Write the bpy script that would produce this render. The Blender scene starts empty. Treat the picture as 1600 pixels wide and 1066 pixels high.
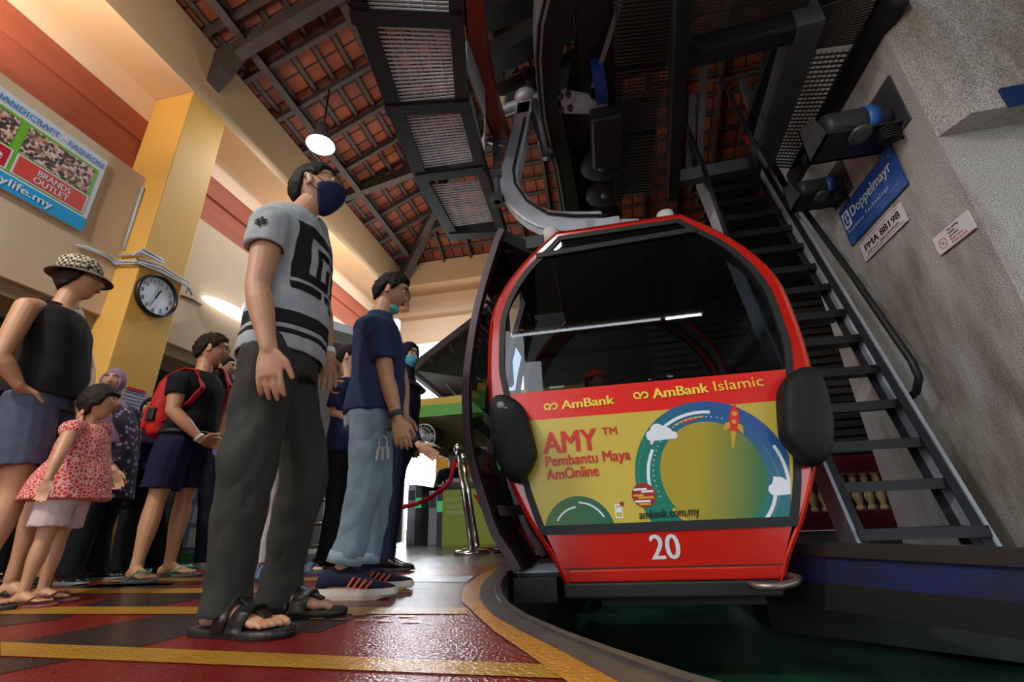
import bpy, bmesh, math, random
from mathutils import Vector, Matrix, noise
from mathutils.bvhtree import BVHTree
PI = math.pi
V = Vector
random.seed(7)
SC = bpy.context.scene
COL = SC.collection

# ------------------------------------------------------------------ camera
cam_data = bpy.data.cameras.new('camera')
cam_data.sensor_width = 36.0
cam_data.lens = 15.75
cam_data.clip_start = 0.02
cam_data.clip_end = 200
cam = bpy.data.objects.new('camera', cam_data)
COL.objects.link(cam)
cam.matrix_world = Matrix(((0.979557, 0.108894, 0.169148, 0.0),
                           (0.197388, -0.358036, -0.912605, 0.0),
                           (-0.038816, 0.927336, -0.372211, 0.27),
                           (0, 0, 0, 1)))
SC.camera = cam

# ------------------------------------------------------------------ world, lights, exposure
SC.view_settings.view_transform = 'Standard'
SC.view_settings.look = 'None'
SC.view_settings.gamma = 1.0
SC.view_settings.use_curve_mapping = False
SC.view_settings.exposure = 0.5
world = bpy.data.worlds.new('sky')
SC.world = world
world.use_nodes = True
bg = world.node_tree.nodes['Background']
bg.inputs['Color'].default_value = (0.86, 0.93, 1.0, 1)
bg.inputs['Strength'].default_value = 2.6

def area_light(name, loc, target, sx, sy, power, color=(1, 1, 1), spread=180):
    l = bpy.data.lights.new(name, 'AREA')
    l.shape = 'RECTANGLE'; l.size = sx; l.size_y = sy
    l.energy = power; l.color = color; l.spread = math.radians(spread)
    o = bpy.data.objects.new(name, l)
    COL.objects.link(o)
    o.location = loc
    o.rotation_euler = (V(target) - V(loc)).to_track_quat('-Z', 'Y').to_euler()
    return o

# daylight coming in through the open far end of the station
area_light('far_opening_daylight', (-2.0, 9.6, 3.4), (-1.0, 3.0, 0.6), 4.0, 2.4, 190, (0.88, 0.94, 1.0))
# strong daylight falling in through the open doorway left of the counter
area_light('doorway_daylight', (-3.75, 9.3, 1.35), (-1.0, 2.2, 0.0), 0.9, 1.1, 130, (0.9, 0.95, 1.0))
# lamps lying in the cove on top of the left wall
for yy, ln in ((1.0, 3.4), (5.7, 4.6)):
    area_light('cove_lamp', (-4.42, yy, 3.72), (-4.35, yy, 5.0), 0.18, ln, 100 if yy < 3 else 52, (1.0, 0.86, 0.70))

# ------------------------------------------------------------------ materials
MATS = {}
def lin(c):
    return tuple((v / 12.92) if v <= 0.04045 else ((v + 0.055) / 1.055) ** 2.4 for v in c)
def hexc(s):
    return lin(tuple(int(s[i:i + 2], 16) / 255 for i in (0, 2, 4)))

def M(name, col, rough=0.6, metal=0.0, var=0.0, vscale=8.0, bump=0.0, bscale=60.0, col2=None, spec=0.5, emit=0.0, coat=0.0, stretch=None):
    """procedural principled material: colour with noise variation and noise bump"""
    if name in MATS: return MATS[name]
    m = bpy.data.materials.new(name); m.use_nodes = True
    nt = m.node_tree; b = nt.nodes['Principled BSDF']
    c = hexc(col) if isinstance(col, str) else col
    b.inputs['Base Color'].default_value = (*c, 1)
    b.inputs['Roughness'].default_value = rough
    b.inputs['Metallic'].default_value = metal
    b.inputs['Specular IOR Level'].default_value = spec
    b.inputs['Coat Weight'].default_value = coat
    b.inputs['Coat Roughness'].default_value = 0.08
    tc = nt.nodes.new('ShaderNodeTexCoord')
    src = tc.outputs['Object']
    if stretch:
        mp = nt.nodes.new('ShaderNodeMapping'); mp.inputs['Scale'].default_value = stretch
        nt.links.new(src, mp.inputs['Vector']); src = mp.outputs['Vector']
    if var > 0 or col2:
        n = nt.nodes.new('ShaderNodeTexNoise'); n.inputs['Scale'].default_value = vscale; n.inputs['Detail'].default_value = 5
        nt.links.new(src, n.inputs['Vector'])
        r = nt.nodes.new('ShaderNodeValToRGB')
        r.color_ramp.elements[0].position = 0.3; r.color_ramp.elements[1].position = 0.7
        if col2:
            c2 = hexc(col2) if isinstance(col2, str) else col2
        else:
            c2 = tuple(v * (1 - var) for v in c)
        r.color_ramp.elements[0].color = (*c2, 1); r.color_ramp.elements[1].color = (*c, 1)
        nt.links.new(n.outputs['Fac'], r.inputs['Fac'])
        nt.links.new(r.outputs['Color'], b.inputs['Base Color'])
    if bump > 0:
        n2 = nt.nodes.new('ShaderNodeTexNoise'); n2.inputs['Scale'].default_value = bscale; n2.inputs['Detail'].default_value = 3
        nt.links.new(src, n2.inputs['Vector'])
        bp = nt.nodes.new('ShaderNodeBump'); bp.inputs['Strength'].default_value = bump; bp.inputs['Distance'].default_value = 0.01
        nt.links.new(n2.outputs['Fac'], bp.inputs['Height']); nt.links.new(bp.outputs['Normal'], b.inputs['Normal'])
    if emit > 0:
        b.inputs['Emission Color'].default_value = (*c, 1); b.inputs['Emission Strength'].default_value = emit
    MATS[name] = m
    return m

def glass_mat(name, tint, gloss=0.12, rough=0.02, ior=1.45):
    if name in MATS: return MATS[name]
    m = bpy.data.materials.new(name); m.use_nodes = True
    nt = m.node_tree; nt.nodes.clear()
    out = nt.nodes.new('ShaderNodeOutputMaterial')
    tr = nt.nodes.new('ShaderNodeBsdfTransparent'); tr.inputs['Color'].default_value = (*tint, 1)
    gl = nt.nodes.new('ShaderNodeBsdfGlossy'); gl.inputs['Roughness'].default_value = rough
    fr = nt.nodes.new('ShaderNodeFresnel'); fr.inputs['IOR'].default_value = ior
    ad = nt.nodes.new('ShaderNodeMath'); ad.operation = 'ADD'; ad.inputs[1].default_value = gloss * 0.3
    mx = nt.nodes.new('ShaderNodeMixShader')
    nt.links.new(fr.outputs[0], ad.inputs[0]); nt.links.new(ad.outputs[0], mx.inputs[0])
    nt.links.new(tr.outputs[0], mx.inputs[1]); nt.links.new(gl.outputs[0], mx.inputs[2])
    nt.links.new(mx.outputs[0], out.inputs[0])
    MATS[name] = m
    return m

def emit_mat(name, col, strength):
    if name in MATS: return MATS[name]
    m = bpy.data.materials.new(name); m.use_nodes = True
    nt = m.node_tree; nt.nodes.clear()
    out = nt.nodes.new('ShaderNodeOutputMaterial'); e = nt.nodes.new('ShaderNodeEmission')
    e.inputs['Color'].default_value = (*(hexc(col) if isinstance(col, str) else col), 1); e.inputs['Strength'].default_value = strength
    nt.links.new(e.outputs[0], out.inputs[0]); MATS[name] = m
    return m

# ------------------------------------------------------------------ geometry helpers
def add_box(bm, lo, hi, mi=0):
    x0, y0, z0 = lo; x1, y1, z1 = hi
    vs = [bm.verts.new(p) for p in ((x0, y0, z0), (x1, y0, z0), (x1, y1, z0), (x0, y1, z0), (x0, y0, z1), (x1, y0, z1), (x1, y1, z1), (x0, y1, z1))]
    for f in ((3, 2, 1, 0), (4, 5, 6, 7), (0, 1, 5, 4), (1, 2, 6, 5), (2, 3, 7, 6), (3, 0, 4, 7)):
        bm.faces.new([vs[i] for i in f]).material_index = mi

def add_bar(bm, a, b, w, h, up=(0, 0, 1), mi=0):
    """rectangular bar from a to b, w wide and h tall"""
    a = V(a); b = V(b); d = (b - a).normalized(); u = V(up)
    s = d.cross(u)
    if s.length < 1e-4: s = d.cross(V((1, 0, 0)))
    s.normalize(); u = s.cross(d).normalized()
    vs = []
    for p in (a, b):
        for i, j in ((-1, -1), (1, -1), (1, 1), (-1, 1)):
            vs.append(bm.verts.new(p + s * (i * w / 2) + u * (j * h / 2)))
    for f in ((0, 1, 2, 3), (7, 6, 5, 4), (0, 4, 5, 1), (1, 5, 6, 2), (2, 6, 7, 3), (3, 7, 4, 0)):
        bm.faces.new([vs[i] for i in f]).material_index = mi

def frame_for(d, ref=None):
    d = d.normalized()
    r = V(ref) if ref is not None else V((0, 0, 1))
    if abs(d.dot(r)) > 0.95: r = V((0, 1, 0))
    a = d.cross(r).normalized(); b = a.cross(d).normalized()
    return a, b

def add_rings(bm, rings, n=14, mi=0, capped=True, smooth=True):
    """rings: (centre, axis_a, axis_b) with axis lengths as radii"""
    loops = []
    for c, a, b in rings:
        c = V(c); loops.append([bm.verts.new(c + a * math.cos(2 * PI * k / n) + b * math.sin(2 * PI * k / n)) for k in range(n)])
    for l0, l1 in zip(loops, loops[1:]):
        for k in range(n):
            f = bm.faces.new((l0[k], l0[(k + 1) % n], l1[(k + 1) % n], l1[k])); f.material_index = mi; f.smooth = smooth
    if capped:
        bm.faces.new(loops[0][::-1]).material_index = mi; bm.faces.new(loops[-1]).material_index = mi

def add_tube(bm, pts, rad, n=12, mi=0, round_ends=False):
    pts = [V(p) for p in pts]
    rs = rad if isinstance(rad, (list, tuple)) else [rad] * len(pts)
    rings = []; a = b = None
    for i, p in enumerate(pts):
        d = (pts[min(i + 1, len(pts) - 1)] - pts[max(i - 1, 0)]).normalized()
        if a is None: a, b = frame_for(d)
        else:
            a = (a - d * a.dot(d)).normalized(); b = d.cross(a).normalized() * (1 if b.dot(d.cross(a)) > 0 else -1)
        if round_ends and i == 0:
            for t in (80, 50, 25):
                s, c = math.sin(math.radians(t)), math.cos(math.radians(t))
                rings.append((p - d * rs[0] * s, a * rs[0] * c, b * rs[0] * c))
        rings.append((p, a * rs[i], b * rs[i]))
        if round_ends and i == len(pts) - 1:
            for t in (25, 50, 80):
                s, c = math.sin(math.radians(t)), math.cos(math.radians(t))
                rings.append((p + d * rs[-1] * s, a * rs[-1] * c, b * rs[-1] * c))
    add_rings(bm, rings, n, mi)

def add_ball(bm, c, r, mi=0, seg=16, axes=None):
    """ellipsoid: r scalar or 3 radii along axes"""
    rr = r if isinstance(r, (list, tuple)) else (r, r, r)
    ax = axes or (V((1, 0, 0)), V((0, 1, 0)), V((0, 0, 1)))
    c = V(c); rings = []
    for i in range(1, seg // 2):
        t = PI * i / (seg // 2)
        rings.append((c - ax[2] * rr[2] * math.cos(t), ax[0] * rr[0] * math.sin(t), ax[1] * rr[1] * math.sin(t)))
    add_rings(bm, rings, seg, mi)

def add_lathe(bm, prof, c, n=20, mi=0, axis=(0, 0, 1), capped=True, smooth=True):
    """prof: (radius, height) pairs about an axis through c"""
    d = V(axis).normalized(); a, b = frame_for(d)
    add_rings(bm, [(V(c) + d * z, a * max(r, 1e-4), b * max(r, 1e-4)) for r, z in prof], n, mi, capped, smooth)

def add_poly(bm, pts, thick=None, mi=0):
    """polygon; with thick (vector) it is extruded"""
    vs = [bm.verts.new(p) for p in pts]
    f = bm.faces.new(vs); f.material_index = mi
    if thick is not None:
        t = V(thick); v2 = [bm.verts.new(V(p) + t) for p in pts]
        bm.faces.new(v2[::-1]).material_index = mi
        k = len(vs)
        for i in range(k):
            bm.faces.new((vs[(i + 1) % k], vs[i], v2[i], v2[(i + 1) % k])).material_index = mi

def new(): return bmesh.new()

def obj(name, bm, mats, parent=None, smooth=False, origin=None, bevel=0.0, recalc=True):
    if recalc: bmesh.ops.recalc_face_normals(bm, faces=bm.faces)
    me = bpy.data.meshes.new(name); bm.to_mesh(me); bm.free()
    if not isinstance(mats, (list, tuple)): mats = [mats]
    for m in mats: me.materials.append(m)
    if smooth:
        for p in me.polygons: p.use_smooth = True
    o = bpy.data.objects.new(name, me); COL.objects.link(o)
    if parent is not None:
        o.parent = parent
        off = V((0, 0, 0)); q = parent
        while q is not None: off += V(q.location); q = q.parent
        me.transform(Matrix.Translation(-off))
    elif origin is not None:
        me.transform(Matrix.Translation(-V(origin))); o.location = origin
    if bevel > 0:
        md = o.modifiers.new('bevel', 'BEVEL'); md.width = bevel; md.segments = 2; md.limit_method = 'ANGLE'
    return o

def tag(o, label, cat, group=None, kind=None):
    o['label'] = label; o['category'] = cat
    if group: o['group'] = group
    if kind: o['kind'] = kind
    return o

def thing(name, label, cat, loc=(0, 0, 0), group=None):
    o = bpy.data.objects.new(name, None); COL.objects.link(o); o.location = loc; o.empty_display_size = 0.1
    return tag(o, label, cat, group)

def struct(name, bm, mats, **k):
    o = obj(name, bm, mats, **k); o['kind'] = 'structure'
    return o

def box_obj(name, lo, hi, mat, parent=None, bevel=0.0):
    bm = new(); add_box(bm, lo, hi); return obj(name, bm, mat, parent, bevel=bevel)

def text_obj(name, body, origin, ux, uy, size, mat, parent=None, embolden=0.0, width=None, depth=0.001, align='LEFT', spacing=1.0):
    """raised lettering: baseline at origin, running along ux, letter height along uy"""
    cu = bpy.data.curves.new(name, 'FONT'); cu.body = body; cu.size = 1.0; cu.align_x = align
    cu.offset = 0.0; cu.extrude = 0.0; cu.space_character = spacing; cu.resolution_u = 3
    t = bpy.data.objects.new(name, cu); COL.objects.link(t)
    dg = bpy.context.evaluated_depsgraph_get(); dg.update()
    me = bpy.data.meshes.new_from_object(t.evaluated_get(dg))
    bpy.data.objects.remove(t); bpy.data.curves.remove(cu)
    ux = V(ux).normalized(); uy = V(uy); uy = (uy - ux * uy.dot(ux)).normalized(); nz = ux.cross(uy)
    xs = [v.co.x for v in me.vertices] or [0, 1]
    sx = size
    if width: sx = width / max(1e-6, (max(xs) - min(xs)))
    mat4 = Matrix((( *(ux * sx),), (*(uy * size),), (*(nz * depth),))).transposed()
    base = [v.co.copy() for v in me.vertices]; bm = new()
    for k, dx in enumerate((0, 1, -1, .5, -.5) if embolden > 0.01 else (0,)):
        for v, c in zip(me.vertices, base): v.co = V(origin) + mat4 @ (c + V((dx * embolden, 0, 0))) + nz * (k * 2e-4)
        bm.from_mesh(me)
    bpy.data.meshes.remove(me)
    bmesh.ops.recalc_face_normals(bm, faces=bm.faces)
    if bm.faces and sum(f.normal.dot(nz) for f in bm.faces) < 0: bmesh.ops.reverse_faces(bm, faces=bm.faces)
    return obj(name, bm, mat, parent, recalc=False)

def copy_thing(o, loc=None, rotz=None, parent=None):
    c = o.copy(); COL.objects.link(c)
    if parent is not None: c.parent = parent
    if loc is not None: c.location = loc
    if rotz is not None: c.rotation_euler.z = rotz
    for ch in o.children: copy_thing(ch, parent=c)
    return c


# ================================================================== STRUCTURE
WALL = M('plaster_cream', 'd2b898', 0.75, var=0.10, vscale=1.5, bump=0.1, bscale=30)
WALLUP = M('plaster_beam', 'cdac86', 0.75, var=0.08, vscale=1.5, bump=0.1, bscale=30)
PILLAR = M('plaster_yellow', 'deab50', 0.6, var=0.08, vscale=2, bump=0.1, bscale=30)
REDP = M('painted_boards_red', 'a8563c', 0.7, var=0.22, vscale=3, stretch=(1, 0.25, 4))
CONC = M('washed_stone', '9a8f80', 0.85, var=0.45, vscale=140, bump=0.5, bscale=160)
TIMBER = M('dark_timber', '453936', 0.7, var=0.35, vscale=6)
BLACKSTEEL = M('black_steel', '26262a', 0.5, metal=0.3, var=0.25, vscale=9)
GREYSTEEL = M('grey_steel', '5c5e63', 0.45, metal=0.5, var=0.25, vscale=9)
STAIN = None

# washed stone of the tower: fine speckle plus large brown water stains
def stone_material():
    m = M('washed_stone_stained', 'ada294', 0.88, bump=0.6, bscale=170)
    nt = m.node_tree; b = nt.nodes['Principled BSDF']
    tc = nt.nodes.new('ShaderNodeTexCoord')
    n1 = nt.nodes.new('ShaderNodeTexNoise'); n1.inputs['Scale'].default_value = 150; n1.inputs['Detail'].default_value = 2
    r1 = nt.nodes.new('ShaderNodeValToRGB')
    r1.color_ramp.elements[0].position = 0.35; r1.color_ramp.elements[0].color = (*hexc('7d7b78'), 1)
    r1.color_ramp.elements[1].position = 0.62; r1.color_ramp.elements[1].color = (*hexc('d2d0cd'), 1)
    mp = nt.nodes.new('ShaderNodeMapping'); mp.inputs['Scale'].default_value = (1.6, 1.6, 0.45); mp.inputs['Location'].default_value = (0.4, 0.1, 0.3)
    n2 = nt.nodes.new('ShaderNodeTexNoise'); n2.inputs['Scale'].default_value = 1.3; n2.inputs['Detail'].default_value = 7; n2.inputs['Roughness'].default_value = 0.65
    r2 = nt.nodes.new('ShaderNodeValToRGB')
    r2.color_ramp.elements[0].position = 0.45; r2.color_ramp.elements[0].color = (1, 1, 1, 1)
    r2.color_ramp.elements[1].position = 0.68; r2.color_ramp.elements[1].color = (0.46, 0.38, 0.29, 1)
    mx = nt.nodes.new('ShaderNodeMixRGB'); mx.blend_type = 'MULTIPLY'; mx.inputs[0].default_value = 1.0
    L = nt.links.new
    L(tc.outputs['Object'], n1.inputs['Vector']); L(tc.outputs['Object'], mp.inputs['Vector']); L(mp.outputs[0], n2.inputs['Vector'])
    L(n1.outputs['Fac'], r1.inputs[0]); L(n2.outputs['Fac'], r2.inputs[0]); L(r1.outputs[0], mx.inputs[1]); L(r2.outputs[0], mx.inputs[2])
    L(mx.outputs[0], b.inputs['Base Color'])
    return m
STONE = stone_material()

# ---- floor: platform with painted pattern and curved kerb
def paint(name, col, rough=0.2, bump=0.5):
    return M(name, col, rough, var=0.25, vscale=5, bump=bump, bscale=110, spec=0.6)
F_BASE = paint('floor_grey', '5a544c', 0.2)
F_RED = paint('floor_red', '741a15')
F_BLACK = paint('floor_black', '26211f')
F_YEL = paint('floor_yellow', 'a87a22')
F_ORANGE = paint('floor_orange', 'b97a22', 0.22)
F_KERB = M('kerb_tiles', '45403f', 0.35, var=0.35, vscale=14, bump=0.3, bscale=40)
F_WHITE = paint('floor_white', 'b9b9b9')
inner = [(2.6, -0.62), (1.3, 0.12), (0.62, 0.52), (0.3, 0.79), (0.11, 0.98), (-0.02, 1.14), (-0.13, 1.29), (-0.27, 1.51), (-0.36, 1.70), (-0.43, 1.90), (-0.49, 2.13), (-0.55, 2.45), (-0.58, 2.77), (-0.6, 3.4), (-0.6, 9.0)]
dark_o = [(2.5, -0.82), (1.2, -0.06), (0.53, 0.34), (0.2, 0.64), (-0.01, 0.95), (-0.14, 1.16), (-0.26, 1.34), (-0.38, 1.54), (-0.47, 1.75), (-0.53, 1.93), (-0.58, 2.13), (-0.64, 2.45), (-0.67, 2.82), (-0.69, 3.4), (-0.69, 9.0)]
oran_o = [(2.45, -0.95), (1.12, -0.2), (0.42, 0.2), (0.1, 0.54), (-0.09, 0.93), (-0.2, 1.12), (-0.33, 1.34), (-0.46, 1.6), (-0.56, 1.8), (-0.61, 1.96), (-0.66, 2.14), (-0.71, 2.5), (-0.74, 2.95), (-0.76, 3.4), (-0.76, 9.0)]
bm = new()
add_poly(bm, [(x, y, 0) for x, y in inner] + [(-5.2, 9.0, 0), (-5.2, -3, 0), (2.6, -3, 0)], (0, 0, -0.04), 0)
for (a, b) in zip(range(len(inner) - 1), range(1, len(inner))):
    add_poly(bm, [(*inner[a], -0.5), (*inner[b], -0.5), (*inner[b], -0.001), (*inner[a], -0.001)], None, 4)
    add_poly(bm, [(*dark_o[a], .006), (*inner[a], .006), (*inner[b], .006), (*dark_o[b], .006)], (0, 0, -.005), 4)
    m3 = V(inner[a]).lerp(V(dark_o[a]), 0.28); m4 = V(inner[b]).lerp(V(dark_o[b]), 0.28)
    add_poly(bm, [(*m3, .012), (*inner[a], .012), (*inner[b], .012), (*m4, .012)], (0, 0, -.008), 4)
    if b < 13:
        add_poly(bm, [(*oran_o[a], .004), (*dark_o[a], .004), (*dark_o[b], .004), (*oran_o[b], .004)], None, 5)
def fl(pts, z, mi): add_poly(bm, [(x, y, z) for x, y in pts], None, mi)
fl([(x, y) for x, y in oran_o if y < 3.3] + [(-0.75, 3.3), (-5.0, 3.6), (-5.0, -3), (2.45, -3)], .001, 1)
L1 = [(-1.762, 1.201), (-1.55, 1.067), (-0.09, 0.972), (-0.095, 1.05)]
L2 = [(-2.716, 1.806), (-2.432, 1.626), (-0.472, 1.572), (-0.505, 1.682)]
L3 = [(-3.738, 2.454), (-3.375, 2.223), (-0.871, 2.049), (-0.93, 2.186)]
L4 = [(-4.769, 3.107), (-4.39, 2.867), (-1.053, 2.472), (-1.115, 2.616)]
for l in (L1, L2, L3, L4): fl(l, .003, 3)
S = [[(-1.645, 1.593), (-1.457, 1.588), (-1.226, 1.362), (-1.246, 1.129), (-1.842, 1.192), (-1.938, 1.22), (-1.72, 1.216)], [(-1.62, 1.058), (-1.296, 1.044), (-1.373, 0.889)], [(-2.245, 1.764), (-1.856, 1.747), (-1.821, 2.088), (-1.864, 2.136), (-2.47, 2.171)], [(-3.104, 2.324), (-2.417, 2.283), (-2.61, 2.626), (-3.179, 2.701)], [(-2.25, 1.409), (-2.089, 1.408), (-2.014, 1.519), (-2.045, 1.653), (-2.449, 1.636), (-2.581, 1.604)], [(-2.793, 1.855), (-3.275, 1.879), (-4.059, 2.308), (-2.95, 2.213)], [(-0.974, 1.341), (-0.829, 1.328), (-0.832, 1.544), (-1.16, 1.588)], [(-1.192, 2.193), (-0.814, 2.154), (-0.973, 2.573), (-1.201, 2.608)], [(-3.528, 2.513), (-2.862, 2.44), (-2.275, 2.502), (-2.818, 2.598)], [(-0.839, 0.921), (-1.153, 1.015), (-1.362, 1.021), (-1.056, 0.875)]]
for s in S[:9]: fl(s, .002, 2)
fl([(-1.161, 2.434), (-0.714, 2.362), (-0.744, 2.616), (-1.266, 2.685)], .003, 6)
for k in range(9):       # short gold dashes set in the dark triangles
    for (qx, qy, n) in ((-1.42, 1.80, 5), (-0.98, 1.50, 5)):
        if k < n * 2:
            x = qx + (k % 5) * 0.085 + (k // 5) * 0.03; y = qy + (k // 5) * 0.07 - (k % 5) * 0.012
            fl([(x, y), (x + .05, y - .005), (x + .052, y + .014), (x + .002, y + .018)], .0035, 3)
struct('floor', bm, [F_BASE, F_RED, F_BLACK, F_YEL, F_KERB, F_ORANGE, F_WHITE])

# ---- pit floor, far platform and ground outside
PITM = M('pit_green', '22553d', 0.25, var=0.5, vscale=1.6, bump=0.12, bscale=50, col2='0a1512', spec=0.3)
bm = new(); add_box(bm, (-0.6, -1.0, -0.6), (2.9, 9.0, -0.5)); struct('floor_pit', bm, PITM)
bm = new(); add_poly(bm, [(0.98, 3.75, -0.02), (2.3, 2.75, -0.02), (2.9, 2.75, -0.02), (7.0, 4.4, -0.02), (7.0, 7.4, -0.02), (0.98, 7.4, -0.02)], (0, 0, -0.45)); struct('floor_far_side', bm, M('far_platform', '2a332e', 0.6, var=0.3, vscale=3))
bm = new(); add_box(bm, (-60, -60, -0.75), (60, 90, -0.62)); struct('ground', bm, M('ground_outside', '8d8a80', 0.9, var=0.2, vscale=1))

# ---- left wall with its shop front, recess, ring beam
bm = new()
add_box(bm, (-4.46, -3, 2.12), (-4.26, 9.0, 3.66))
struct('wall_left', bm, WALL)
bm = new()
add_box(bm, (-4.62, -3, 3.3), (-4.52, 9.0, 4.5)); add_box(bm, (-4.52, -3, 4.22), (-4.49, 9.0, 4.5)); add_box(bm, (-4.52, -3, 3.66), (-4.495, 9.0, 4.0))
struct('trim_1', bm, REDP, bevel=0.004)
bm = new(); add_box(bm, (-4.64, -3, 4.5), (-4.5, 9.0, 4.86)); struct('wall_left_upper', bm, M('plaster_pale', 'e9ccae', 0.75, var=0.06, vscale=1.2))
bm = new(); add_box(bm, (-4.64, -3, 4.83), (-4.0, 9.0, 5.66)); struct('trim_2', bm, WALLUP, bevel=0.006)
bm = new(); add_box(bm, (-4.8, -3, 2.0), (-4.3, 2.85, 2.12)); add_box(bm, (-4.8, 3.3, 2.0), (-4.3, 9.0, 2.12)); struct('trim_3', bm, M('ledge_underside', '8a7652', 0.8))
bm = new(); add_box(bm, (-5.3, -3, 0.0), (-5.2, 9.0, 2.2)); struct('wall_left_back', bm, M('shop_dark', '2c3b34', 0.5, var=0.4, vscale=2))
SHOPGL = glass_mat('shop_glass', (0.35, 0.42, 0.40))
bm = new(); add_box(bm, (-4.62, -3, 0.25), (-4.61, 2.84, 2.0)); struct('window_1', bm, SHOPGL)
bm = new(); add_box(bm, (-4.62, 3.31, 0.25), (-4.61, 5.6, 2.0)); struct('window_2', bm, SHOPGL)
ALU = M('aluminium', '8f8b82', 0.4, metal=0.7)
for k, (y0, y1) in enumerate(((-3, 2.84), (3.31, 5.6))):
    bm = new()
    add_box(bm, (-4.66, y0, 0.0), (-4.57, y1, 0.25)); add_box(bm, (-4.66, y0, 1.94), (-4.57, y1, 2.0))
    for yy in ((0.2, 1.5, 2.78) if k == 0 else (3.34, 4.4, 5.54)): add_box(bm, (-4.65, yy, 0.2), (-4.58, yy + 0.06, 1.96))
    struct('trim_%d' % (4 + k), bm, ALU)
p = box_obj('pillar', (-4.5, 2.85, 0), (-4.0, 3.3, 4.83), PILLAR, bevel=0.012)
tag(p, 'tall yellow painted square pillar carrying the wall clock', 'pillar', kind='structure')

# ---- far end: ring beam, recess and opening to the sky
bm = new(); add_box(bm, (-4.0, 8.2, 5.2), (6, 8.75, 5.76)); struct('trim_6', bm, WALLUP, bevel=0.006)
bm = new(); add_box(bm, (-4.2, 8.72, 4.0), (6, 8.9, 5.25)); struct('wall_far', bm, M('plaster_pale_far', 'e9ceb0', 0.75, var=0.06, vscale=1.2))
bm = new(); add_box(bm, (-4.2, 8.55, 4.62), (6, 8.74, 4.72)); struct('trim_7', bm, WALL)

# ---- tiled roof: left slope, far hip slope, hidden far side
def tile_material():
    m = bpy.data.materials.new('clay_tiles'); m.use_nodes = True
    nt = m.node_tree; b = nt.nodes['Principled BSDF']; b.inputs['Roughness'].default_value = 0.8
    tc = nt.nodes.new('ShaderNodeTexCoord'); br = nt.nodes.new('ShaderNodeTexBrick')
    br.inputs['Scale'].default_value = 1.0; br.inputs['Brick Width'].default_value = 0.23; br.inputs['Row Height'].default_value = 0.3
    br.inputs['Mortar Size'].default_value = 0.016; br.inputs['Mortar Smooth'].default_value = 0.3; br.offset = 0.0
    br.inputs['Color1'].default_value = (*hexc('9c5034'), 1); br.inputs['Color2'].default_value = (*hexc('763b26'), 1); br.inputs['Mortar'].default_value = (*hexc('33150c'), 1)
    n = nt.nodes.new('ShaderNodeTexNoise'); n.inputs['Scale'].default_value = 9; n.inputs['Detail'].default_value = 4
    r = nt.nodes.new('ShaderNodeValToRGB'); r.color_ramp.elements[0].color = (.45, .45, .45, 1); r.color_ramp.elements[1].color = (1.15, 1.1, 1.1, 1)
    mx = nt.nodes.new('ShaderNodeMixRGB'); mx.blend_type = 'MULTIPLY'; mx.inputs[0].default_value = 1
    L = nt.links.new
    L(tc.outputs['UV'], br.inputs['Vector']); L(tc.outputs['Object'], n.inputs['Vector']); L(n.outputs['Fac'], r.inputs[0])
    L(br.outputs['Color'], mx.inputs[1]); L(r.outputs[0], mx.inputs[2]); L(mx.outputs[0], b.inputs['Base Color'])
    bp = nt.nodes.new('ShaderNodeBump'); bp.inputs['Strength'].default_value = 0.8; bp.inputs['Distance'].default_value = 0.02; bp.invert = True
    L(br.outputs['Fac'], bp.inputs['Height']); L(bp.outputs['Normal'], b.inputs['Normal'])
    return m
TILE = tile_material()
RZ, RK = 5.78, 0.5                     # eave height and pitch
def rz(s): return RZ + RK * s
def roof_plane(name, pts, uvf):
    bm = new(); uvl = bm.loops.layers.uv.new('tiles')
    vs = [bm.verts.new(p) for p in pts]; f = bm.faces.new(vs)
    for l in f.loops: l[uvl].uv = uvf(l.vert.co)
    return struct(name, bm, TILE, recalc=False)
Q = math.sqrt(1 + RK * RK)
roof_plane('ceiling', [(-4.6, -3, rz(-.6)), (-4.6, 8.9, rz(-.6)), (3, 1.3, rz(7)), (3, -3, rz(7))], lambda c: (c.y, (c.x + 4) * Q))
roof_plane('ceiling_far', [(-4.6, 8.9, rz(-.6)), (10.6, 8.9, rz(-.6)), (3, 1.3, rz(7))], lambda c: (c.x, (8.3 - c.y) * Q))
roof_plane('ceiling_right', [(3, -3, rz(7)), (3, 1.3, rz(7)), (10.6, 8.9, rz(-.6)), (10.6, -3, rz(-.6))], lambda c: (c.y, (10 - c.x) * Q))
bm = new()
ups = V((-RK, 0, 1)).normalized()
k = 0; s = 0.05
while s < 6.9:                          # battens along the left slope
    add_bar(bm, (-4 + s, -3, rz(s) - .03), (-4 + s, 8.3 - s, rz(s) - .03), .05, .045, ups); s += .3 / Q
for yy in [x * 0.62 - 2.8 for x in range(18)]:   # rafters of the left slope
    e = min(6.9, 8.3 - yy)
    if e > 0.2: add_bar(bm, (-4.1, yy, rz(-.1) - .09), (-4 + e, yy, rz(e) - .09), .055, .09, ups)
struct('trim_8', bm, TIMBER)
bm = new(); upf = V((0, RK, 1)).normalized(); s = 0.05
while s < 6.9:
    add_bar(bm, (-4 + s, 8.3 - s, rz(s) - .03), (10 - s, 8.3 - s, rz(s) - .03), .05, .045, upf); s += .3 / Q
for xx in [x * 0.62 - 3.6 for x in range(20)]:
    e = min(6.9, xx + 4, 10 - xx)
    if e > 0.2: add_bar(bm, (xx, 8.4, rz(-.1) - .09), (xx, 8.3 - e, rz(e) - .09), .055, .09, upf)
struct('trim_9', bm, TIMBER)
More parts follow.
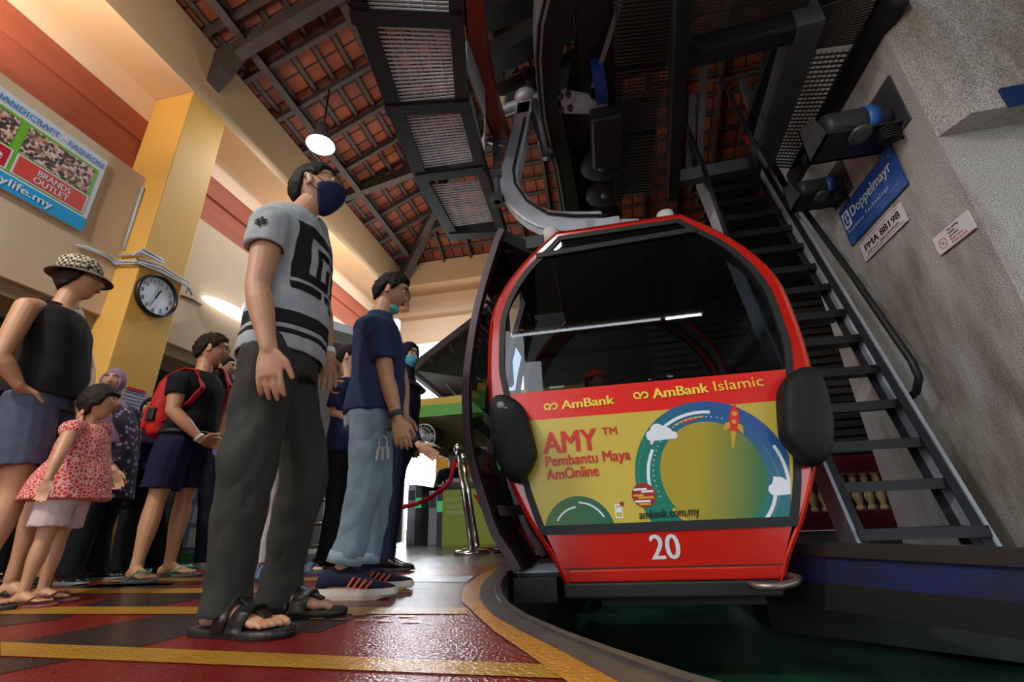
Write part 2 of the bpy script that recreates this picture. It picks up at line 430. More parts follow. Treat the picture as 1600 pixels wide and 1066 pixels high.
# purlins and trusses
bm = new()
for s, sz in ((0.32, .09), (1.45, .1), (3.0, .12), (4.8, .12)):
    add_bar(bm, (-4 + s, -3, rz(s) - .2), (-4 + s, 8.3 - s, rz(s) - .2), sz, sz * 1.2, ups)
add_bar(bm, (-4.05, 8.35, rz(0) - .16), (2.6, 1.7, rz(6.6) - .16), .14, .22)
struct('trim_10', bm, TIMBER)
def truss(y, name):
    bm = new()
    add_bar(bm, (-4.08, y, 5.5), (-.4, y, 5.5 + 3.68 * .52), .13, .2)
    add_poly(bm, [(-4.0, y - .09, 5.62), (-4.0, y - .09, 5.12), (-3.86, y - .09, 5.32), (-3.72, y - .09, 5.62)], (0, .18, 0))
    return bm
t1 = obj('roof_truss', truss(3.03, ''), TIMBER)
tag(t1, 'dark timber rafter on a black bracket above the yellow pillar', 'roof truss')
bm = new()
yy = 5.75
add_bar(bm, (-4.05, yy, 5.72), (0.2, yy, 6.62), .12, .16); add_bar(bm, (-4.05, yy, 6.02), (0.2, yy, 7.85), .12, .16)
for x in (-3.4, -2.9, -2.3, -1.6): add_bar(bm, (x, yy, 5.72 + (x + 4.05) * .212), (x + .25, yy, 6.02 + (x + 4.3) * .43), .08, .1)
t2 = obj('roof_truss', bm, TIMBER); tag(t2, 'dark timber roof truss with struts beyond the hanging lamp', 'roof truss')
bm = new()
for dx in (0.0,):
    add_bar(bm, (-4.0, 8.2, 5.3), (-3.1, 7.5, 6.1), .16, .2); add_bar(bm, (-4.02, 8.22, 5.25), (-4.02, 8.22, 5.8), .16, .2); add_bar(bm, (-3.1, 7.5, 6.08), (-2.2, 7.5, 6.3), .12, .14)
t3 = obj('roof_brace', bm, TIMBER); tag(t3, 'dark timber corner brace under the far hip of the tiled roof', 'roof brace')

# ---- stone tower on the right
CW = (2.383, 2.49, 2.42)
bm = new()
add_box(bm, (2.3, 2.66, -0.6), (6.0, 4.5, 4.3)); add_box(bm, (2.3, 2.66, 4.3), (6.0, 3.4, 9.2))
struct('wall_right', bm, STONE)
bm = new()
add_poly(bm, [(2.3, 2.66, 2.42), (CW[0], CW[1], 2.42), (6.0, CW[1], 2.42), (6.0, 2.66, 2.42)], (0, 0, 6.7))
struct('wall_right_upper', bm, STONE)


# ================================================================== GONDOLA CABIN
RED = M('cabin_red', 'bb1a0a', 0.22, var=0.05, vscale=2, coat=0.6)
RUBBER = M('black_rubber', '101112', 0.6, bump=0.15, bscale=90)
RUBBERG = M('bumper_rubber', '0d1110', 0.6, spec=0.3, bump=0.3, bscale=140)
MAROON = M('door_frame_dark', '33242a', 0.35, metal=0.4)
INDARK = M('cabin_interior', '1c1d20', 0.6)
SILVER = M('galvanised', 'b0b8c4', 0.38, metal=0.25, var=0.15, vscale=6)
CHROME = M('chrome', 'd0d0d0', 0.15, metal=1.0)
CABGLASS = glass_mat('cabin_glass', (0.46, 0.48, 0.50), 0.08)
DOORGLASS = glass_mat('door_glass', (0.45, 0.55, 0.68), 0.15)
XC, YF, YB = 0.265, 2.60, 4.30
PROF = [(-.10, .49), (-.02, .53), (.09, .585), (.21, .665), (.38, .752), (.56, .825), (.8, .882), (1.0, .905), (1.23, .905), (1.5, .882), (1.66, .822), (1.81, .722), (1.95, .59), (2.05, .47), (2.10, .41)]
def outline(prof, xc=XC, n=64):
    """closed outline (x, z), anticlockwise seen from the front"""
    return [(xc + w, z) for z, w in prof] + [(xc - w, z) for z, w in prof[::-1]]
def smoothprof(p):
    out = []
    for i in range(len(p) - 1):
        p0 = p[max(i - 1, 0)]; p1 = p[i]; p2 = p[i + 1]; p3 = p[min(i + 2, len(p) - 1)]
        for t in (0, .5):
            h = lambda a, b, c, d: 0.5 * (2 * b + (c - a) * t + (2 * a - 5 * b + 4 * c - d) * t * t + (3 * b - a - 3 * c + d) * t ** 3)
            out.append((h(p0[0], p1[0], p2[0], p3[0]), h(p0[1], p1[1], p2[1], p3[1])))
    return out + [p[-1]]
def resample(p, n=29):
    d = [0]
    for a, b in zip(p, p[1:]): d.append(d[-1] + math.hypot(b[0] - a[0], b[1] - a[1]))
    out = []
    for k in range(n):
        t = d[-1] * k / (n - 1); i = 0
        while i < len(d) - 2 and d[i + 1] < t: i += 1
        u = (t - d[i]) / (d[i + 1] - d[i]); out.append((p[i][0] + u * (p[i + 1][0] - p[i][0]), p[i][1] + u * (p[i + 1][1] - p[i][1])))
    return out
OUT = outline(resample(smoothprof(PROF)))
def inset(ol, d):
    n = len(ol); res = []
    for i in range(n):
        a = V(ol[i - 1]); b = V(ol[i]); c = V(ol[(i + 1) % n])
        t = ((b - a).normalized() + (c - b).normalized())
        if t.length < 1e-6: t = b - a
        t.normalize(); nrm = V((-t.y, t.x)); res.append((b.x + nrm.x * d, b.y + nrm.y * d))
    return res
GPROF = [(.195, .63), (.4, .70), (.7, .765), (.95, .80), (1.1, .83), (1.25, .83), (1.5, .81), (1.68, .735), (1.84, .625), (1.97, .48), (2.055, .395)]
GOUT = outline(resample(smoothprof(GPROF)))          # inner edge of the red rim
WIN = inset(GOUT, .032)                    # edge of glass and advert
WIN = [(x, max(z, .237)) for x, z in WIN]

gon = thing('gondola_cabin', 'red gondola cabin number 20 with yellow advert and dark front window', 'gondola', (XC, 3.4, 0))
def ring_strip(bm, l0, y0, l1, y1, mi=0):
    n = len(l0)
    a = [bm.verts.new((x, y0, z)) for x, z in l0]; b = [bm.verts.new((x, y1, z)) for x, z in l1]
    for i in range(n):
        f = bm.faces.new((a[i], a[(i + 1) % n], b[(i + 1) % n], b[i])); f.material_index = mi
# shell with door opening on the left and side windows
bm = new()
ys = [2.66, 2.80, 3.42, 4.02, 4.24]
N = len(OUT)
grid = [[bm.verts.new((x, y, z)) for x, z in OUT] for y in ys]
for j in range(len(ys) - 1):
    for i in range(N):
        i2 = (i + 1) % N
        zm = (OUT[i][1] + OUT[i2][1]) / 2; xm = (OUT[i][0] + OUT[i2][0]) / 2
        if 1 <= j <= 2 and .02 < zm < 2.02 and xm < XC - .4: continue      # open doorway
        if 1 <= j <= 2 and 1.0 < zm < 1.9 and xm > XC + .4: continue       # side window
        f = bm.faces.new((grid[j][i], grid[j][i2], grid[j + 1][i2], grid[j + 1][i])); f.smooth = True
ring_strip(bm, OUT, 2.66, inset(OUT, .004), 2.62); ring_strip(bm, inset(OUT, .004), 2.62, inset(OUT, .022), 2.602)
ring_strip(bm, inset(OUT, .004), 4.28, OUT, 4.24)
shell = obj('body_shell', bm, RED, gon)
md = shell.modifiers.new('t', 'SOLIDIFY'); md.thickness = .012; md.offset = -1
def rim(name, y, mat, parent, a, b, th=.02):
    bm = new(); ring_strip(bm, a, y, b, y); ring_strip(bm, b, y, b, y + th); ring_strip(bm, a, y + th, a, y)
    return obj(name, bm, mat, parent)
rim('front_frame', 2.602, RED, gon, inset(OUT, .022), GOUT)
rim('rear_frame', 4.26, RED, gon, OUT, GOUT)
gk = rim('window_gasket', 2.594, RUBBER, gon, inset(GOUT, -.004), WIN, .03)
rim('window_gasket', 4.25, RUBBER, gon, inset(GOUT, -.004), WIN, .03)
# inner lining
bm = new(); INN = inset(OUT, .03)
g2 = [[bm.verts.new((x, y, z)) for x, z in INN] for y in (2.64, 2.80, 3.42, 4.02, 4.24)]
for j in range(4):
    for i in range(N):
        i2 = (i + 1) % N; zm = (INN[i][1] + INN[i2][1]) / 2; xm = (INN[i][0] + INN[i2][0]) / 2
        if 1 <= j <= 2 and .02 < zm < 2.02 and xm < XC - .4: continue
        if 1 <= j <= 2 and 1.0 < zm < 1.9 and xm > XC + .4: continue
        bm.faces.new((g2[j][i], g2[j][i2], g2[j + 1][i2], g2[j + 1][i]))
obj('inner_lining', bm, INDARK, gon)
# panes
def half(ol, z0, z1):
    pts = []
    n = len(ol)
    for i in range(n):
        a = ol[i]; b = ol[(i + 1) % n]
        ina = z0 <= a[1] <= z1; inb = z0 <= b[1] <= z1
        if ina: pts.append(a)
        if ina != inb:
            zc = z0 if (a[1] < z0) != (b[1] < z0) else z1
            t = (zc - a[1]) / (b[1] - a[1]); pts.append((a[0] + t * (b[0] - a[0]), zc))
    return pts
ZW = 0.985
bm = new(); add_poly(bm, [(x, 2.606, z) for x, z in half(WIN, ZW, 3)]); obj('front_window', bm, CABGLASS, gon)
bm = new(); add_poly(bm, [(x, 4.262, z) for x, z in half(WIN, ZW, 3)]); obj('rear_window', bm, CABGLASS, gon)
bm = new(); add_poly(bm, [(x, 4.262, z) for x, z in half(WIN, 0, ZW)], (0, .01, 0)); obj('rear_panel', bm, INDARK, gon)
bm = new()
for a, b in zip(OUT, OUT[1:]):
    if a[0] > XC + .4 and 1.0 < (a[1] + b[1]) / 2 < 1.9: add_poly(bm, [(a[0] - .01, 2.80, a[1]), (b[0] - .01, 2.80, b[1]), (b[0] - .01, 4.02, b[1]), (a[0] - .01, 4.02, a[1])])
obj('side_window', bm, glass_mat('side_glass', (0.22, 0.24, 0.26), 0.0, .3, 1.03), gon)
# lower front: red panel with seams, black sill
bm = new()
add_box(bm, (XC - .50, 2.590, -.035), (XC + .50, 2.61, .022)); obj('lower_skirt', bm, RED, gon, bevel=.008)
bm = new(); add_box(bm, (XC - .52, 2.600, .0235), (XC + .53, 2.606, .030))
for s in (-1, 1): add_bar(bm, (XC + s * .545, 2.600, .03), (XC + s * .60, 2.600, .135), .004, .004)
obj('panel_seam', bm, M('seam_dark', '2a0804', .6), gon)
bm = new(); add_box(bm, (XC - .53, 2.585, -.11), (XC + .50, 4.2, -.036)); obj('sill', bm, RUBBER, gon, bevel=.012)
bm = new(); add_box(bm, (XC - .35, 2.72, -.16), (XC + .45, 4.1, -.11)); obj('underframe', bm, BLACKSTEEL, gon)
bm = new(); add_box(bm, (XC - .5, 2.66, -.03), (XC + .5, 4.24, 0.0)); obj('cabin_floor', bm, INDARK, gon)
# ceiling liner with speaker grille, light rail, benches
bm = new(); add_box(bm, (XC - .42, 2.66, 1.985), (XC + .42, 4.22, 2.0)); cl = obj('ceiling_liner', bm, M('liner', '2b2d31', .5), gon)
GRILLE = M('speaker_grille', '6d6360', .5, metal=.5)
bm = new()
for i in range(14):
    for j in range(6): add_box(bm, (XC - .30 + i * .028, 3.72 + j * .05, 1.979), (XC - .284 + i * .028, 3.752 + j * .05, 1.984))
obj('speaker_grille', bm, GRILLE, cl)
for y0, y1 in ((2.68, 3.0), (3.85, 4.22)):
    bm = new(); add_box(bm, (XC - .62, y0, .38), (XC + .68, y1, .45)); obj('bench', bm, INDARK, gon, bevel=.02)
# window hatch bar across the top of the front window
HB = [(-0.27, 1.925), (0.734, 1.955)]
bm = new(); add_bar(bm, (HB[0][0] - .02, 2.596, HB[0][1]), (HB[1][0] + .02, 2.596, HB[1][1]), .02, .035)
obj('hatch_bar', bm, RUBBER, gon)
# roof rubber buffers and roof strip
for xx, yy in ((-.19, 2.78), (.62, 2.78)):
    bm = new(); add_lathe(bm, [(.0, 0), (.06, 0), (.06, .09), (.056, .125), (.0, .128)], (xx, yy, 2.115), 20); b = obj('roof_buffer', bm, M('buffer_grey', 'b9b9b4', .6), gon)
bm = new(); add_box(bm, (-.03, 2.72, 2.105), (.43, 2.95, 2.15))
for k in range(9): add_box(bm, (-.02 + k * .05, 2.715, 2.15), (.015 + k * .05, 2.95, 2.165))
obj('roof_strip', bm, M('roof_cream', 'd6d0bd', .5), gon)
# rubber side bumpers
BL = [(-0.617, 0.877), (-0.6, 0.945), (-0.569, 0.961), (-0.53, 0.961), (-0.474, 0.937), (-0.412, 0.875), (-0.39, 0.799), (-0.376, 0.711), (-0.357, 0.618), (-0.369, 0.581), (-0.421, 0.486), (-0.461, 0.462), (-0.503, 0.471), (-0.541, 0.51), (-0.572, 0.563), (-0.609, 0.692)]
def bumper(pts, name='side_bumper'):
    bm = new(); cx = sum(p[0] for p in pts) / len(pts); cz = sum(p[1] for p in pts) / len(pts)
    pts = [(cx + (x - cx) * 1.05, cz + (z - cz) * 1.03) for x, z in pts]
    loops = []
    for sc, y in ((.96, 2.62), (1, 2.56), (1, 2.52), (.95, 2.485), (.8, 2.462), (.5, 2.448), (.05, 2.444)):
        loops.append([bm.verts.new((cx + (x - cx) * sc, y, cz + (z - cz) * sc)) for x, z in pts])
    n = len(pts)
    for a, b in zip(loops, loops[1:]):
        for i in range(n): bm.faces.new((a[i], a[(i + 1) % n], b[(i + 1) % n], b[i])).smooth = True
    bm.faces.new(loops[-1]); bm.faces.new(loops[0][::-1])
    o = obj(name, bm, RUBBERG, gon, smooth=True)
    o.modifiers.new('s', 'SUBSURF').render_levels = 2; o.modifiers['s'].levels = 1
    return o
b1 = bumper(BL)
bm = new()
for dx, dz, r in ((-.05, .17, .022), (-.022, .145, .013)): add_lathe(bm, [(0, 0), (r, 0), (r, .012), (0, .012)], (sum(p[0] for p in BL) / 16 + dx, 2.466, sum(p[1] for p in BL) / 16 + dz), 14, axis=(0, -1, 0))
obj('bolt_cap', bm, M('cap_grey', '7d8288', .5), b1)
bumper([(2 * XC - x + .02, z) for x, z in BL])
# guide hoop and step bracket
HP = [(0.61, -0.047), (0.703, -0.049), (0.784, -0.042)]
bm = new(); add_tube(bm, [(HP[0][0], 2.52, HP[0][1]), (HP[0][0] + .01, 2.46, HP[0][1]), (HP[1][0], 2.45, HP[1][1]), (HP[2][0], 2.47, HP[2][1] + .005), (HP[2][0] + .05, 2.56, HP[2][1] + .012), (HP[2][0] + .02, 2.68, HP[2][1] + .015), (HP[1][0], 2.72, HP[1][1] + .015)], .017, 12)
obj('guide_hoop', bm, M('worn_steel', '8a7d74', .35, metal=.8), gon, smooth=True)
bm = new(); add_box(bm, (XC - .80, 2.72, -.02), (XC - .52, 3.7, .0)); st = obj('door_step', bm, BLACKSTEEL, gon)
bm = new()
for k in range(10): add_box(bm, (XC - .80, 2.73 + k * .05, .0), (XC - .53, 2.752 + k * .05, .006))
obj('step_tread', bm, SILVER, st)
bm = new(); add_box(bm, (XC - .80, 2.63, -.13), (XC - .57, 2.72, -.015)); add_lathe(bm, [(0, 0), (.008, 0), (.008, .008), (0, .008)], (XC - .63, 2.63, -.05), 8, axis=(0, -1, 0)); add_lathe(bm, [(0, 0), (.008, 0), (.008, .008), (0, .008)], (XC - .63, 2.63, -.10), 8, axis=(0, -1, 0))
obj('step_bracket', bm, BLACKSTEEL, gon, bevel=.006)

# ---- door leaves standing open beside the cabin
DPROF = smoothprof([(0.018, 0.772), (0.097, 0.819), (0.202, 0.892), (0.358, 0.949), (0.557, 1.012), (0.727, 1.048), (0.926, 1.061), (1.091, 1.061), (1.351, 1.031), (1.625, 0.981), (1.913, 0.9), (2.138, 0.826), (2.214, 0.791)])
def add_tube_box(bm, pts, wy, wx):
    """rectangular section swept along a curve in an XZ plane"""
    vs = []
    for i, p in enumerate(pts):
        t = (V(pts[min(i + 1, len(pts) - 1)]) - V(pts[max(i - 1, 0)])).normalized(); n = V((t.z, 0, -t.x)) * (wx / 2); u = V((0, wy / 2, 0)); p = V(p)
        vs.append([bm.verts.new(p + n + u), bm.verts.new(p - n + u), bm.verts.new(p - n - u), bm.verts.new(p + n - u)])
    for a, b in zip(vs, vs[1:]):
        for k in range(4): bm.faces.new((a[k], a[(k + 1) % 4], b[(k + 1) % 4], b[k]))
    bm.faces.new(vs[0][::-1]); bm.faces.new(vs[-1])
def door(y0, y1):
    d = None
    for y, w in ((y0, .075), (y1, .06)):
        bm = new()
        add_tube_box(bm, [(XC - h, y, z) for z, h in DPROF], w, .045)
        o = obj('door_leaf' if d is None else 'door_stile', bm, MAROON, d or gon)
        d = d or o
    bm = new()
    for (z0, h0), (z1, h1) in zip(DPROF, DPROF[1:]):
        if z0 >= .53: add_poly(bm, [(XC - h0, y0, z0), (XC - h1, y0, z1), (XC - h1, y1, z1), (XC - h0, y1, z0)])
    obj('door_glass', bm, DOORGLASS, d)
    bm = new()
    for (z0, h0), (z1, h1) in zip(DPROF, DPROF[1:]):
        if z0 < .53: add_poly(bm, [(XC - h0, y0, z0), (XC - h1, y0, z1), (XC - h1, y1, z1), (XC - h0, y1, z0)], (.02, 0, 0))
    obj('door_panel', bm, RUBBER, d)
    for lo, hi, nm in ((-1, .5, 'door_skin'), (1.86, 3, 'door_skin')):
        bm = new()
        for (z0, h0), (z1, h1) in zip(DPROF, DPROF[1:]):
            if lo <= z0 < hi: add_poly(bm, [(XC - h0 - .026, y0 - .02, z0), (XC - h1 - .026, y0 - .02, z1), (XC - h1 - .026, y1 + .02, z1), (XC - h0 - .026, y1 + .02, z0)], (.004, 0, 0))
        obj(nm, bm, RED, d)
    for x, z, w, t in ((.82, 2.19, .05, .04), (.815, .05, .06, .06), (1.015, .53, .04, .05)):
        bm = new(); add_bar(bm, (XC - x, y0, z), (XC - x, y1, z), w, t); obj('door_rail', bm, MAROON, d)
    return d
d1 = door(2.66, 3.22); d2 = door(3.72, 4.25)
for a, b, w, t in (((XC - .955, 2.75, 1.72), (XC - .84, 2.85, 1.66), .02, .02), ((XC - 1.02, 2.75, 1.55), (XC - .88, 2.85, 1.42), .025, .03), ((XC - .98, 2.85, .33), (XC - .68, 2.95, .33), .05, .06)):
    bm = new(); add_bar(bm, a, b, w, t); obj('door_arm', bm, MAROON, gon)
bm = new(); add_box(bm, (XC - .80, 2.75, 2.1), (XC - .45, 3.9, 2.2)); add_bar(bm, (XC - .85, 2.7, 2.2), (XC - .5, 2.9, 2.05), .12, .1)
obj('door_drive', bm, BLACKSTEEL, gon)

# ---- advert film on the front panel (mascot of the real advert left out)
AY = 2.6035
ADV = half(WIN, 0.0, ZW)
def clip(pts, poly=None):
    poly = poly or ADV; out = list(pts); n = len(poly)
    for i in range(n):
        a = poly[i]; b = poly[(i + 1) % n]
        if (b[0] - a[0]) ** 2 + (b[1] - a[1]) ** 2 < 1e-10: continue
        inp = out; out = []
        side = lambda p: (b[0] - a[0]) * (p[1] - a[1]) - (b[1] - a[1]) * (p[0] - a[0])
        for k in range(len(inp)):
            p, q = inp[k - 1], inp[k]; sp, sq = side(p), side(q)
            if sp * sq < 0: t = sp / (sp - sq); out.append((p[0] + t * (q[0] - p[0]), p[1] + t * (q[1] - p[1])))
            if sq >= 0: out.append(q)
        if not out: return []
    return out
def gradient(name, c1, c2, axis, lo, hi, rough=.35):
    m = M(name, c1, rough); nt = m.node_tree; b = nt.nodes['Principled BSDF']
    tc = nt.nodes.new('ShaderNodeTexCoord'); sp = nt.nodes.new('ShaderNodeVectorMath'); sp.operation = 'DOT_PRODUCT'; sp.inputs[1].default_value = axis
    mr = nt.nodes.new('ShaderNodeMapRange'); mr.inputs[1].default_value = lo; mr.inputs[2].default_value = hi
    r = nt.nodes.new('ShaderNodeValToRGB'); r.color_ramp.elements[0].color = (*hexc(c1), 1); r.color_ramp.elements[1].color = (*hexc(c2), 1)
    nt.links.new(tc.outputs['Object'], sp.inputs[0]); nt.links.new(sp.outputs['Value'], mr.inputs[0]); nt.links.new(mr.outputs[0], r.inputs[0]); nt.links.new(r.outputs[0], b.inputs['Base Color'])
    return m
AC = [M('advert_yellow', 'c3ac45', .35), M('advert_red', 'd8231a', .3), gradient('advert_ring', '16745f', '2b4c97', (.6, 0, .8), .45, .95), gradient('advert_disc', 'a3922c', '2f6b3c', (1, 0, -.25), .10, .42),
      M('advert_white', 'd9dce6', .4), M('advert_gold', 'c99a26', .4), gradient('advert_green', '4c6d2a', '1a5c44', (1, 0, 0), -.75, -.25), M('advert_darkred', '98231c', .4), M('advert_dim', '6f9b86', .4)]
bm = new()
def G(pts, layer, mi):
    pts = clip(pts)
    if len(pts) >= 3:
        GN[0] += 1; add_poly(bm, [(x, AY - layer * .0006 - GN[0] * 3e-6, z) for x, z in pts], None, mi)
GN = [0]
def circ(cx, cz, r, n=48, sx=1): return [(cx + r * sx * math.cos(2 * PI * k / n), cz + r * math.sin(2 * PI * k / n)) for k in range(n)]
def band(cx, cz, r0, r1, a0, a1, layer, mi, n=24):
    A = [math.radians(a0 + (a1 - a0) * k / n) for k in range(n + 1)]
    for p, q in zip(A, A[1:]):
        G([(cx + r0 * math.cos(p), cz + r0 * math.sin(p)), (cx + r1 * math.cos(p), cz + r1 * math.sin(p)), (cx + r1 * math.cos(q), cz + r1 * math.sin(q)), (cx + r0 * math.cos(q), cz + r0 * math.sin(q))], layer, mi)
add_poly(bm, [(x, AY, z) for x, z in ADV], (0, .012, 0), 0)
G([(-2, .815), (2, .815), (2, 3), (-2, 3)], 1, 1)
CO = (0.558, 0.438); RO = 0.409
CI = (0.558, 0.461); RI = 0.271
KX = 0.97
G([(CO[0] + RO * KX * math.cos(a), CO[1] + RO * math.sin(a)) for a in [2 * PI * k / 72 for k in range(72)]], 1, 2)
G([(CI[0] + RI * KX * math.cos(a), CI[1] + RI * math.sin(a)) for a in [2 * PI * k / 72 for k in range(72)]], 2, 3)
cx, cz = CO
band(cx, cz, RO * .83, RO * .87, 82, 132, 2, 4); band(cx, cz, RO * .83, RO * .87, 138, 146, 2, 4)
band(cx, cz, RO * .78, RO * .82, 150, 186, 2, 4); band(cx, cz, RO * .85, RO * .89, -12, 24, 2, 4); band(cx, cz, RO * .70, RO * .74, -58, -2, 2, 4)
band(cx, cz, RO * .78, RO * .797, 88, 118, 2, 5); band(cx, cz, RO * .755, RO * .775, 95, 110, 2, 1); band(cx, cz, RO * .92, RO * .925, 146, 205, 2, 8); band(cx, cz, RO * .76, RO * .765, -40, 30, 2, 8)
band(CI[0], CI[1], RI * 1.0, RI * 1.07, 216, 242, 3, 5)
for k in range(26):
    a = math.radians(70 + k * 5.2); G(circ(CI[0] + RI * 1.1 * math.cos(a), CI[1] + RI * 1.1 * math.sin(a), .0035, 8), 3, 4)
def cloud(x, z, s):
    for dx, dz, r in ((-.05, 0, .026), (-.02, .022, .034), (.02, .008, .028), (.05, -.004, .018)): G(circ(x + dx * s, z + dz * s, r * s, 20), 4, 4)
    G([(x - .06 * s, z - .026 * s), (x + .06 * s, z - .02 * s), (x + .055 * s, z + .004 * s), (x - .06 * s, z + .005 * s)], 4, 4)
CL = [(0.338, 0.676), (0.871, 0.364), (0.721, 0.734), (0.194, 0.369), (-0.159, 0.193), (0.055, 0.295)]
cloud(*CL[0], 1.15); cloud(CL[1][0] + .02, CL[1][1], 1.1)
rx, rzz = CL[2]; u = V((.24, .97)); w = V((.97, -.24))
def RP(*pp): return [(rx + w.x * a + u.x * b, rzz + w.y * a + u.y * b) for a, b in pp]
G(RP((-.018, -.065), (.018, -.065), (.026, -.01), (.022, .04), (0, .085), (-.022, .04), (-.026, -.01)), 5, 1)
G(RP((-.018, -.05), (-.05, -.075), (-.045, -.03), (-.022, -.02)), 5, 5); G(RP((.018, -.05), (.05, -.075), (.045, -.03), (.022, -.02)), 5, 5)
G(RP((-.014, -.066), (.014, -.066), (.004, -.16), (-.004, -.16)), 5, 5)
G(circ(*RP((0, .03))[0], .014, 16), 6, 5); G(circ(*RP((0, -.015))[0], .012, 16), 6, 5)
px_, pz_ = CL[3]; G(circ(px_, pz_, .062, 32), 4, 7)
for dz, x0, x1, mi in ((.03, -.05, .02, 4), (.018, -.01, .052, 4), (0, -.055, .0, 5), (-.012, -.03, .05, 5), (-.03, -.05, .03, 4), (-.045, -.03, .03, 5)): G([(px_ + x0, pz_ + dz - .005), (px_ + x1, pz_ + dz - .005), (px_ + x1, pz_ + dz + .005), (px_ + x0, pz_ + dz + .005)], 5, mi)
gx_, gz_ = CL[4]; G(circ(gx_, gz_, .188, 48), 2, 6)
band(gx_, gz_, .128, .137, 95, 150, 3, 4); band(gx_, gz_, .15, .159, 30, 88, 3, 4)
ix, iz = CL[5]; G([(ix - .02, iz - .035), (ix + .02, iz - .035), (ix + .02, iz + .035), (ix - .02, iz + .035)], 2, 4); G([(ix - .015, iz - .028), (ix + .015, iz - .028), (ix + .015, iz + .028), (ix - .015, iz + .028)], 3, 0)
G([(ix - .013, iz - .005), (ix + .013, iz - .005), (ix + .013, iz + .018), (ix - .013, iz + .018)], 4, 4); G(circ(ix + .02, iz + .036, .012, 14), 5, 7)
adv = obj('advert_panel', bm, AC, gon, recalc=False)
# lettering
LY = 2.5975
def letters(body, pts, height, mat, emb=0.0, lab=None, sp=1.0):
    (x0, z0), (x1, z1) = pts
    o = text_obj('lettering', body, (x0, LY, z0), (x1 - x0, 0, z1 - z0), (0, 0, 1), height, mat, adv, emb, math.hypot(x1 - x0, z1 - z0), .001, spacing=sp)
    if lab: o['label'] = lab
    return o
LYEL = M('letter_yellow', 'e8d24a', .35); LRED = M('letter_red', 'c8201a', .35); LBLK = M('letter_black', '14140f', .4); LWHT = M('letter_white', 'c9c9cc', .4)
LP = [[(-0.201, 0.865), (0.102, 0.872)], [(0.321, 0.884), (0.623, 0.893)], [(0.647, 0.895), (0.904, 0.903)], [(-0.323, 0.618), (-0.02, 0.623)], [(0.013, 0.699), (0.095, 0.7)], [(-0.321, 0.547), (0.146, 0.558)], [(-0.315, 0.473), (-0.028, 0.482)], [(0.156, 0.252), (0.455, 0.26)], [(0.187, 0.061), (0.327, 0.062)], [(-0.307, 0.867), (-0.224, 0.868)], [(0.212, 0.887), (0.297, 0.888)]]
letters('AmBank', LP[0], .075, LYEL, .03, 'yellow lettering reading AmBank'); letters('AmBank', LP[1], .08, LYEL, .03); letters('Islamic', LP[2], .082, LYEL, .008)
letters('AMY', LP[3], .172, LRED, .03); letters('TM', LP[4], .06, LRED, .015); letters('Pembantu Maya', LP[5], .082, LRED, .022); letters('AmOnline', LP[6], .085, LRED, .022); letters('ambank.com.my', LP[7], .062, LBLK, .018)
o = letters('20', LP[8], .165, LWHT, .022); o.parent = gon; o.name = 'cabin_number'; o.location = (0, 0, 0)
def bank_mark(p, q, s):
    bm = new(); x0, z0 = p; L = q[0] - p[0]; r = L * .25
    def arcb(cx, cz, a0, a1):
        n = 20; A = [math.radians(a0 + (a1 - a0) * k / n) for k in range(n + 1)]
        for a, b in zip(A, A[1:]): add_poly(bm, [(cx + r * .55 * math.cos(a), LY, cz + r * .55 * math.sin(a)), (cx + r * math.cos(a), LY, cz + r * math.sin(a)), (cx + r * math.cos(b), LY, cz + r * math.sin(b)), (cx + r * .55 * math.cos(b), LY, cz + r * .55 * math.sin(b))])
    zc = z0 + r
    arcb(x0 + r, zc, 0, 300); arcb(x0 + 3 * r, zc, -120, 180)
    add_poly(bm, [(x0 + 1.55 * r, LY, z0), (x0 + 2 * r, LY, z0), (x0 + 2 * r, LY, zc), (x0 + 1.55 * r, LY, zc)])
    add_poly(bm, [(x0 + 2 * r, LY, zc - .2 * r), (x0 + 2.45 * r, LY, zc - .2 * r), (x0 + 2.45 * r, LY, zc + .2 * r), (x0 + 2 * r, LY, zc + .2 * r)])
    return obj('bank_emblem', bm, LYEL, adv)
bank_mark(*LP[9], 1); bank_mark(*LP[10], 1)

# ---- hanger arm and grip of the cabin
HA = [(0.217, 2.66), (-0.061, 2.711), (-0.288, 2.781), (-0.469, 2.959), (-0.57, 3.173), (-0.582, 3.345), (-0.512, 3.65), (-0.439, 3.971), (-0.375, 4.31)]
def flat_arm(bm, pts, w, th, y):
    vs = []
    for i, (x, z) in enumerate(pts):
        a = V(pts[max(i - 1, 0)]); b = V(pts[min(i + 1, len(pts) - 1)]); t = (b - a).normalized(); n = V((-t.y, t.x)) * (w[i] / 2)
        vs.append([bm.verts.new((x + s * n.x, y + d * th / 2, z + s * n.y)) for s, d in ((-1, -1), (1, -1), (1, 1), (-1, 1))])
    for a, b in zip(vs, vs[1:]):
        for k in range(4): bm.faces.new((a[k], a[(k + 1) % 4], b[(k + 1) % 4], b[k]))
    bm.faces.new(vs[0][::-1]); bm.faces.new(vs[-1])
bm = new(); pts = smoothprof([(p[0], p[1]) for p in HA]); n = len(pts)
flat_arm(bm, pts, [.22 - .06 * (i / n) for i in range(n)], .14, 3.4); han = obj('hanger_arm', bm, SILVER, gon, bevel=.02)
bm = new(); add_bar(bm, (HA[0][0] - .15, 3.4, HA[0][1] - .02), (XC + .25, 3.4, HA[0][1] - .1), .14, .12); add_bar(bm, (XC, 3.4, 2.1), (XC, 3.4, HA[0][1]), .2, .2); obj('foot', bm, SILVER, han)
bm = new(); add_tube(bm, [(p[0] + .05, 3.31, p[1] + .03) for p in HA[:8]], .012, 8); obj('cable', bm, RUBBER, han)
TX, TZ = HA[-1]
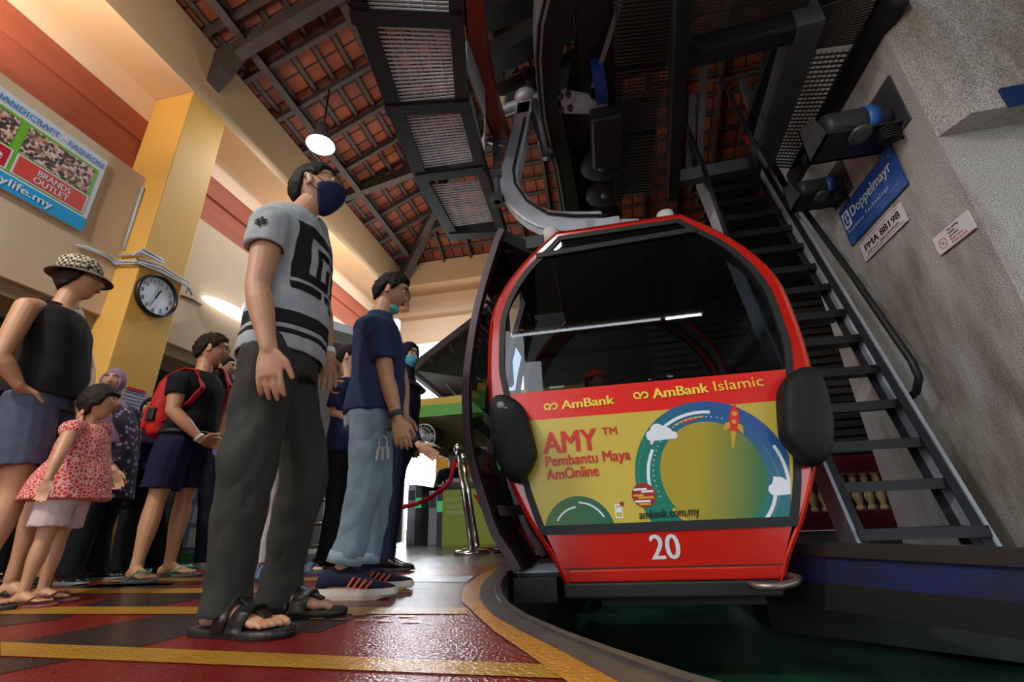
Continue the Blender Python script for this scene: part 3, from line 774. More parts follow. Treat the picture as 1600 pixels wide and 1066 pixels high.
bm = new(); add_tube(bm, [(TX - .28, 3.4, TZ - .06), (TX + .22, 3.38, TZ + .02)], .06, 14); add_ball(bm, (TX, 3.38, TZ + .03), (.12, .12, .1)); add_box(bm, (TX - .1, 3.33, TZ - .22), (TX + .06, 3.47, TZ - .06)); obj('grip_clamp', bm, SILVER, han, bevel=.01)
bm = new(); add_tube(bm, [(TX - .2, 3.4, TZ + .03), (TX - .27, 3.4, TZ + .05)], .075, 16); obj('grip_roller', bm, M('roller_cream', 'b9ac93', .5), han)
PI1 = [(-0.352, 4.759), (-0.193, 3.641)]
bm = new(); add_tube(bm, [(PI1[0][0], 3.4, PI1[0][1]), (PI1[1][0], 3.4, PI1[1][1] - .1)], .065, 16); obj('grip_lever', bm, M('lever_grey', '54565b', .35, metal=.6), han, smooth=True)
bm = new()
for k in range(3): add_box(bm, (HA[4][0] - .2 + k * .02, 3.3, HA[5][1] - .3 + k * .28), (HA[4][0] - .08, 3.42, HA[5][1] - .22 + k * .28))
add_tube(bm, [(HA[5][0] - .12, 3.34, HA[5][1] + .5), (HA[5][0] - .12, 3.34, HA[5][1] - .3)], .03, 10); add_tube(bm, [(HA[5][0] - .2, 3.4, HA[5][1] + .55), (HA[5][0] + .02, 3.4, HA[5][1] + .45)], .04, 10)
obj('damper', bm, GREYSTEEL, han)


# ================================================================== STATION MACHINERY
GRATE = M('grating_bars', 'ccd5de', .4, metal=.1)
GRATED = M('grating_bars_dark', '4a4642', .5, metal=.5)
def lerp2(q, u, v):
    a, b, c, d = [V(p) for p in q]       # a near-left, b near-right, c far-right, d far-left
    return a.lerp(b, u).lerp(d.lerp(c, u), v)
def grating(name, q, nbar, ncross, parent, mat, th=.016, tall=.012):
    bm = new()
    for k in range(nbar):
        v = (k + .5) / nbar; add_bar(bm, lerp2(q, 0, v), lerp2(q, 1, v), th * .6, tall)
    for k in range(ncross):
        u = (k + .5) / ncross; add_bar(bm, lerp2(q, u, 0) + V((0, 0, .008)), lerp2(q, u, 1) + V((0, 0, .008)), .005, .006)
    return obj(name, bm, mat, parent)

# ---- catwalk with open grating, left of the launch rail
CWL = [(-1.251, 1.54, 3.5), (-1.31, 1.68, 3.5), (-1.418, 2.405, 3.5), (-1.443, 2.551, 3.5), (-1.538, 3.438, 3.5), (-1.528, 4.431, 3.5)]
CWR = [(-0.549, 1.734, 3.5), (-0.595, 1.882, 3.5), (-0.769, 2.546, 3.5), (-0.766, 2.685, 3.5), (-0.824, 3.381, 3.5), (-0.851, 4.538, 3.5)]
cat = thing('catwalk', 'dark steel catwalk with light open grating curving overhead left of the launch rail', 'catwalk', (-1.1, 3.0, 3.5))
def rail_along(bm, pts, w, hgt, dz=0, sx=0):
    for a, b in zip(pts, pts[1:]): add_bar(bm, (a[0] + sx, a[1], a[2] + dz), (b[0] + sx, b[1], b[2] + dz), w, hgt)
bm = new(); rail_along(bm, CWL, .13, .16, .05, .06); obj('side_channel', bm, BLACKSTEEL, cat)
bm = new(); rail_along(bm, CWR, .10, .16, .05, -.04); obj('side_channel', bm, BLACKSTEEL, cat)
for (a, b, w) in [((-1.344, 1.763, 3.5), (-0.62, 1.962, 3.5), 0.09), ((-1.452, 2.51, 3.5), (-0.759, 2.623, 3.5), 0.1), ((-1.503, 3.305, 3.5), (-0.83, 3.353, 3.5), 0.1), ((-1.504, 4.314, 3.5), (-0.844, 4.432, 3.5), 0.12)]:
    bm = new(); add_bar(bm, V(a) + V((0, 0, .04)), V(b) + V((0, 0, .04)), w, .16); obj('cross_beam', bm, BLACKSTEEL, cat)
QS = [[(-1.174, 1.557, 3.5), (-0.599, 1.704, 3.5), (-0.652, 1.92, 3.5), (-1.252, 1.75, 3.5)], [(-1.26, 1.816, 3.5), (-0.691, 1.981, 3.5), (-0.803, 2.55, 3.5), (-1.394, 2.473, 3.5)], [(-1.412, 2.584, 3.5), (-0.839, 2.668, 3.5), (-0.857, 3.26, 3.5), (-1.43, 3.224, 3.5)], [(-1.423, 3.447, 3.5), (-0.871, 3.507, 3.5), (-0.871, 4.208, 3.5), (-1.438, 4.188, 3.5)]]
for q, n in zip(QS, (8, 20, 19, 19)): grating('grating', q, n, 7, cat, GRATE)
BP = [(-0.712, 2.341, 3.55), (-0.688, 2.836, 3.55), (-0.811, 3.307, 3.55), (-0.868, 3.399, 3.55)]
bm = new(); vs = [V(p) for p in BP]
for a, b in zip(vs, vs[1:]): add_poly(bm, [a, b, b + V((0, 0, .35)), a + V((0, 0, .35))], (.012, 0, 0))
obj('end_plate', bm, SILVER, cat)
ORANGE = M('rail_orange', '8c2d14', .45, var=.2, vscale=5)
orl = thing('orange_rail', 'curved orange red steel rail beside the catwalk grating', 'rail', (-.7, 2.6, 3.9))
ol = [(-0.603, 1.952, 3.9), (-0.641, 2.075, 3.9), (-0.705, 2.334, 3.9), (-0.746, 2.643, 3.9), (-0.749, 3.022, 3.9), (-0.744, 3.301, 3.9), (-0.709, 3.706, 3.9)]
orr = [(-0.477, 1.98, 3.9), (-0.51, 2.105, 3.9), (-0.564, 2.367, 3.9), (-0.6, 2.676, 3.9), (-0.62, 3.134, 3.9), (-0.611, 3.416, 3.9), (-0.576, 3.787, 3.9)]
bm = new()
for i in range(6):
    add_poly(bm, [ol[i], orr[i], orr[i + 1], ol[i + 1]], (0, 0, .02))
    add_poly(bm, [orr[i], orr[i + 1], V(orr[i + 1]) + V((0, 0, .25)), V(orr[i]) + V((0, 0, .25))], (.015, 0, 0))
    add_poly(bm, [ol[i], ol[i + 1], V(ol[i + 1]) + V((0, 0, .25)), V(ol[i]) + V((0, 0, .25))], (.015, 0, 0))
obj('rail_beam', bm, ORANGE, orl)
OB = [(-0.763, 2.318, 3.85), (-0.696, 2.307, 3.85), (-0.756, 2.484, 3.85), (-0.823, 2.503, 3.85)]
bm = new(); add_poly(bm, OB, (0, 0, .12)); obj('rail_bracket', bm, M('bracket_orange', 'e2572b', .4), orl)

# ---- launch rail over the cabin
RAILM = M('launch_rail', '222429', .38, metal=.4, var=.2, vscale=6)
RAILF = M('launch_rail_face', '8f939c', .3, metal=.6)
lr = thing('launch_rail', 'large dark curved cable car launch rail above the hanger arm', 'rail', (0, 2.8, 3.6))
ll = [(0.02, 1.881, 3.6), (-0.05, 2.025, 3.6), (-0.114, 2.187, 3.6), (-0.167, 2.445, 3.6), (-0.189, 2.704, 3.6), (-0.203, 2.997, 3.6), (-0.185, 3.36, 3.6), (-0.159, 3.628, 3.6), (-0.151, 4.215, 3.6), (-0.144, 4.622, 3.6)]
lr_ = [(0.238, 1.968, 3.6), (0.171, 2.075, 3.6), (0.082, 2.232, 3.6), (0.005, 2.485, 3.6), (-0.032, 2.741, 3.6), (-0.038, 3.072, 3.6), (-0.008, 3.47, 3.6), (0.004, 3.723, 3.6), (0.035, 4.273, 3.6), (0.063, 4.675, 3.6)]
bm = new(); bm2 = new()
for i in range(9):
    add_poly(bm, [ll[i], lr_[i], lr_[i + 1], ll[i + 1]], (0, 0, .03))
    add_poly(bm, [lr_[i], lr_[i + 1], V(lr_[i + 1]) + V((0, 0, .35)), V(lr_[i]) + V((0, 0, .35))], (.02, 0, 0))
    add_poly(bm2, [V(ll[i]) + V((-.012, 0, .0)), V(ll[i + 1]) + V((-.012, 0, .0)), V(ll[i + 1]) + V((-.012, 0, .35)), V(ll[i]) + V((-.012, 0, .35))], (.01, 0, 0))
obj('rail_beam', bm, RAILM, lr); obj('rail_face', bm2, RAILF, lr)
bm = new()
for i in range(9): add_bar(bm, V(ll[i]) + V((.03, 0, -.012)), V(ll[i + 1]) + V((.03, 0, -.012)), .018, .02)
obj('rail_lip', bm, RAILF, lr)
KP = [(-0.032, 2.784, 3.6), (0.065, 2.795, 3.6), (0.228, 2.864, 3.6), (0.253, 2.922, 3.6), (0.372, 2.989, 3.6), (0.417, 3.047, 3.6), (0.271, 3.067, 3.6), (-0.035, 2.981, 3.6)]
bm = new(); add_poly(bm, KP, (0, 0, .03)); kp = obj('bracket_plate', bm, SILVER, lr)
for c in [(-0.013, 2.797, 3.58), (0.052, 2.794, 3.58), (-0.021, 2.939, 3.58), (0.057, 2.937, 3.58)]:
    bm = new(); add_lathe(bm, [(0, -.03), (.016, -.03), (.016, .0), (.026, 0), (.026, .02), (0, .02)], c, 8); obj('bolt', bm, RUBBER, kp)
DG = [(0.495, 2.077, 3.62), (0.624, 2.107, 3.62), (0.381, 2.866, 3.62), (0.254, 2.8, 3.62)]
bm = new(); add_poly(bm, DG, (0, 0, .2)); obj('diagonal_beam', bm, RAILM, lr)
bm = new(); add_poly(bm, [V(DG[0]) + V((-.012, 0, -.01)), V(DG[0]) + V((.025, 0, -.01)), V(DG[3]) + V((.03, 0, -.01)), V(DG[3]) + V((-.012, 0, -.01))], (0, 0, .012)); obj('beam_highlight', bm, RAILF, lr)  # lighter strip standing in for the grey highlight along the beam
# drive machinery above the cabin: tyres, housings
mach = lr
bm = new(); add_box(bm, (.16, 2.0, 3.72), (.52, 3.3, 4.1)); obj('housing', bm, BLACKSTEEL, mach)
bm = new(); add_box(bm, (.22, 3.0, 3.45), (.50, 3.6, 3.70)); obj('motor_box', bm, BLACKSTEEL, mach, bevel=.02)
for k, (x, y) in enumerate(((.33, 3.75), (.36, 4.2), (.30, 4.65))):
    bm = new(); add_lathe(bm, [(.05, -.05), (.2, -.06), (.23, -.03), (.23, .03), (.2, .06), (.05, .05)], (x, y, 3.66), 24); t = obj('tyre', bm, RUBBER, mach)
    bm = new(); add_lathe(bm, [(0, -.055), (.06, -.055), (.06, .055), (0, .055)], (x, y, 3.66), 14); obj('hub', bm, GREYSTEEL, t)
bm = new(); add_bar(bm, (.1, 3.65, 3.85), (.42, 4.9, 3.85), .12, .14); obj('carrier_beam', bm, BLACKSTEEL, mach)
bm = new(); add_bar(bm, (.30, 2.6, 3.64), (.34, 2.95, 3.64), .1, .12); obj('blue_cover', bm, M('cover_blue', '1d3e8c', .4), mach)
# ---- deck of dark gratings over the stair
deck = thing('machine_deck', 'dark steel machine platform with gratings over the stair and cabin', 'platform', (1.4, 2.6, 3.5))
for a, b, w, hh, m in [((0.843, 2.056, 3.45), (1.037, 4.14, 3.45), 0.1, 0.2, 0), ((0.93, 2.557, 3.48), (1.814, 2.52, 3.48), 0.12, 0.2, 0), ((1.743, 2.441, 3.48), (1.848, 3.838, 3.48), 0.17, 0.22, 1), ((0.989, 3.996, 3.5), (1.828, 3.959, 3.5), 0.1, 0.14, 1), ((2.29, 2.439, 3.48), (2.303, 4.318, 3.48), 0.1, 0.2, 0)]:
    bm = new(); add_bar(bm, a, b, w, hh); obj('deck_beam', bm, GREYSTEEL if m else BLACKSTEEL, deck)
GQ = [[(0.413, 2.018, 3.55), (0.818, 2.07, 3.55), (0.87, 2.653, 3.55), (0.438, 2.607, 3.55)], [(0.438, 2.646, 3.55), (0.873, 2.68, 3.55), (0.936, 3.33, 3.55), (0.435, 3.285, 3.55)], [(0.436, 3.331, 3.55), (0.942, 3.376, 3.55), (1.038, 4.295, 3.55), (0.424, 4.217, 3.55)], [(0.923, 2.093, 3.55), (1.725, 2.159, 3.55), (1.781, 2.495, 3.55), (0.976, 2.537, 3.55)], [(1.853, 2.467, 3.55), (2.292, 2.4, 3.55), (2.329, 2.837, 3.55), (1.923, 2.806, 3.55)], [(1.907, 2.833, 3.55), (2.326, 2.888, 3.55), (2.332, 4.211, 3.55), (2.002, 4.102, 3.55)]]
for q, n in zip(GQ, (20, 20, 20, 18, 18, 30)): grating('grating', q, n, 10, deck, GRATED)
for x0, y0, x1, y1 in ((.56, .4, .98, 2.1), (1.0, .4, 2.3, 2.2), (.56, 3.45, .95, 4.9), (.56, 2.2, .98, 3.2), (1.9, 2.8, 2.3, 4.2)):
    bm = new(); add_box(bm, (x0, y0, 4.12), (x1, y1, 4.2)); obj('deck_plate', bm, BLACKSTEEL, deck)
for (a, b) in [((1.696, 4.1, 5.263), (1.345, 4.1, 3.677)), ((1.486, 4.15, 4.773), (1.267, 4.15, 3.704)), ((2.076, 4.2, 4.925), (2.07, 4.2, 4.107))]:
    bm = new(); add_bar(bm, a, b, .07, .07, (0, 1, 0)); obj('post', bm, GREYSTEEL, deck)
bm = new(); 
for a in [[(1.745, 4.2, 4.969), (2.47, 4.2, 4.987)]]: add_bar(bm, a[0], a[1], .03, .03)
obj('guard_rail', bm, GREYSTEEL, deck)
RB = (1.986, 4.25, 4.142)
bm = new(); add_poly(bm, [(RB[0] - .04, 4.25, RB[2] - .1), (RB[0] + .05, 4.25, RB[2] - .1), (RB[0] + .09, 4.25, RB[2] + .12), (RB[0] - .02, 4.25, RB[2] + .06)], (0, .02, 0)); obj('red_flag', bm, M('flag_red', 'd02a1c', .6), deck)
PN = [(0.178, 2.374, 3.78), (0.464, 2.439, 3.78), (0.495, 4.744, 3.78), (0.064, 4.831, 3.78), (-0.002, 3.659, 3.78), (-0.028, 3.241, 3.78)]
bm = new(); add_poly(bm, PN, (0, 0, .03)); obj('machine_panel', bm, BLACKSTEEL, mach)
# upper dark girders seen between rails
gd = thing('girder', 'dark steel girders crossing high above the orange rail', 'girder', (0, 3.4, 5))
for a, b in [((-0.699, 3.075, 4.6), (-0.17, 2.951, 4.6)), ((-0.764, 3.559, 4.6), (-0.17, 3.417, 4.6)), ((-0.794, 2.898, 5.0), (0.124, 2.804, 5.0))]:
    bm = new(); d = (V(b) - V(a)); add_bar(bm, V(a) - d * .1, V(b) + d * 1.6, .22, .22); obj('girder_beam', bm, BLACKSTEEL, gd)

# ---- steep steel stair to the deck
TR = [(3.127, 0.144), (3.253, 0.403), (3.326, 0.654), (3.424, 0.923), (3.523, 1.197), (3.612, 1.467), (3.711, 1.722), (3.791, 1.997), (3.898, 2.254), (3.983, 2.522), (4.078, 2.788), (4.17, 3.046), (4.265, 3.305), (4.363, 3.565), (4.492, 3.849)]
stair = thing('steel_stair', 'steep open steel stair rising beside the washed stone wall', 'stair', (1.7, 3.2, 0))
SL = [(3.14, 0.015), (4.222, 3.659)]
for x in (2.02, 1.36):
    bm = new(); a, b = SL; add_bar(bm, (x, a[0] + .03, a[1]), (x, b[0] + .03, b[1]), .02, .2, (0, -1, .3)); st = obj('stringer', bm, M('stringer_steel', 'b0b8c2', .35, metal=.2, var=.3, vscale=6), stair)
    bm = new()
    for s in (-.095, .095): add_bar(bm, (x + (-.03 if x > 1.7 else .03), a[0] + .03 + s * 1.0, a[1] + s * .3), (x + (-.03 if x > 1.7 else .03), b[0] + .03 + s, b[1] + s * .3), .06, .008, (0, -1, .3))
    obj('stringer_flange', bm, BLACKSTEEL, st)
for (y, z) in TR:
    bm = new(); add_box(bm, (1.37, y - .04, z - .03), (2.01, y + .17, z)); add_box(bm, (1.37, y - .045, z - .055), (2.01, y - .035, z + .004)); obj('tread', bm, BLACKSTEEL, stair)
HR = [(2.12, 4.308, 4.074), (2.12, 4.136, 3.363), (2.12, 3.63, 2.005), (2.12, 3.345, 1.163), (2.12, 3.338, 1.048), (2.12, 3.412, 0.971), (2.12, 3.634, 0.917)]
bm = new(); add_tube(bm, HR, .024, 12); hr = obj('handrail', bm, BLACKSTEEL, stair, smooth=True)
bm = new(); add_bar(bm, HR[1], (2.03, HR[1][1] + .12, HR[1][2] - .2), .03, .03); obj('handrail_stub', bm, GREYSTEEL, hr)
H2 = [[(1.34, 4.243, 4.766), (1.34, 3.929, 3.54), (1.34, 3.793, 2.608)], [(1.6, 3.587, 4.342), (1.6, 3.437, 3.496), (1.6, 3.279, 2.891)]]
for pts in H2:
    bm = new(); add_tube(bm, pts, .022, 10); obj('handrail', bm, BLACKSTEEL, stair, smooth=True)

# ---- blue guide beam across the pit
gb = thing('guide_beam', 'long dark blue steel guide beam across the pit right of the cabin', 'beam', (1.3, 2.4, .0))
ga, gbb = V((0.80, 3.21, 0)), V((2.28, .96, 0))
for z0, z1, w, m in ((.045, .1, .16, M('rusty_edge', '231d1b', .7, var=.4, vscale=14)), (-.075, .045, .12, M('beam_blue', '17225c', .5, var=.5, vscale=7, col2='20202c')), (-.19, -.075, .15, M('beam_black', '070707', .7))):
    bm = new(); add_bar(bm, ga + V((0, 0, (z0 + z1) / 2)), gbb + V((0, 0, (z0 + z1) / 2)), w, z1 - z0); obj('beam_band', bm, m, gb)
for t in (.985,):
    bm = new(); q = ga.lerp(gbb, t); add_box(bm, (q.x - .06, q.y - .06, -.5), (q.x + .06, q.y + .06, -.19)); obj('beam_post', bm, M('beam_black', '0c0c0d'), gb)

bm = new(); add_box(bm, (-.6, 6.6, -.5), (1.0, 6.75, .12)); struct('wall_pit_end', bm, M('pit_wall', '1c2f27', .7, var=.3, vscale=3))
# ---- signs on the stone wall (wall face X = 2.3)
def wall_sign(name, label, q, col, cat='sign'):
    (y0, z1), (y1, z0) = q
    o = box_obj(name, (2.282, min(y0, y1), z0), (2.296, max(y0, y1), z1), col, bevel=.002)
    return tag(o, label, cat)
UX, UY = (0, -1, 0), (0, 0, 1)
SB = [(3.774, 2.67), (2.994, 2.7), (2.988, 2.344), (3.793, 2.324)]
sy0, sy1 = (SB[0][0] + SB[3][0]) / 2, (SB[1][0] + SB[2][0]) / 2; sz1, sz0 = (SB[0][1] + SB[1][1]) / 2, (SB[2][1] + SB[3][1]) / 2
sg = wall_sign('wall_sign', 'blue ropeway maker sign with white lettering on the stone wall', ((sy0, sz1), (sy1, sz0)), M('sign_blue', '1f4c98', .35))
W_, H_ = sy0 - sy1, sz1 - sz0; XS = 2.2805
SW = M('sign_white', 'd9dde4', .4); SLB = M('sign_lightblue', '6f9ad0', .4)
def on_sign(o, u, v): return (XS, sy0 - u * W_, sz0 + v * H_)
bm = new(); add_poly(bm, [on_sign(0, .03, .42), on_sign(0, .16, .42), on_sign(0, .16, .85), on_sign(0, .03, .85)])
sq = obj('emblem', bm, SW, sg)
bm = new(); SBL = M('sign_blue', '1f4c98')
ell = [V(on_sign(0, .095 + .05 * math.cos(a), .635 + .17 * math.sin(a))) + V((-.0006, 0, 0)) for a in [2 * PI * k / 32 for k in range(32)]]; add_poly(bm, ell); obj('emblem_ring', bm, SBL, sq)
text_obj('lettering', 'D', V(on_sign(0, .072, .53)) + V((-.0012, 0, 0)), UX, UY, H_ * .3, SW, sq, .02)
text_obj('lettering', 'Doppelmayr', on_sign(0, .185, .56), UX, UY, H_ * .36, SW, sg, .012, W_ * .72)
text_obj('lettering', 'Ropeway Technology', on_sign(0, .05, .29), UX, UY, H_ * .13, SW, sg, 0, W_ * .74, spacing=1.35)
text_obj('lettering', '®', on_sign(0, .93, .82), UX, UY, H_ * .08, SW, sg)
text_obj('lettering', 'A-6961 Wolfurt, Rickenbacherstrasse, Tel. +43/5574/604, Fax. +43/5574/75590', on_sign(0, .04, .16), UX, UY, H_ * .065, SLB, sg, 0, W_ * .9)
text_obj('lettering', 'Internet: http://www.doppelmayr.com   E-Mail: dm@doppelmayr.com', on_sign(0, .04, .07), UX, UY, H_ * .065, SLB, sg, 0, W_ * .84)
PB = [(3.683, 2.278), (3.101, 2.281), (3.138, 2.132), (3.679, 2.109)]
py0, py1 = (PB[0][0] + PB[3][0]) / 2, (PB[1][0] + PB[2][0]) / 2; pz1, pz0 = (PB[0][1] + PB[1][1]) / 2, (PB[2][1] + PB[3][1]) / 2
sg2 = wall_sign('wall_sign', 'white plate with black registration number below the blue sign', ((py0, pz1), (py1, pz0)), M('plate_white', 'd6cfd4', .45))
PW, PH = py0 - py1, pz1 - pz0
text_obj('lettering', 'PMA 88198', (XS, py0 - PW * .09, pz0 + PH * .42), UX, UY, PH * .5, LBLK, sg2, .035, PW * .82)
text_obj('lettering', 'JKKP 16 IRT. 4X8.3-20020906(K)', (XS, py0 - PW * .12, pz0 + PH * .2), UX, UY, PH * .16, LBLK, sg2, .012, PW * .76)
bm = new()
for v0 in (.1, .88): add_poly(bm, [(XS, py0 - PW * .05, pz0 + PH * v0), (XS, py0 - PW * .95, pz0 + PH * v0), (XS, py0 - PW * .95, pz0 + PH * (v0 + .03)), (XS, py0 - PW * .05, pz0 + PH * (v0 + .03))])
obj('border_line', bm, M('line_red', 'a8443f', .5), sg2)
NB = [(2.999, 1.878), (2.69, 1.883), (2.685, 1.756), (2.999, 1.75)]
ny0, ny1 = (NB[0][0] + NB[3][0]) / 2, (NB[1][0] + NB[2][0]) / 2; nz1, nz0 = (NB[0][1] + NB[1][1]) / 2, (NB[2][1] + NB[3][1]) / 2
sg3 = wall_sign('wall_sign', 'small white no eating notice with red prohibition ring on the stone wall', ((ny0, nz1), (ny1, nz0)), M('notice_white', 'd9d3d3', .45))
NW, NH = ny0 - ny1, nz1 - nz0
for k, (tx, c) in enumerate((('No eating', LBLK), ('inside', LBLK), ('gondola', LBLK), ('Jangan makan', LRED), ('di dalam gondola', LRED))):
    text_obj('lettering', tx, (XS, ny0 - NW * .42, nz0 + NH * (.78 - k * .17)), UX, UY, NH * (.19 if k < 3 else .15), c, sg3, .018 if k < 3 else .012)
bm = new(); cy_, cz_ = ny0 - NW * .22, nz0 + NH * .42; rr = NH * .27
for k in range(28):
    a, b = 2 * PI * k / 28, 2 * PI * (k + 1) / 28
    add_poly(bm, [(XS, cy_ - rr * math.cos(a), cz_ + rr * math.sin(a)), (XS, cy_ - rr * math.cos(b), cz_ + rr * math.sin(b)), (XS, cy_ - rr * .84 * math.cos(b), cz_ + rr * .84 * math.sin(b)), (XS, cy_ - rr * .84 * math.cos(a), cz_ + rr * .84 * math.sin(a))])
add_bar(bm, (XS, cy_ + rr * .6, cz_ + rr * .6), (XS, cy_ - rr * .6, cz_ - rr * .6), .001, rr * .12, (0, 1, 1)); obj('prohibition_ring', bm, M('ring_red', 'c4573e', .5), sg3)
bm = new(); add_ball(bm, (XS, cy_, cz_), (.0005, rr * .35, rr * .2), seg=12); obj('food_symbol', bm, M('symbol_grey', '8a7a70', .5), sg3)

# ---- two wall motors with blue bands
def wall_motor(c, s, label):
    x, y, z = c                                  # c lies on the wall face; the motor sticks out towards -X in an open trough
    t = thing('wall_motor', label, 'motor', (x, y, z), 'blue banded motors on the stone wall')
    L_, r = .52 * s, .115 * s
    bm = new(); add_box(bm, (x - L_, y - .15 * s, z - .17 * s), (x, y + .17 * s, z - .15 * s)); tr_ = obj('trough', bm, BLACKSTEEL, t)
    bm = new(); add_box(bm, (x - L_, y + .15 * s, z - .17 * s), (x, y + .17 * s, z + .19 * s)); obj('trough_side', bm, BLACKSTEEL, tr_)
    bm = new(); add_poly(bm, [(x - L_, y - .15 * s, z - .17 * s), (x - L_, y + .17 * s, z - .17 * s), (x - L_, y + .17 * s, z + .19 * s), (x - L_, y - .05 * s, z + .1 * s)], (.012, 0, 0)); obj('end_plate', bm, GREYSTEEL, tr_)
    bm = new(); add_box(bm, (x - .015, y - .2 * s, z - .2 * s), (x, y + .2 * s, z + .24 * s)); obj('wall_plate', bm, GREYSTEEL, tr_)
    bm = new(); add_lathe(bm, [(0, -L_ * .9), (r * .9, -L_ * .9), (r, -L_ * .82), (r, -.06 * s), (r * .85, -.03 * s), (0, -.03 * s)], (x, y - .03 * s, z - .02 * s), 24, axis=(1, 0, 0)); obj('motor_body', bm, M('motor_grey', '33353a', .5, metal=.2), t)
    bm = new(); add_lathe(bm, [(r * 1.02, -.2 * s), (r * 1.08, -.2 * s), (r * 1.08, -.12 * s), (r * 1.02, -.12 * s)], (x, y - .03 * s, z - .02 * s), 28, axis=(1, 0, 0), capped=False); obj('blue_band', bm, M('band_blue', '2a5fb0', .4), t)
    bm = new(); add_lathe(bm, [(0, 0), (.075 * s, 0), (.08 * s, .015 * s), (.06 * s, .03 * s), (.03 * s, .03 * s), (0, .02 * s)], (x - .28 * s, y - .1 * s, z - .17 * s), 22, axis=(0, -.3, -1)); obj('terminal_cap', bm, GREYSTEEL, t)
    bm = new(); add_tube(bm, [(x - .1 * s + .07 * s * math.cos(a), y - .1 * s + .05 * s * math.sin(a), z - .17 * s - a * .0035 * s) for a in [k * .5 for k in range(64)]], .007 * s, 6); obj('coiled_cable', bm, RUBBER, t, smooth=True)
    return t
MC = [(2.3, 2.948, 2.876), (2.3, 3.666, 2.887)]
wall_motor(MC[0], .95, 'black wall motor with bright blue band, the upper and nearer of two')
wall_motor(MC[1], .75, 'black wall motor with blue band, lower and behind the stair handrail')
bm = new(); add_box(bm, (2.56, CW[1] - .02, 2.408), (2.9, CW[1] - .002, 2.549))
tag(obj('wall_sign', bm, M('sign_darkblue', '14305e', .4)), 'dark blue sign cut by the right edge high on the stone wall', 'sign')

# ---- balustrade and slatted screen beyond the stair
bal = thing('balustrade', 'cream balusters between maroon rails beyond the steel stair', 'balustrade', (3.3, 7.5, 0))
MAR = M('maroon_paint', '7a2338', .5, var=.15, vscale=5); CREAM = M('baluster_cream', 'd8bd8a', .55, var=.12, vscale=9)
for z0, z1 in ((-.02, .22), (.72, .96)):
    bm = new(); add_box(bm, (1.3, 7.42, z0), (5.2, 7.62, z1)); obj('rail', bm, MAR, bal, bevel=.015)
BPROF = [(.0, .22), (.055, .22), (.055, .26), (.03, .29), (.045, .34), (.06, .40), (.05, .46), (.028, .50), (.045, .515), (.028, .53), (.032, .58), (.05, .64), (.03, .68), (.055, .69), (.055, .72), (0, .72)]
for k in range(26):
    bm = new(); add_lathe(bm, BPROF, (1.4 + k * .148, 7.52, 0), 12); o = obj('baluster', bm, CREAM, bal, smooth=True)
scr = thing('slat_screen', 'dark horizontal slat screen above the cream balustrade', 'screen', (3, 7.55, 1))
bm = new()
for k in range(22): add_box(bm, (1.0, 7.5, 1.0 + k * .125), (5.2, 7.54, 1.0 + k * .125 + .085))
obj('slats', bm, M('slat_dark', '5c5855', .6), scr)
for x in (1.2, 2.3, 3.6, 5.0):
    bm = new(); add_box(bm, (x, 7.545, .965), (x + .06, 7.6, 3.8)); obj('post', bm, BLACKSTEEL, scr)
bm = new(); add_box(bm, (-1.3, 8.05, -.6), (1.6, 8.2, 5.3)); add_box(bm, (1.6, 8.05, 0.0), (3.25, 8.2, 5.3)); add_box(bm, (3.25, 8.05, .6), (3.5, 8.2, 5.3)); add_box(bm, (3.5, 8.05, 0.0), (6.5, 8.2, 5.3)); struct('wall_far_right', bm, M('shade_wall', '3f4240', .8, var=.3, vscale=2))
bm = new(); add_box(bm, (5.3, 4.5, -.1), (5.4, 8.2, 9.0)); struct('side_sky_screen', bm, MATS['shade_wall'])  # added dark slab, blocks the sky behind the cabin's side window
bm = new(); add_box(bm, (1.0, 7.4, 3.7), (5.2, 7.7, 5.2)); struct('trim_12', bm, BLACKSTEEL)


# ================================================================== PEOPLE (tools)
def skin(name, col): 
    m = M(name, col, .5, var=.12, vscale=25, bump=.06, bscale=300)
    m.node_tree.nodes['Principled BSDF'].inputs['Subsurface Weight'].default_value = .08
    m.node_tree.nodes['Principled BSDF'].inputs['Subsurface Radius'].default_value = (.01, .004, .002)
    return m
def cloth(name, col, var=.15, rough=.85, col2=None, vs=30, bump=.25): return M(name, col, rough, var=var, vscale=vs, bump=bump, bscale=220, col2=col2, spec=.2)
HAIRB = M('hair_black', '0d0b0b', .7, var=.5, vscale=60, bump=.4, bscale=150, stretch=(1, 1, .3), spec=.25)
HAIRBR = M('hair_brown', '24150e', .7, var=.5, vscale=60, bump=.4, bscale=150, stretch=(1, 1, .3), spec=.25)
EYEW = M('eye_white', 'd8d0c8', .3); IRIS = M('iris_dark', '120b08', .2)

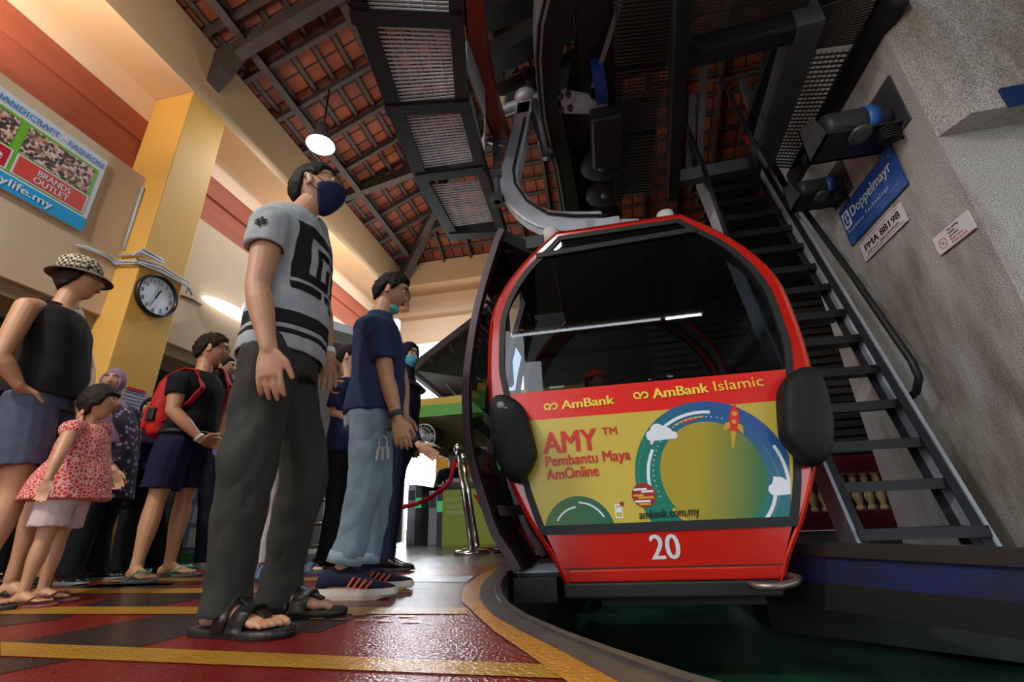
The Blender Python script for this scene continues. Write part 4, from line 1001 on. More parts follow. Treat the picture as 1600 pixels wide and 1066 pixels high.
def voxel(bm, size, smooth=3, wr=None):
    bmesh.ops.recalc_face_normals(bm, faces=bm.faces)
    me = bpy.data.meshes.new('tmp'); bm.to_mesh(me); bm.free()
    o = bpy.data.objects.new('tmp', me); COL.objects.link(o)
    md = o.modifiers.new('r', 'REMESH'); md.mode = 'VOXEL'; md.voxel_size = size; md.use_smooth_shade = True
    dg = bpy.context.evaluated_depsgraph_get()
    me2 = bpy.data.meshes.new_from_object(o.evaluated_get(dg))
    bpy.data.objects.remove(o); bpy.data.meshes.remove(me)
    b2 = new(); b2.from_mesh(me2); bpy.data.meshes.remove(me2)
    for _ in range(smooth): bmesh.ops.smooth_vert(b2, verts=b2.verts, factor=.5, use_axis_x=True, use_axis_y=True, use_axis_z=True)
    if wr:
        amp, fr, st = wr
        b2.normal_update()
        for v in b2.verts:
            p = V((v.co.x * fr, v.co.y * fr, v.co.z * fr * st)); d = noise.noise(p) + .5 * noise.noise(p * 2.1 + V((7, 3, 1)))
            d = d if d > -.2 else -.2 - (d + .2) * .5
            v.co += v.normal * amp * d
    return b2

NOSE = [1.15]
def headpt(d):
    """unit direction (right, forward, up) -> point of a sculpted head, metres, centre of head at origin"""
    x, y, z = d
    rx, ry, rzh = .076, .097, .116
    px, py, pz = rx * x, ry * y, rzh * z
    if z < 0:
        k = -z
        px *= 1 - .30 * k ** 1.4
        if y < 0: py *= 1 - .45 * k ** 1.1
        else: py *= 1 - .10 * k
    if z > .3: px *= 1 + .03 * (z - .3)
    if y > 0:
        ax = abs(px)
        g = lambda cx, cz, sx, sz: math.exp(-((ax - cx) / sx) ** 2 - ((pz - cz) / sz) ** 2)
        f = min(1, y * 2)
        py += f * (-.006 * g(0, .0, .05, .05))
        nz_ = 0
        if -.045 < pz < .045:
            t = (.04 - pz) / .062; t = max(0, min(1, t)); nz_ = .024 * t ** 1.3
            if pz < -.024: nz_ *= max(0, 1 - (-.024 - pz) / .014)
        wn = .009 + .006 * max(0, min(1, (.02 - pz) / .04))
        py += NOSE[0] * f * nz_ * math.exp(-(ax / wn) ** 2)
        py += f * (.006 * g(.028, .036, .026, .010) - .011 * g(.031, .016, .017, .012) + .005 * g(.045, -.012, .018, .018))
        py += f * (.008 * g(0, -.050, .022, .012) - .005 * g(0, -.0505, .026, .0025) - .003 * g(0, -.066, .02, .006) + .009 * g(0, -.090, .02, .016))
    return V((px, py, pz))

def hframe(fwd, up):
    f = V(fwd).normalized(); u = V(up); u = (u - f * u.dot(f)).normalized(); r = f.cross(u)
    return r, f, u
def add_head(bm, c, fr, s, ears=True):
    r, f, u = fr; c = V(c); n, m = 56, 44; loops = []
    for i in range(1, m):
        t = PI * i / m - PI / 2; row = []
        for k in range(n):
            a = 2 * PI * k / n; p = headpt((math.cos(t) * math.sin(a), math.cos(t) * math.cos(a), math.sin(t))) * s
            row.append(bm.verts.new(c + r * p.x + f * p.y + u * p.z))
        loops.append(row)
    for a, b in zip(loops, loops[1:]):
        for k in range(n): bm.faces.new((a[k], a[(k + 1) % n], b[(k + 1) % n], b[k]))
    bm.faces.new(loops[0][::-1]); bm.faces.new(loops[-1])
    if ears:
        for sg in (-1, 1):
            e = c + (r * (.077 * sg) + f * -.008 + u * .002) * s
            add_ball(bm, e, (.007 * s, .019 * s, .032 * s), axes=((r + f * -.35 * sg).normalized(), (f + r * .35 * sg - u * .2).normalized(), (u + f * -.2).normalized()), seg=14)
            add_ball(bm, e - u * .024 * s, (.007 * s, .01 * s, .012 * s), axes=(r, f, u), seg=10)

def interp(tab, a):
    for (a0, v0), (a1, v1) in zip(tab, tab[1:]):
        if a <= a1: return v0 + (v1 - v0) * (a - a0) / (a1 - a0)
    return tab[-1][1]
def add_cap(bm, c, fr, s, inside, th, jit=0, grow=None):
    """shell over part of the head: inside(az_deg, z, x) > 0 lies outside the skin, elsewhere it sinks below it"""
    r, f, u = fr; c = V(c); n, m = 96, 72; loops = []
    for i in range(1, m):
        t = PI * i / m - PI / 2; row = []
        for k in range(n):
            a = 2 * PI * k / n; p = headpt((math.cos(t) * math.sin(a), math.cos(t) * math.cos(a), math.sin(t)))
            az = math.degrees(math.atan2(abs(p.x), p.y)); w = inside(az, p.z, p.x)
            w = max(0, min(1, w / .012 + .5))
            tt = th if not callable(th) else th(az, p.z)
            d = -.014 + (tt + .014) * w
            if jit: d += jit * noise.noise(p * 60) * w
            p = p + p.normalized() * d
            p *= s; row.append(bm.verts.new(c + r * p.x + f * p.y + u * p.z))
        loops.append(row)
    for a, b in zip(loops, loops[1:]):
        for k in range(n): bm.faces.new((a[k], a[(k + 1) % n], b[(k + 1) % n], b[k]))
    bm.faces.new(loops[0][::-1]); bm.faces.new(loops[-1])

def add_limb(bm, a, b, radii, n=14, bulge=None, cav=0):
    """tapered limb from a to b; radii sampled evenly; cav > 0 leaves a hollow hem at b"""
    a = V(a); b = V(b); d = (b - a).normalized(); k = len(radii)
    ax, bx = frame_for(d, (0.3, 0.2, .9) if abs(d.z) < .9 else (0, 1, 0)); rings = []
    for t in (70, 35): rings.append((a - d * radii[0] * math.sin(math.radians(t)), ax * radii[0] * math.cos(math.radians(t)), bx * radii[0] * math.cos(math.radians(t))))
    for i, r in enumerate(radii): rings.append((a.lerp(b, i / (k - 1)), ax * r, bx * r))
    r = radii[-1]
    if cav: rings += [(b, ax * (r - .013), bx * (r - .013)), (b - d * cav, ax * (r - .016), bx * (r - .016))]
    else:
        for t in (35, 70): rings.append((b + d * r * math.sin(math.radians(t)), ax * r * math.cos(math.radians(t)), bx * r * math.cos(math.radians(t))))
    add_rings(bm, rings, n)

def add_hand(bm, w, tip, side, s, curl=.5, nrm=None):
    """hand from wrist w towards fingertips tip; side = direction of the thumb; palm faces nrm"""
    w = V(w); d = (V(tip) - w).normalized(); sd = V(side); sd = (sd - d * sd.dot(d)).normalized(); nm = V(nrm) if nrm else d.cross(sd); nm = (nm - d * nm.dot(d) - sd * nm.dot(sd)).normalized()
    rings = [(w - d * .02 * s, sd * .026 * s, nm * .02 * s), (w, sd * .027 * s, nm * .019 * s), (w + d * .03 * s, sd * .036 * s, nm * .017 * s), (w + d * .065 * s, sd * .041 * s, nm * .0155 * s), (w + d * .088 * s, sd * .040 * s, nm * .012 * s), (w + d * .096 * s, sd * .03 * s, nm * .008 * s)]
    add_rings(bm, rings, 14)
    for i, (o, ln) in enumerate(((.031, .072), (.0105, .082), (-.0105, .077), (-.031, .060))):
        p = w + d * (.082 * s) + sd * o * s; a0 = curl * (.45 + .1 * i); pts = [p]; dirn = d + sd * (o * 2.0); ang = 0
        for j, fr in enumerate((.45, .32, .23)):
            ang += a0 * (1.0 if j else .7)
            q = dirn.normalized() * math.cos(ang) + nm * math.sin(ang); p = p + q * ln * fr * s; pts.append(p)
        add_tube(bm, pts, [.0095 * s, .009 * s, .0085 * s, .0072 * s], 10, round_ends=True)
    p = w + d * .025 * s + sd * .028 * s
    q1 = (d * .75 + sd * .6 + nm * .3 * curl).normalized(); q2 = (d * .95 + sd * .25 + nm * .55 * curl).normalized()
    add_tube(bm, [p - q1 * .012 * s, p + q1 * .035 * s, p + q1 * .035 * s + q2 * .027 * s, p + q1 * .035 * s + q2 * .05 * s], [.013 * s, .0115 * s, .010 * s, .0085 * s], 10, round_ends=True)

def add_foot(bm, a, t, s, bare=True, z0=.02):
    """bare foot below ankle a pointing along horizontal direction t"""
    t = V((t[0], t[1], 0)).normalized(); sd = V((-t.y, t.x, 0)); c = V((a[0], a[1], 0)); up = V((0, 0, 1))
    prof = [(-.062, .018, .03), (-.05, .03, .05), (-.02, .034, .075), (.02, .034, .08), (.06, .037, .058), (.10, .043, .042), (.135, .046, .032), (.155, .044, .026)]
    rings = [(c + t * x * s + up * (z0 + h * s / 2), sd * w * s, up * h * s / 2) for x, w, h in prof]
    add_rings(bm, rings, 14)
    for i, (o, ln, r) in enumerate(((.03, .05, .0135), (.010, .048, .010), (-.008, .042, .0095), (-.024, .034, .009), (-.038, .026, .0085))):
        p = c + t * .145 * s + sd * o * s * SIDE[0] + up * (z0 + .012 * s)
        add_tube(bm, [p, p + t * ln * .6 * s + up * .004 * s, p + t * ln * s - up * .002 * s], [r * s, r * s * .95, r * s * .85], 8, round_ends=True)
SIDE = [1]
def shoe(a, t, s, mat, solemat, parent, h=.085, w=1.0, sole=.03, name='shoe', toe=1.0):
    t = V((t[0], t[1], 0)).normalized(); sd = V((-t.y, t.x, 0)); c = V((a[0], a[1], 0)); up = V((0, 0, 1)); bm = new()
    prof = [(-.088, .022, .06), (-.08, .034, .085), (-.05, .041, .10), (-.01, .042, .11), (.03, .042, .105), (.07, .045, .085), (.11, .049, .066), (.15, .050, .054), (.185, .042, .045), (.205, .026, .036), (.212, .012, .028)]
    rings = [(c + t * x * s + up * (sole + (hh * s * h / .085 - sole) / 2), sd * ww * s * w, up * max(.008, (hh * s * h / .085 - sole) / 2)) for x, ww, hh in prof]
    add_rings(bm, rings, 18); o = obj(name, bm, mat, parent, smooth=True)
    bm = new(); k = 28; lo = []; hi = []
    outl = smoothprof([(-.092, 0), (-.088, .025), (-.07, .038), (-.03, .043), (.02, .042), (.07, .047), (.12, .053), (.16, .05), (.195, .036), (.214, .012)])
    pts = [(x, y) for x, y in outl] + [(x, -y) for x, y in outl[::-1] if y > 0]
    L = []
    for z, g in ((0, .98), (sole * .5, 1.03), (sole * 1.15, 1.0)): L.append([bm.verts.new(c + t * x * s * g + sd * y * s * w * g + up * (z + (.01 if x > .17 and z == 0 else 0))) for x, y in pts])
    n = len(pts)
    for p, q in zip(L, L[1:]):
        for i in range(n): bm.faces.new((p[i], p[(i + 1) % n], q[(i + 1) % n], q[i]))
    bm.faces.new(L[0][::-1]); bm.faces.new(L[-1])
    obj('sole', bm, solemat, o)
    return o
def sandal(a, t, s, mat, parent, strap='slide', strapmat=None, th=.022):
    t = V((t[0], t[1], 0)).normalized(); sd = V((-t.y, t.x, 0)); c = V((a[0], a[1], 0)); up = V((0, 0, 1)); bm = new()
    outl = smoothprof([(-.085, 0), (-.08, .026), (-.06, .038), (-.02, .040), (.03, .041), (.08, .048), (.13, .055), (.17, .053), (.20, .04), (.222, .015)])
    pts = [(x, y) for x, y in outl] + [(x, -y) for x, y in outl[::-1] if y > 0]; n = len(pts); L = []
    for z, g in ((0, 1.0), (th * .6, 1.03), (th, 1.0)): L.append([bm.verts.new(c + t * x * s * g + sd * y * s * g + up * z) for x, y in pts])
    for p, q in zip(L, L[1:]):
        for i in range(n): bm.faces.new((p[i], p[(i + 1) % n], q[(i + 1) % n], q[i]))
    bm.faces.new(L[0][::-1]); bm.faces.new(L[-1])
    so = obj('sandal', bm, mat, parent, bevel=.004)
    sm = strapmat or mat
    def band(x, w, h, wid):
        b = new(); P_ = []
        for k in range(21):
            a_ = PI * k / 20; P_.append((c + t * x * s + sd * (wid * math.cos(a_)) * s + up * (th * .5 + h * math.sin(a_) * s)))
        for p, q in zip(P_, P_[1:]): add_bar(b, p, q, w * s, .006, t.cross(q - p))
        bmesh.ops.remove_doubles(b, verts=b.verts, dist=.004); obj('strap', b, sm, so, smooth=True)
    if strap == 'slide':
        band(.095, .05, .06, .05); band(.04, .04, .085, .046)
        b = new(); add_bar(b, c + t * .06 * s + up * .085 * s, c + t * .15 * s + up * .045 * s, .03, .006); obj('strap', b, sm, so)
    else:
        for sg in (-1, 1):
            b = new(); add_tube(b, [c + t * .16 * s + sd * .012 * s + up * (th + .03 * s), c + t * .12 * s + sd * sg * .03 * s + up * (th + .045 * s), c + t * .05 * s + sd * sg * .046 * s + up * th], .006 * s, 8); obj('strap', b, sm, so)
    return so

class Body:
    """a posed figure: joints J in world space, s = stature / 1.75"""
    def __init__(q, label, J, s, head=(1, 0, 0), hup=(0, 0, 1), hs=None, skinm=None, toe=None, female=False, fat=1.0, group=None, base=None):
        q.J = {k: V(v) for k, v in J.items()}; q.s = s; q.hs = (hs or s); J = q.J
        q.rt = J['sR'] - J['sL']; q.rt.z = 0; q.rt.normalize(); q.fw = V((0, 0, 1)).cross(q.rt); q.up = V((0, 0, 1))
        q.W = (J['sR'] - J['sL']).length / 2; q.fem = female; q.fat = fat; q.skin = skinm
        hd = V(head); q.hf = hframe(hd, hup)
        q.toe = [V(v) for v in (toe or (q.fw, q.fw))]
        b = base or ((J['aR'] + J['aL']) / 2)
        q.root = thing('person', label, 'person', (b[0], b[1], 0), group)
        q.hip = [J['P'] + q.rt * .09 * s * sg - q.up * .02 * s for sg in (1, -1)]
    def spine(q, t):
        J = q.J; p = J['P'].lerp(J['N'], t); return p + q.fw * q.s * (.018 * math.sin(PI * min(1, max(0, t * 1.1))) - .0)
    def torso(q, bm, grow=0.0, t0=-.12, t1=1.0, n=24, cav=0, hemw=None):
        s, W = q.s, q.W
        W2 = max(W * .9, .145 * s)
        tab = [(-.2, .155, .11), (-.1, .165, .115), (0, .17, .12), (.15, .158, .112), (.32, .14 if not q.fem else .125, .10), (.55, .152, .112), (.72, W2 / s, .118), (.86, W2 / s * .97, .10), (.94, .11, .08), (1.0, .068, .064), (1.06, .058, .058)]
        rings = []; ts = [t0 + (t1 - t0) * k / 22 for k in range(23)]
        for t in ts:
            w = interp([(a, b) for a, b, c in tab], t) * s * q.fat; d = interp([(a, c) for a, b, c in tab], t) * s * q.fat
            if hemw is not None and t < .8:
                g = 1 - max(0, (t - .1) / .7); w += max(0, hemw[0] * s - w) * g; d += max(0, hemw[1] * s - d) * g
            rings.append((q.spine(t), q.rt * (w + grow), q.fw * (d + grow)))
        if cav:
            c, a, b = rings[0]; dn = (q.spine(t0 + .1) - q.spine(t0)).normalized()
            k = 1 - .014 / a.length
            rings = [(c + dn * cav, a * (k - .03), b * (k - .03)), (c, a * k, b * k)] + rings
        add_rings(bm, rings, n)
    def build(q, vox=.006, hands=(.4, .4), arms=1.0, bare=(False, False), thumbs=None, ears=True, palm=(None, None)):
        J, s = q.J, q.s; bm = new()
        q.torso(bm, -.012, -.1, 1.0, 16)
        hc = J['H']; r, f, u = q.hf
        base = hc - u * .085 * q.hs - f * .018 * q.hs
        add_limb(bm, J['N'] - q.up * .04 * s, base + u * .03 * q.hs, [.062 * s, .057 * s, .053 * s, .055 * s])
        add_head(bm, hc, q.hf, q.hs, ears)
        for i, k in enumerate('RL'):
            sh, el, wr, tip = J['s' + k], J['e' + k], J['w' + k], J['f' + k] if 'f' + k in J else J['w' + k] + (J['w' + k] - J['e' + k]).normalized() * .17 * s
            add_limb(bm, J['N'].lerp(sh, .2) - q.up * .03 * s, sh, [.055 * s, .055 * s, .052 * s])
            A = arms
            add_limb(bm, sh, el, [.052 * s * A, .05 * s * A, .047 * s * A, .042 * s * A, .038 * s * A]); add_limb(bm, el, wr, [.038 * s * A, .041 * s * A, .037 * s * A, .030 * s, .025 * s])
            th = thumbs[i] if thumbs else q.fw
            add_hand(bm, wr, tip, th, s, hands[i], palm[i])
            kn, an = J['k' + k], J['a' + k]
            add_limb(bm, q.hip[i], kn, [.085 * s, .082 * s, .072 * s, .06 * s, .052 * s]); add_limb(bm, kn, an, [.052 * s, .056 * s, .054 * s, .043 * s, .035 * s, .034 * s])
            SIDE[0] = 1 if k == 'R' else -1
            add_foot(bm, an, q.toe[i], s)
        b2 = voxel(bm, vox, 2)
        q.body = obj('body', b2, q.skin, q.root, smooth=True)
        return q.body
    def face(q, mask=None, glasses=None, lips='7a4038', brow=None, eyes=True):
        c = q.J['H']; r, f, u = q.hf; s = q.hs
        P_ = lambda x, y, z: c + (r * x + f * y + u * z) * s
        for sg in (-1, 1):
            if eyes:
                bm = new(); add_ball(bm, P_(.031 * sg, .073, .016), (.013 * s, .011 * s, .0085 * s), axes=(r, f, u), seg=12); e = obj('eye', bm, EYEW, q.root, smooth=True)
                bm = new(); add_ball(bm, P_(.031 * sg, .0805, .016), .0055 * s, seg=10); obj('iris', bm, IRIS, e, smooth=True)
            bm = new(); add_tube(bm, [P_(.012 * sg, .094, .033), P_(.03 * sg, .091, .040), P_(.05 * sg, .074, .036)], [.003 * s, .004 * s, .0025 * s], 8); obj('eyebrow', bm, brow or HAIRB, q.root)
        if lips and not mask:
            bm = new(); add_ball(bm, P_(0, .089, -.046), (.021 * s, .007 * s, .005 * s), axes=(r, f, u), seg=12); add_ball(bm, P_(0, .088, -.054), (.017 * s, .008 * s, .006 * s), axes=(r, f, u), seg=12); obj('lips', bm, M('lips_' + lips, lips, .45), q.root, smooth=True)
        if glasses:
            bm = new()
            for sg in (-1, 1):
                add_tube(bm, [P_(.033 * sg + .024 * math.cos(a), .103 - .006 * abs(math.cos(a)) * (1 if sg * math.cos(a) > 0 else 0), .012 + .017 * math.sin(a)) for a in [k * PI / 10 for k in range(21)]], .0017 * s, 6)
                add_tube(bm, [P_(.057 * sg, .097, .018), P_(.074 * sg, .05, .020), P_(.081 * sg, -.005, .018), P_(.08 * sg, -.02, -.002)], .0017 * s, 6)
            add_tube(bm, [P_(-.01, .103, .016), P_(0, .108, .020), P_(.01, .103, .016)], .0017 * s, 6)
            obj('glasses', bm, glasses, q.root)
        if mask:
            NOSE[0] = .45; bm = new(); add_cap(bm, c, q.hf, s, lambda az, z, x: min(-.004 - z - .00012 * max(0, az - 20) ** 1.4 * .6, .075 - max(0, az - 62) * .006, (z + .135)), lambda az, z: .010 + .012 * math.exp(-((z + .035) / .045) ** 2 - (az / 40) ** 2)); NOSE[0] = 1.15; mo = obj('face_mask', voxel(bm, .0045, 9), mask, q.root, smooth=True)
            bm = new()
            for sg in (-1, 1):
                add_tube(bm, [P_(.066 * sg, .05, -.02), P_(.08 * sg, .0, .03), P_(.086 * sg, -.02, .0), P_(.075 * sg, .01, -.05), P_(.062 * sg, .04, -.07)], .0018 * s, 6)
            obj('ear_loop', bm, mask, mo)
    def hair(q, mat, tab, th=.014, jit=.006, name='hair'):
        bm = new(); add_cap(bm, q.J['H'], q.hf, q.hs, lambda az, z, x: z - interp(tab, az), th, jit)
        return obj(name, voxel(bm, .005, 1), mat, q.root, smooth=True)
    def top(q, mat, sleeve=.4, hem=-.05, grow=.016, vox=.007, sr=(.066, .064), wr=(.006, 9, .7), name='shirt', hemw=None, neck=.97, cav=.06):
        J, s = q.J, q.s; bm = new(); q.torso(bm, grow, hem, neck, 28, cav, hemw)
        for k in 'RL':
            sh, el, wv = J['s' + k], J['e' + k], J['w' + k]
            if sleeve <= 0:
                add_limb(bm, J['N'].lerp(sh, .15) - q.up * .02 * s, J['N'].lerp(sh, .62) + q.up * .0, [.05 * s, .052 * s]); continue
            add_limb(bm, J['N'].lerp(sh, .25) - q.up * .035 * s, sh, [.058 * s + grow, .060 * s + grow * .6, sr[0] * s])
            if sleeve > 0:
                if sleeve <= 1: add_limb(bm, sh, sh.lerp(el, sleeve), [sr[0] * s, sr[0] * s, (sr[0] + sr[1]) / 2 * s, sr[1] * s], cav=.05)
                else:
                    add_limb(bm, sh, el, [sr[0] * s, sr[0] * s, sr[1] * s]); add_limb(bm, el, el.lerp(wv, sleeve - 1), [sr[1] * s, sr[1] * .95 * s, sr[1] * .8 * s], cav=.03)
        q.shirt = obj(name, voxel(bm, vox, 3, wr), mat, q.root, smooth=True)
        return q.shirt
    def pants(q, mat, radii=(.1, .085, .07, .066, .07), end=1.0, vox=.007, wr=(.006, 8, .6), top=.12, grow=.012, name='trousers', hemext=0.0):
        J, s = q.J, q.s; bm = new(); q.torso(bm, grow, -.13, top, 24)
        R = [r * s for r in radii]
        for i, k in enumerate('RL'):
            hp, kn, an = q.hip[i], J['k' + k], J['a' + k]
            if end <= .5:
                e = hp.lerp(kn, end * 2); add_limb(bm, hp, e, [R[0], R[0] * .5 + R[1] * .5, R[1]], cav=.05)
            else:
                an2 = kn.lerp(an, min(1.0, (end - .5) * 2)) - q.up * hemext
                add_limb(bm, hp, kn, [R[0], (R[0] + R[1]) / 2, R[1], (R[1] + R[2]) / 2, R[2]]); add_limb(bm, kn, an2, [R[2], R[2], (R[2] + R[3]) / 2, R[3], R[4]], cav=.05)
        q.trousers = obj(name, voxel(bm, vox, 3, wr), mat, q.root, smooth=True)
        return q.trousers
    def hijab(q, mat, drape=.22, name='headscarf', face=(.056, .078), th=.014):
        bm = new(); J, s = q.J, q.s
        def ins(az, z, x):
            e = 1 - math.sqrt((x / face[0]) ** 2 + ((z + .012) / face[1]) ** 2) if az < 80 else -1
            return -e * .05
        add_cap(bm, J['H'], q.hf, q.hs, ins, th)
        r, f, u = q.hf; a = J['H'] - u * .09 * q.hs - f * .01; b = J['N'] - q.up * .03 * s
        c2 = J['N'] - q.up * drape * s + q.fw * .04 * s
        add_rings(bm, [(J['H'] - u * .05 * q.hs - f * .015, r * .07 * q.hs, f * .075 * q.hs), (a, r * .075 * s, f * .08 * s), (b, q.rt * .105 * s, q.fw * .105 * s), (b.lerp(c2, .35), q.rt * (q.W * .95 + .04), q.fw * .125 * s), (c2, q.rt * (q.W * .95 + .05), q.fw * .15 * s)], 26)
        return obj(name, voxel(bm, .006, 3, (.006, 10, .5)), mat, q.root, smooth=True)
    def wristband(q, k, t=.9, mat=None):
        a, b = q.J['e' + k], q.J['w' + k]; d = (b - a).normalized(); p = a.lerp(b, t); bm = new()
        r = .033 * q.s; add_lathe(bm, [(r * .9, -.012), (r, -.012), (r, .012), (r * .9, .012)], p, 20, axis=d)
        obj('wristband', bm, mat or M('paper_band', 'd3d6d8', .5), q.root)
def project_on(ob, parent, name, polys, origin, ux, uy, direction, mat, off=.003, seg=14):
    """printed patch: 2D polygons laid on the surface of ob along direction"""
    me = ob.data; off_w = V((0, 0, 0)); p = ob
    while p is not None: off_w += V(p.location); p = p.parent
    bvh = BVHTree.FromPolygons([v.co + off_w for v in me.vertices], [list(f.vertices) for f in me.polygons])
    bm = new(); o = V(origin); ux, uy, d = V(ux), V(uy), V(direction).normalized()
    for pl in polys:
        vs = [bm.verts.new(o + ux * x + uy * y) for x, y in pl]; bm.faces.new(vs)
    bmesh.ops.triangulate(bm, faces=bm.faces)
    for _ in range(8):
        es = [e for e in bm.edges if e.calc_length() > .012]
        if not es: break
        bmesh.ops.subdivide_edges(bm, edges=es, cuts=1); bmesh.ops.triangulate(bm, faces=bm.faces)
    bad = []
    for v in bm.verts:
        h = bvh.ray_cast(v.co - d * .6, d)
        if h[0] is None: bad.append(v)
        else: v.co = h[0] - d * off
    bmesh.ops.delete(bm, geom=bad, context='VERTS')
    if not bm.faces: bm.free(); return None
    return obj(name, bm, mat, parent, smooth=True)


# ================================================================== PEOPLE
SK_M = skin('skin_tan', 'ae8062'); SK_L = skin('skin_light', 'c0947a'); SK_D = skin('skin_brown', '94684e'); SK_S = skin('skin_sunned', 'b98763')
MALE = [(0, .070), (35, .066), (52, .050), (62, .02), (74, .0), (82, -.012), (88, .02), (100, .018), (112, -.02), (135, -.055), (180, -.066)]
# -- tall young man in the grey tee
J1 = {'H': (-1.142, 1.443, 1.697), 'N': (-1.175, 1.377, 1.523), 'sR': (-1.115, 1.194, 1.323), 'sL': (-1.199, 1.525, 1.552), 'eR': (-1.1, 1.168, 1.052), 'wR': (-1.022, 1.18, 0.819), 'fR': (-1.004, 1.194, 0.677), 'eL': (-1.195, 1.658, 1.236), 'wL': (-1.109, 1.625, 0.953), 'fL': (-1.082, 1.608, 0.804), 'P': (-1.136, 1.384, 0.868), 'kR': (-1.107, 1.278, 0.418), 'aR': (-1.125, 1.302, 0.064), 'kL': (-1.095, 1.546, 0.452), 'aL': (-1.145, 1.556, 0.053)}
b = Body('young man in grey tee, dark mask and black sandals standing nearest', J1, 1.04, hs=1.12, head=(.93, .25, .18), hup=(-.18, 0, 1), skinm=SK_M, toe=((1, -.12), (1, .12)))
b.build(.0045, hands=(.35, .4), thumbs=(b.fw, b.fw), palm=(-b.rt, b.rt))
b.face(mask=cloth('mask_navy', '1a2440', .1), glasses=M('frame_gold', '6b5a3a', .3, metal=.8))
b.hair(HAIRB, [(0, .066), (35, .064), (52, .05), (62, .022), (72, .008), (80, .012), (90, .03), (104, .02), (114, -.02), (135, -.052), (180, -.062)], .013)
def grey_tee():
    m = cloth('tee_grey', '93979a', .12, bump=.15)
    nt = m.node_tree; bs = nt.nodes['Principled BSDF']; tc = nt.nodes.new('ShaderNodeTexCoord'); sp = nt.nodes.new('ShaderNodeSeparateXYZ'); mp = nt.nodes.new('ShaderNodeMapRange')
    r = nt.nodes.new('ShaderNodeValToRGB'); r.color_ramp.interpolation = 'CONSTANT'
    e = r.color_ramp.elements; e[0].position = 0; e[0].color = (0, 0, 0, 1); e[1].position = .53; e[1].color = (1, 1, 1, 1)
    for p_, v in ((.60, 0), (.66, 1), (.85, 0)): x = e.new(p_); x.color = (v, v, v, 1)
    mp.inputs[1].default_value = TEE_Z - .10; mp.inputs[2].default_value = TEE_Z + .18
    old = bs.inputs['Base Color'].links[0].from_socket; mx = nt.nodes.new('ShaderNodeMixRGB'); mx.inputs[2].default_value = (*hexc('17181a'), 1)
    L = nt.links.new; L(tc.outputs['Object'], sp.inputs[0]); L(sp.outputs['Z'], mp.inputs[0]); L(mp.outputs[0], r.inputs[0]); L(r.outputs[0], mx.inputs[0]); L(old, mx.inputs[1]); L(mx.outputs[0], bs.inputs['Base Color'])
    return m
TEE_Z = b.spine(-.02).z
tee = b.top(grey_tee(), sleeve=.42, hem=-.03, grow=.016, sr=(.068, .066), hemw=(.160, .124), wr=(.012, 9, .8))
PRN = cloth('print_black', '141414', .1)
bf = b.fw; bo = b.spine(.58) + b.fw * .1 + b.rt * .03
S_ = lambda x0, y0, x1, y1: [(x0, y0), (x1, y0), (x1, y1), (x0, y1)]
project_on(tee, tee, 'chest_print', [S_(-.13, -.12, -.085, .13), [(-.13, .09), (.1, .13), (.1, .08), (-.13, .13)][::1] if False else S_(-.085, .075, .12, .13), S_(-.085, -.12, .02, -.085), S_(-.055, -.085, -.03, .045), S_(-.03, .02, .03, .045), S_(-.0, -.085, .025, -.02), S_(.045, -.12, .075, .03), S_(.045, .03, .14, .055), S_(.1, -.12, .14, .03), S_(-.13, -.165, -.02, -.135), S_(.0, -.165, .06, -.135), S_(.02, -.2, .07, -.175)], bo, b.rt * -1.0, b.up, -b.fw, PRN)
shr, elr = b.J['sR'], b.J['eR']; so = shr.lerp(elr, .12)
project_on(tee, tee, 'sleeve_print', [S_(-.022, -.004, .022, .004), S_(-.012, -.02, -.005, .018), S_(.005, -.018, .012, .02), S_(-.02, .01, .012, .016), S_(-.012, -.016, .02, -.01)], so, (b.fw + b.up * .5).normalized(), (b.up - b.fw * .4).normalized(), -b.rt, PRN, .004)
b.pants(cloth('trousers_charcoal', '33332f', .3, vs=12), (.095, .080, .078, .062, .067), end=.98, grow=.002, wr=(.020, 9, .6), hemext=.03)
for i, k in enumerate('RL'): sandal(b.J['a' + k], b.toe[i], 1.1, M('sandal_black', '121110', .5, bump=.2), b.root)
b.wristband('L', .92)
# -- man in the blue polo
J2 = {'H': (-1.062, 2.074, 1.487), 'N': (-1.11, 2.026, 1.313), 'sR': (-1.02, 1.893, 1.158), 'sL': (-1.13, 2.208, 1.307), 'eR': (-0.963, 1.889, 0.919), 'wR': (-0.901, 1.9, 0.723), 'fR': (-0.874, 1.915, 0.608), 'eL': (-1.075, 2.295, 1.049), 'wL': (-1.053, 2.307, 0.835), 'fL': (-1.035, 2.316, 0.694), 'P': (-1.085, 2.006, 0.781), 'kR': (-1.058, 1.94, 0.426), 'aR': (-1.12, 1.918, 0.108), 'kL': (-1.096, 2.136, 0.438), 'aL': (-1.144, 2.132, 0.094)}
b = Body('man in navy polo and light jeans looking down behind the grey tee', J2, .95, head=(.9, .25, -.28), hup=(.25, 0, 1), skinm=SK_M, toe=((1, .02), (1, .1)))
b.build(.0045, hands=(.75, .5), thumbs=(b.fw, b.fw), palm=(-b.rt, b.rt))
b.face(glasses=M('frame_brown', '5a2e1a', .3)); b.hair(HAIRB, MALE, .02, .01)
polo = b.top(cloth('polo_navy', '22304f', .2), sleeve=.62, hem=-.02, grow=.018, wr=(.012, 9, .8), sr=(.066, .064), hemw=(.172, .128))
bm = new(); cN = b.J['N']; add_lathe(bm, [(.07, -.03), (.075, -.02), (.066, .025), (.058, .025)], cN + b.fw * .012, 24, axis=(.1, 0, 1)); obj('collar', bm, cloth('polo_navy', '22304f'), polo)
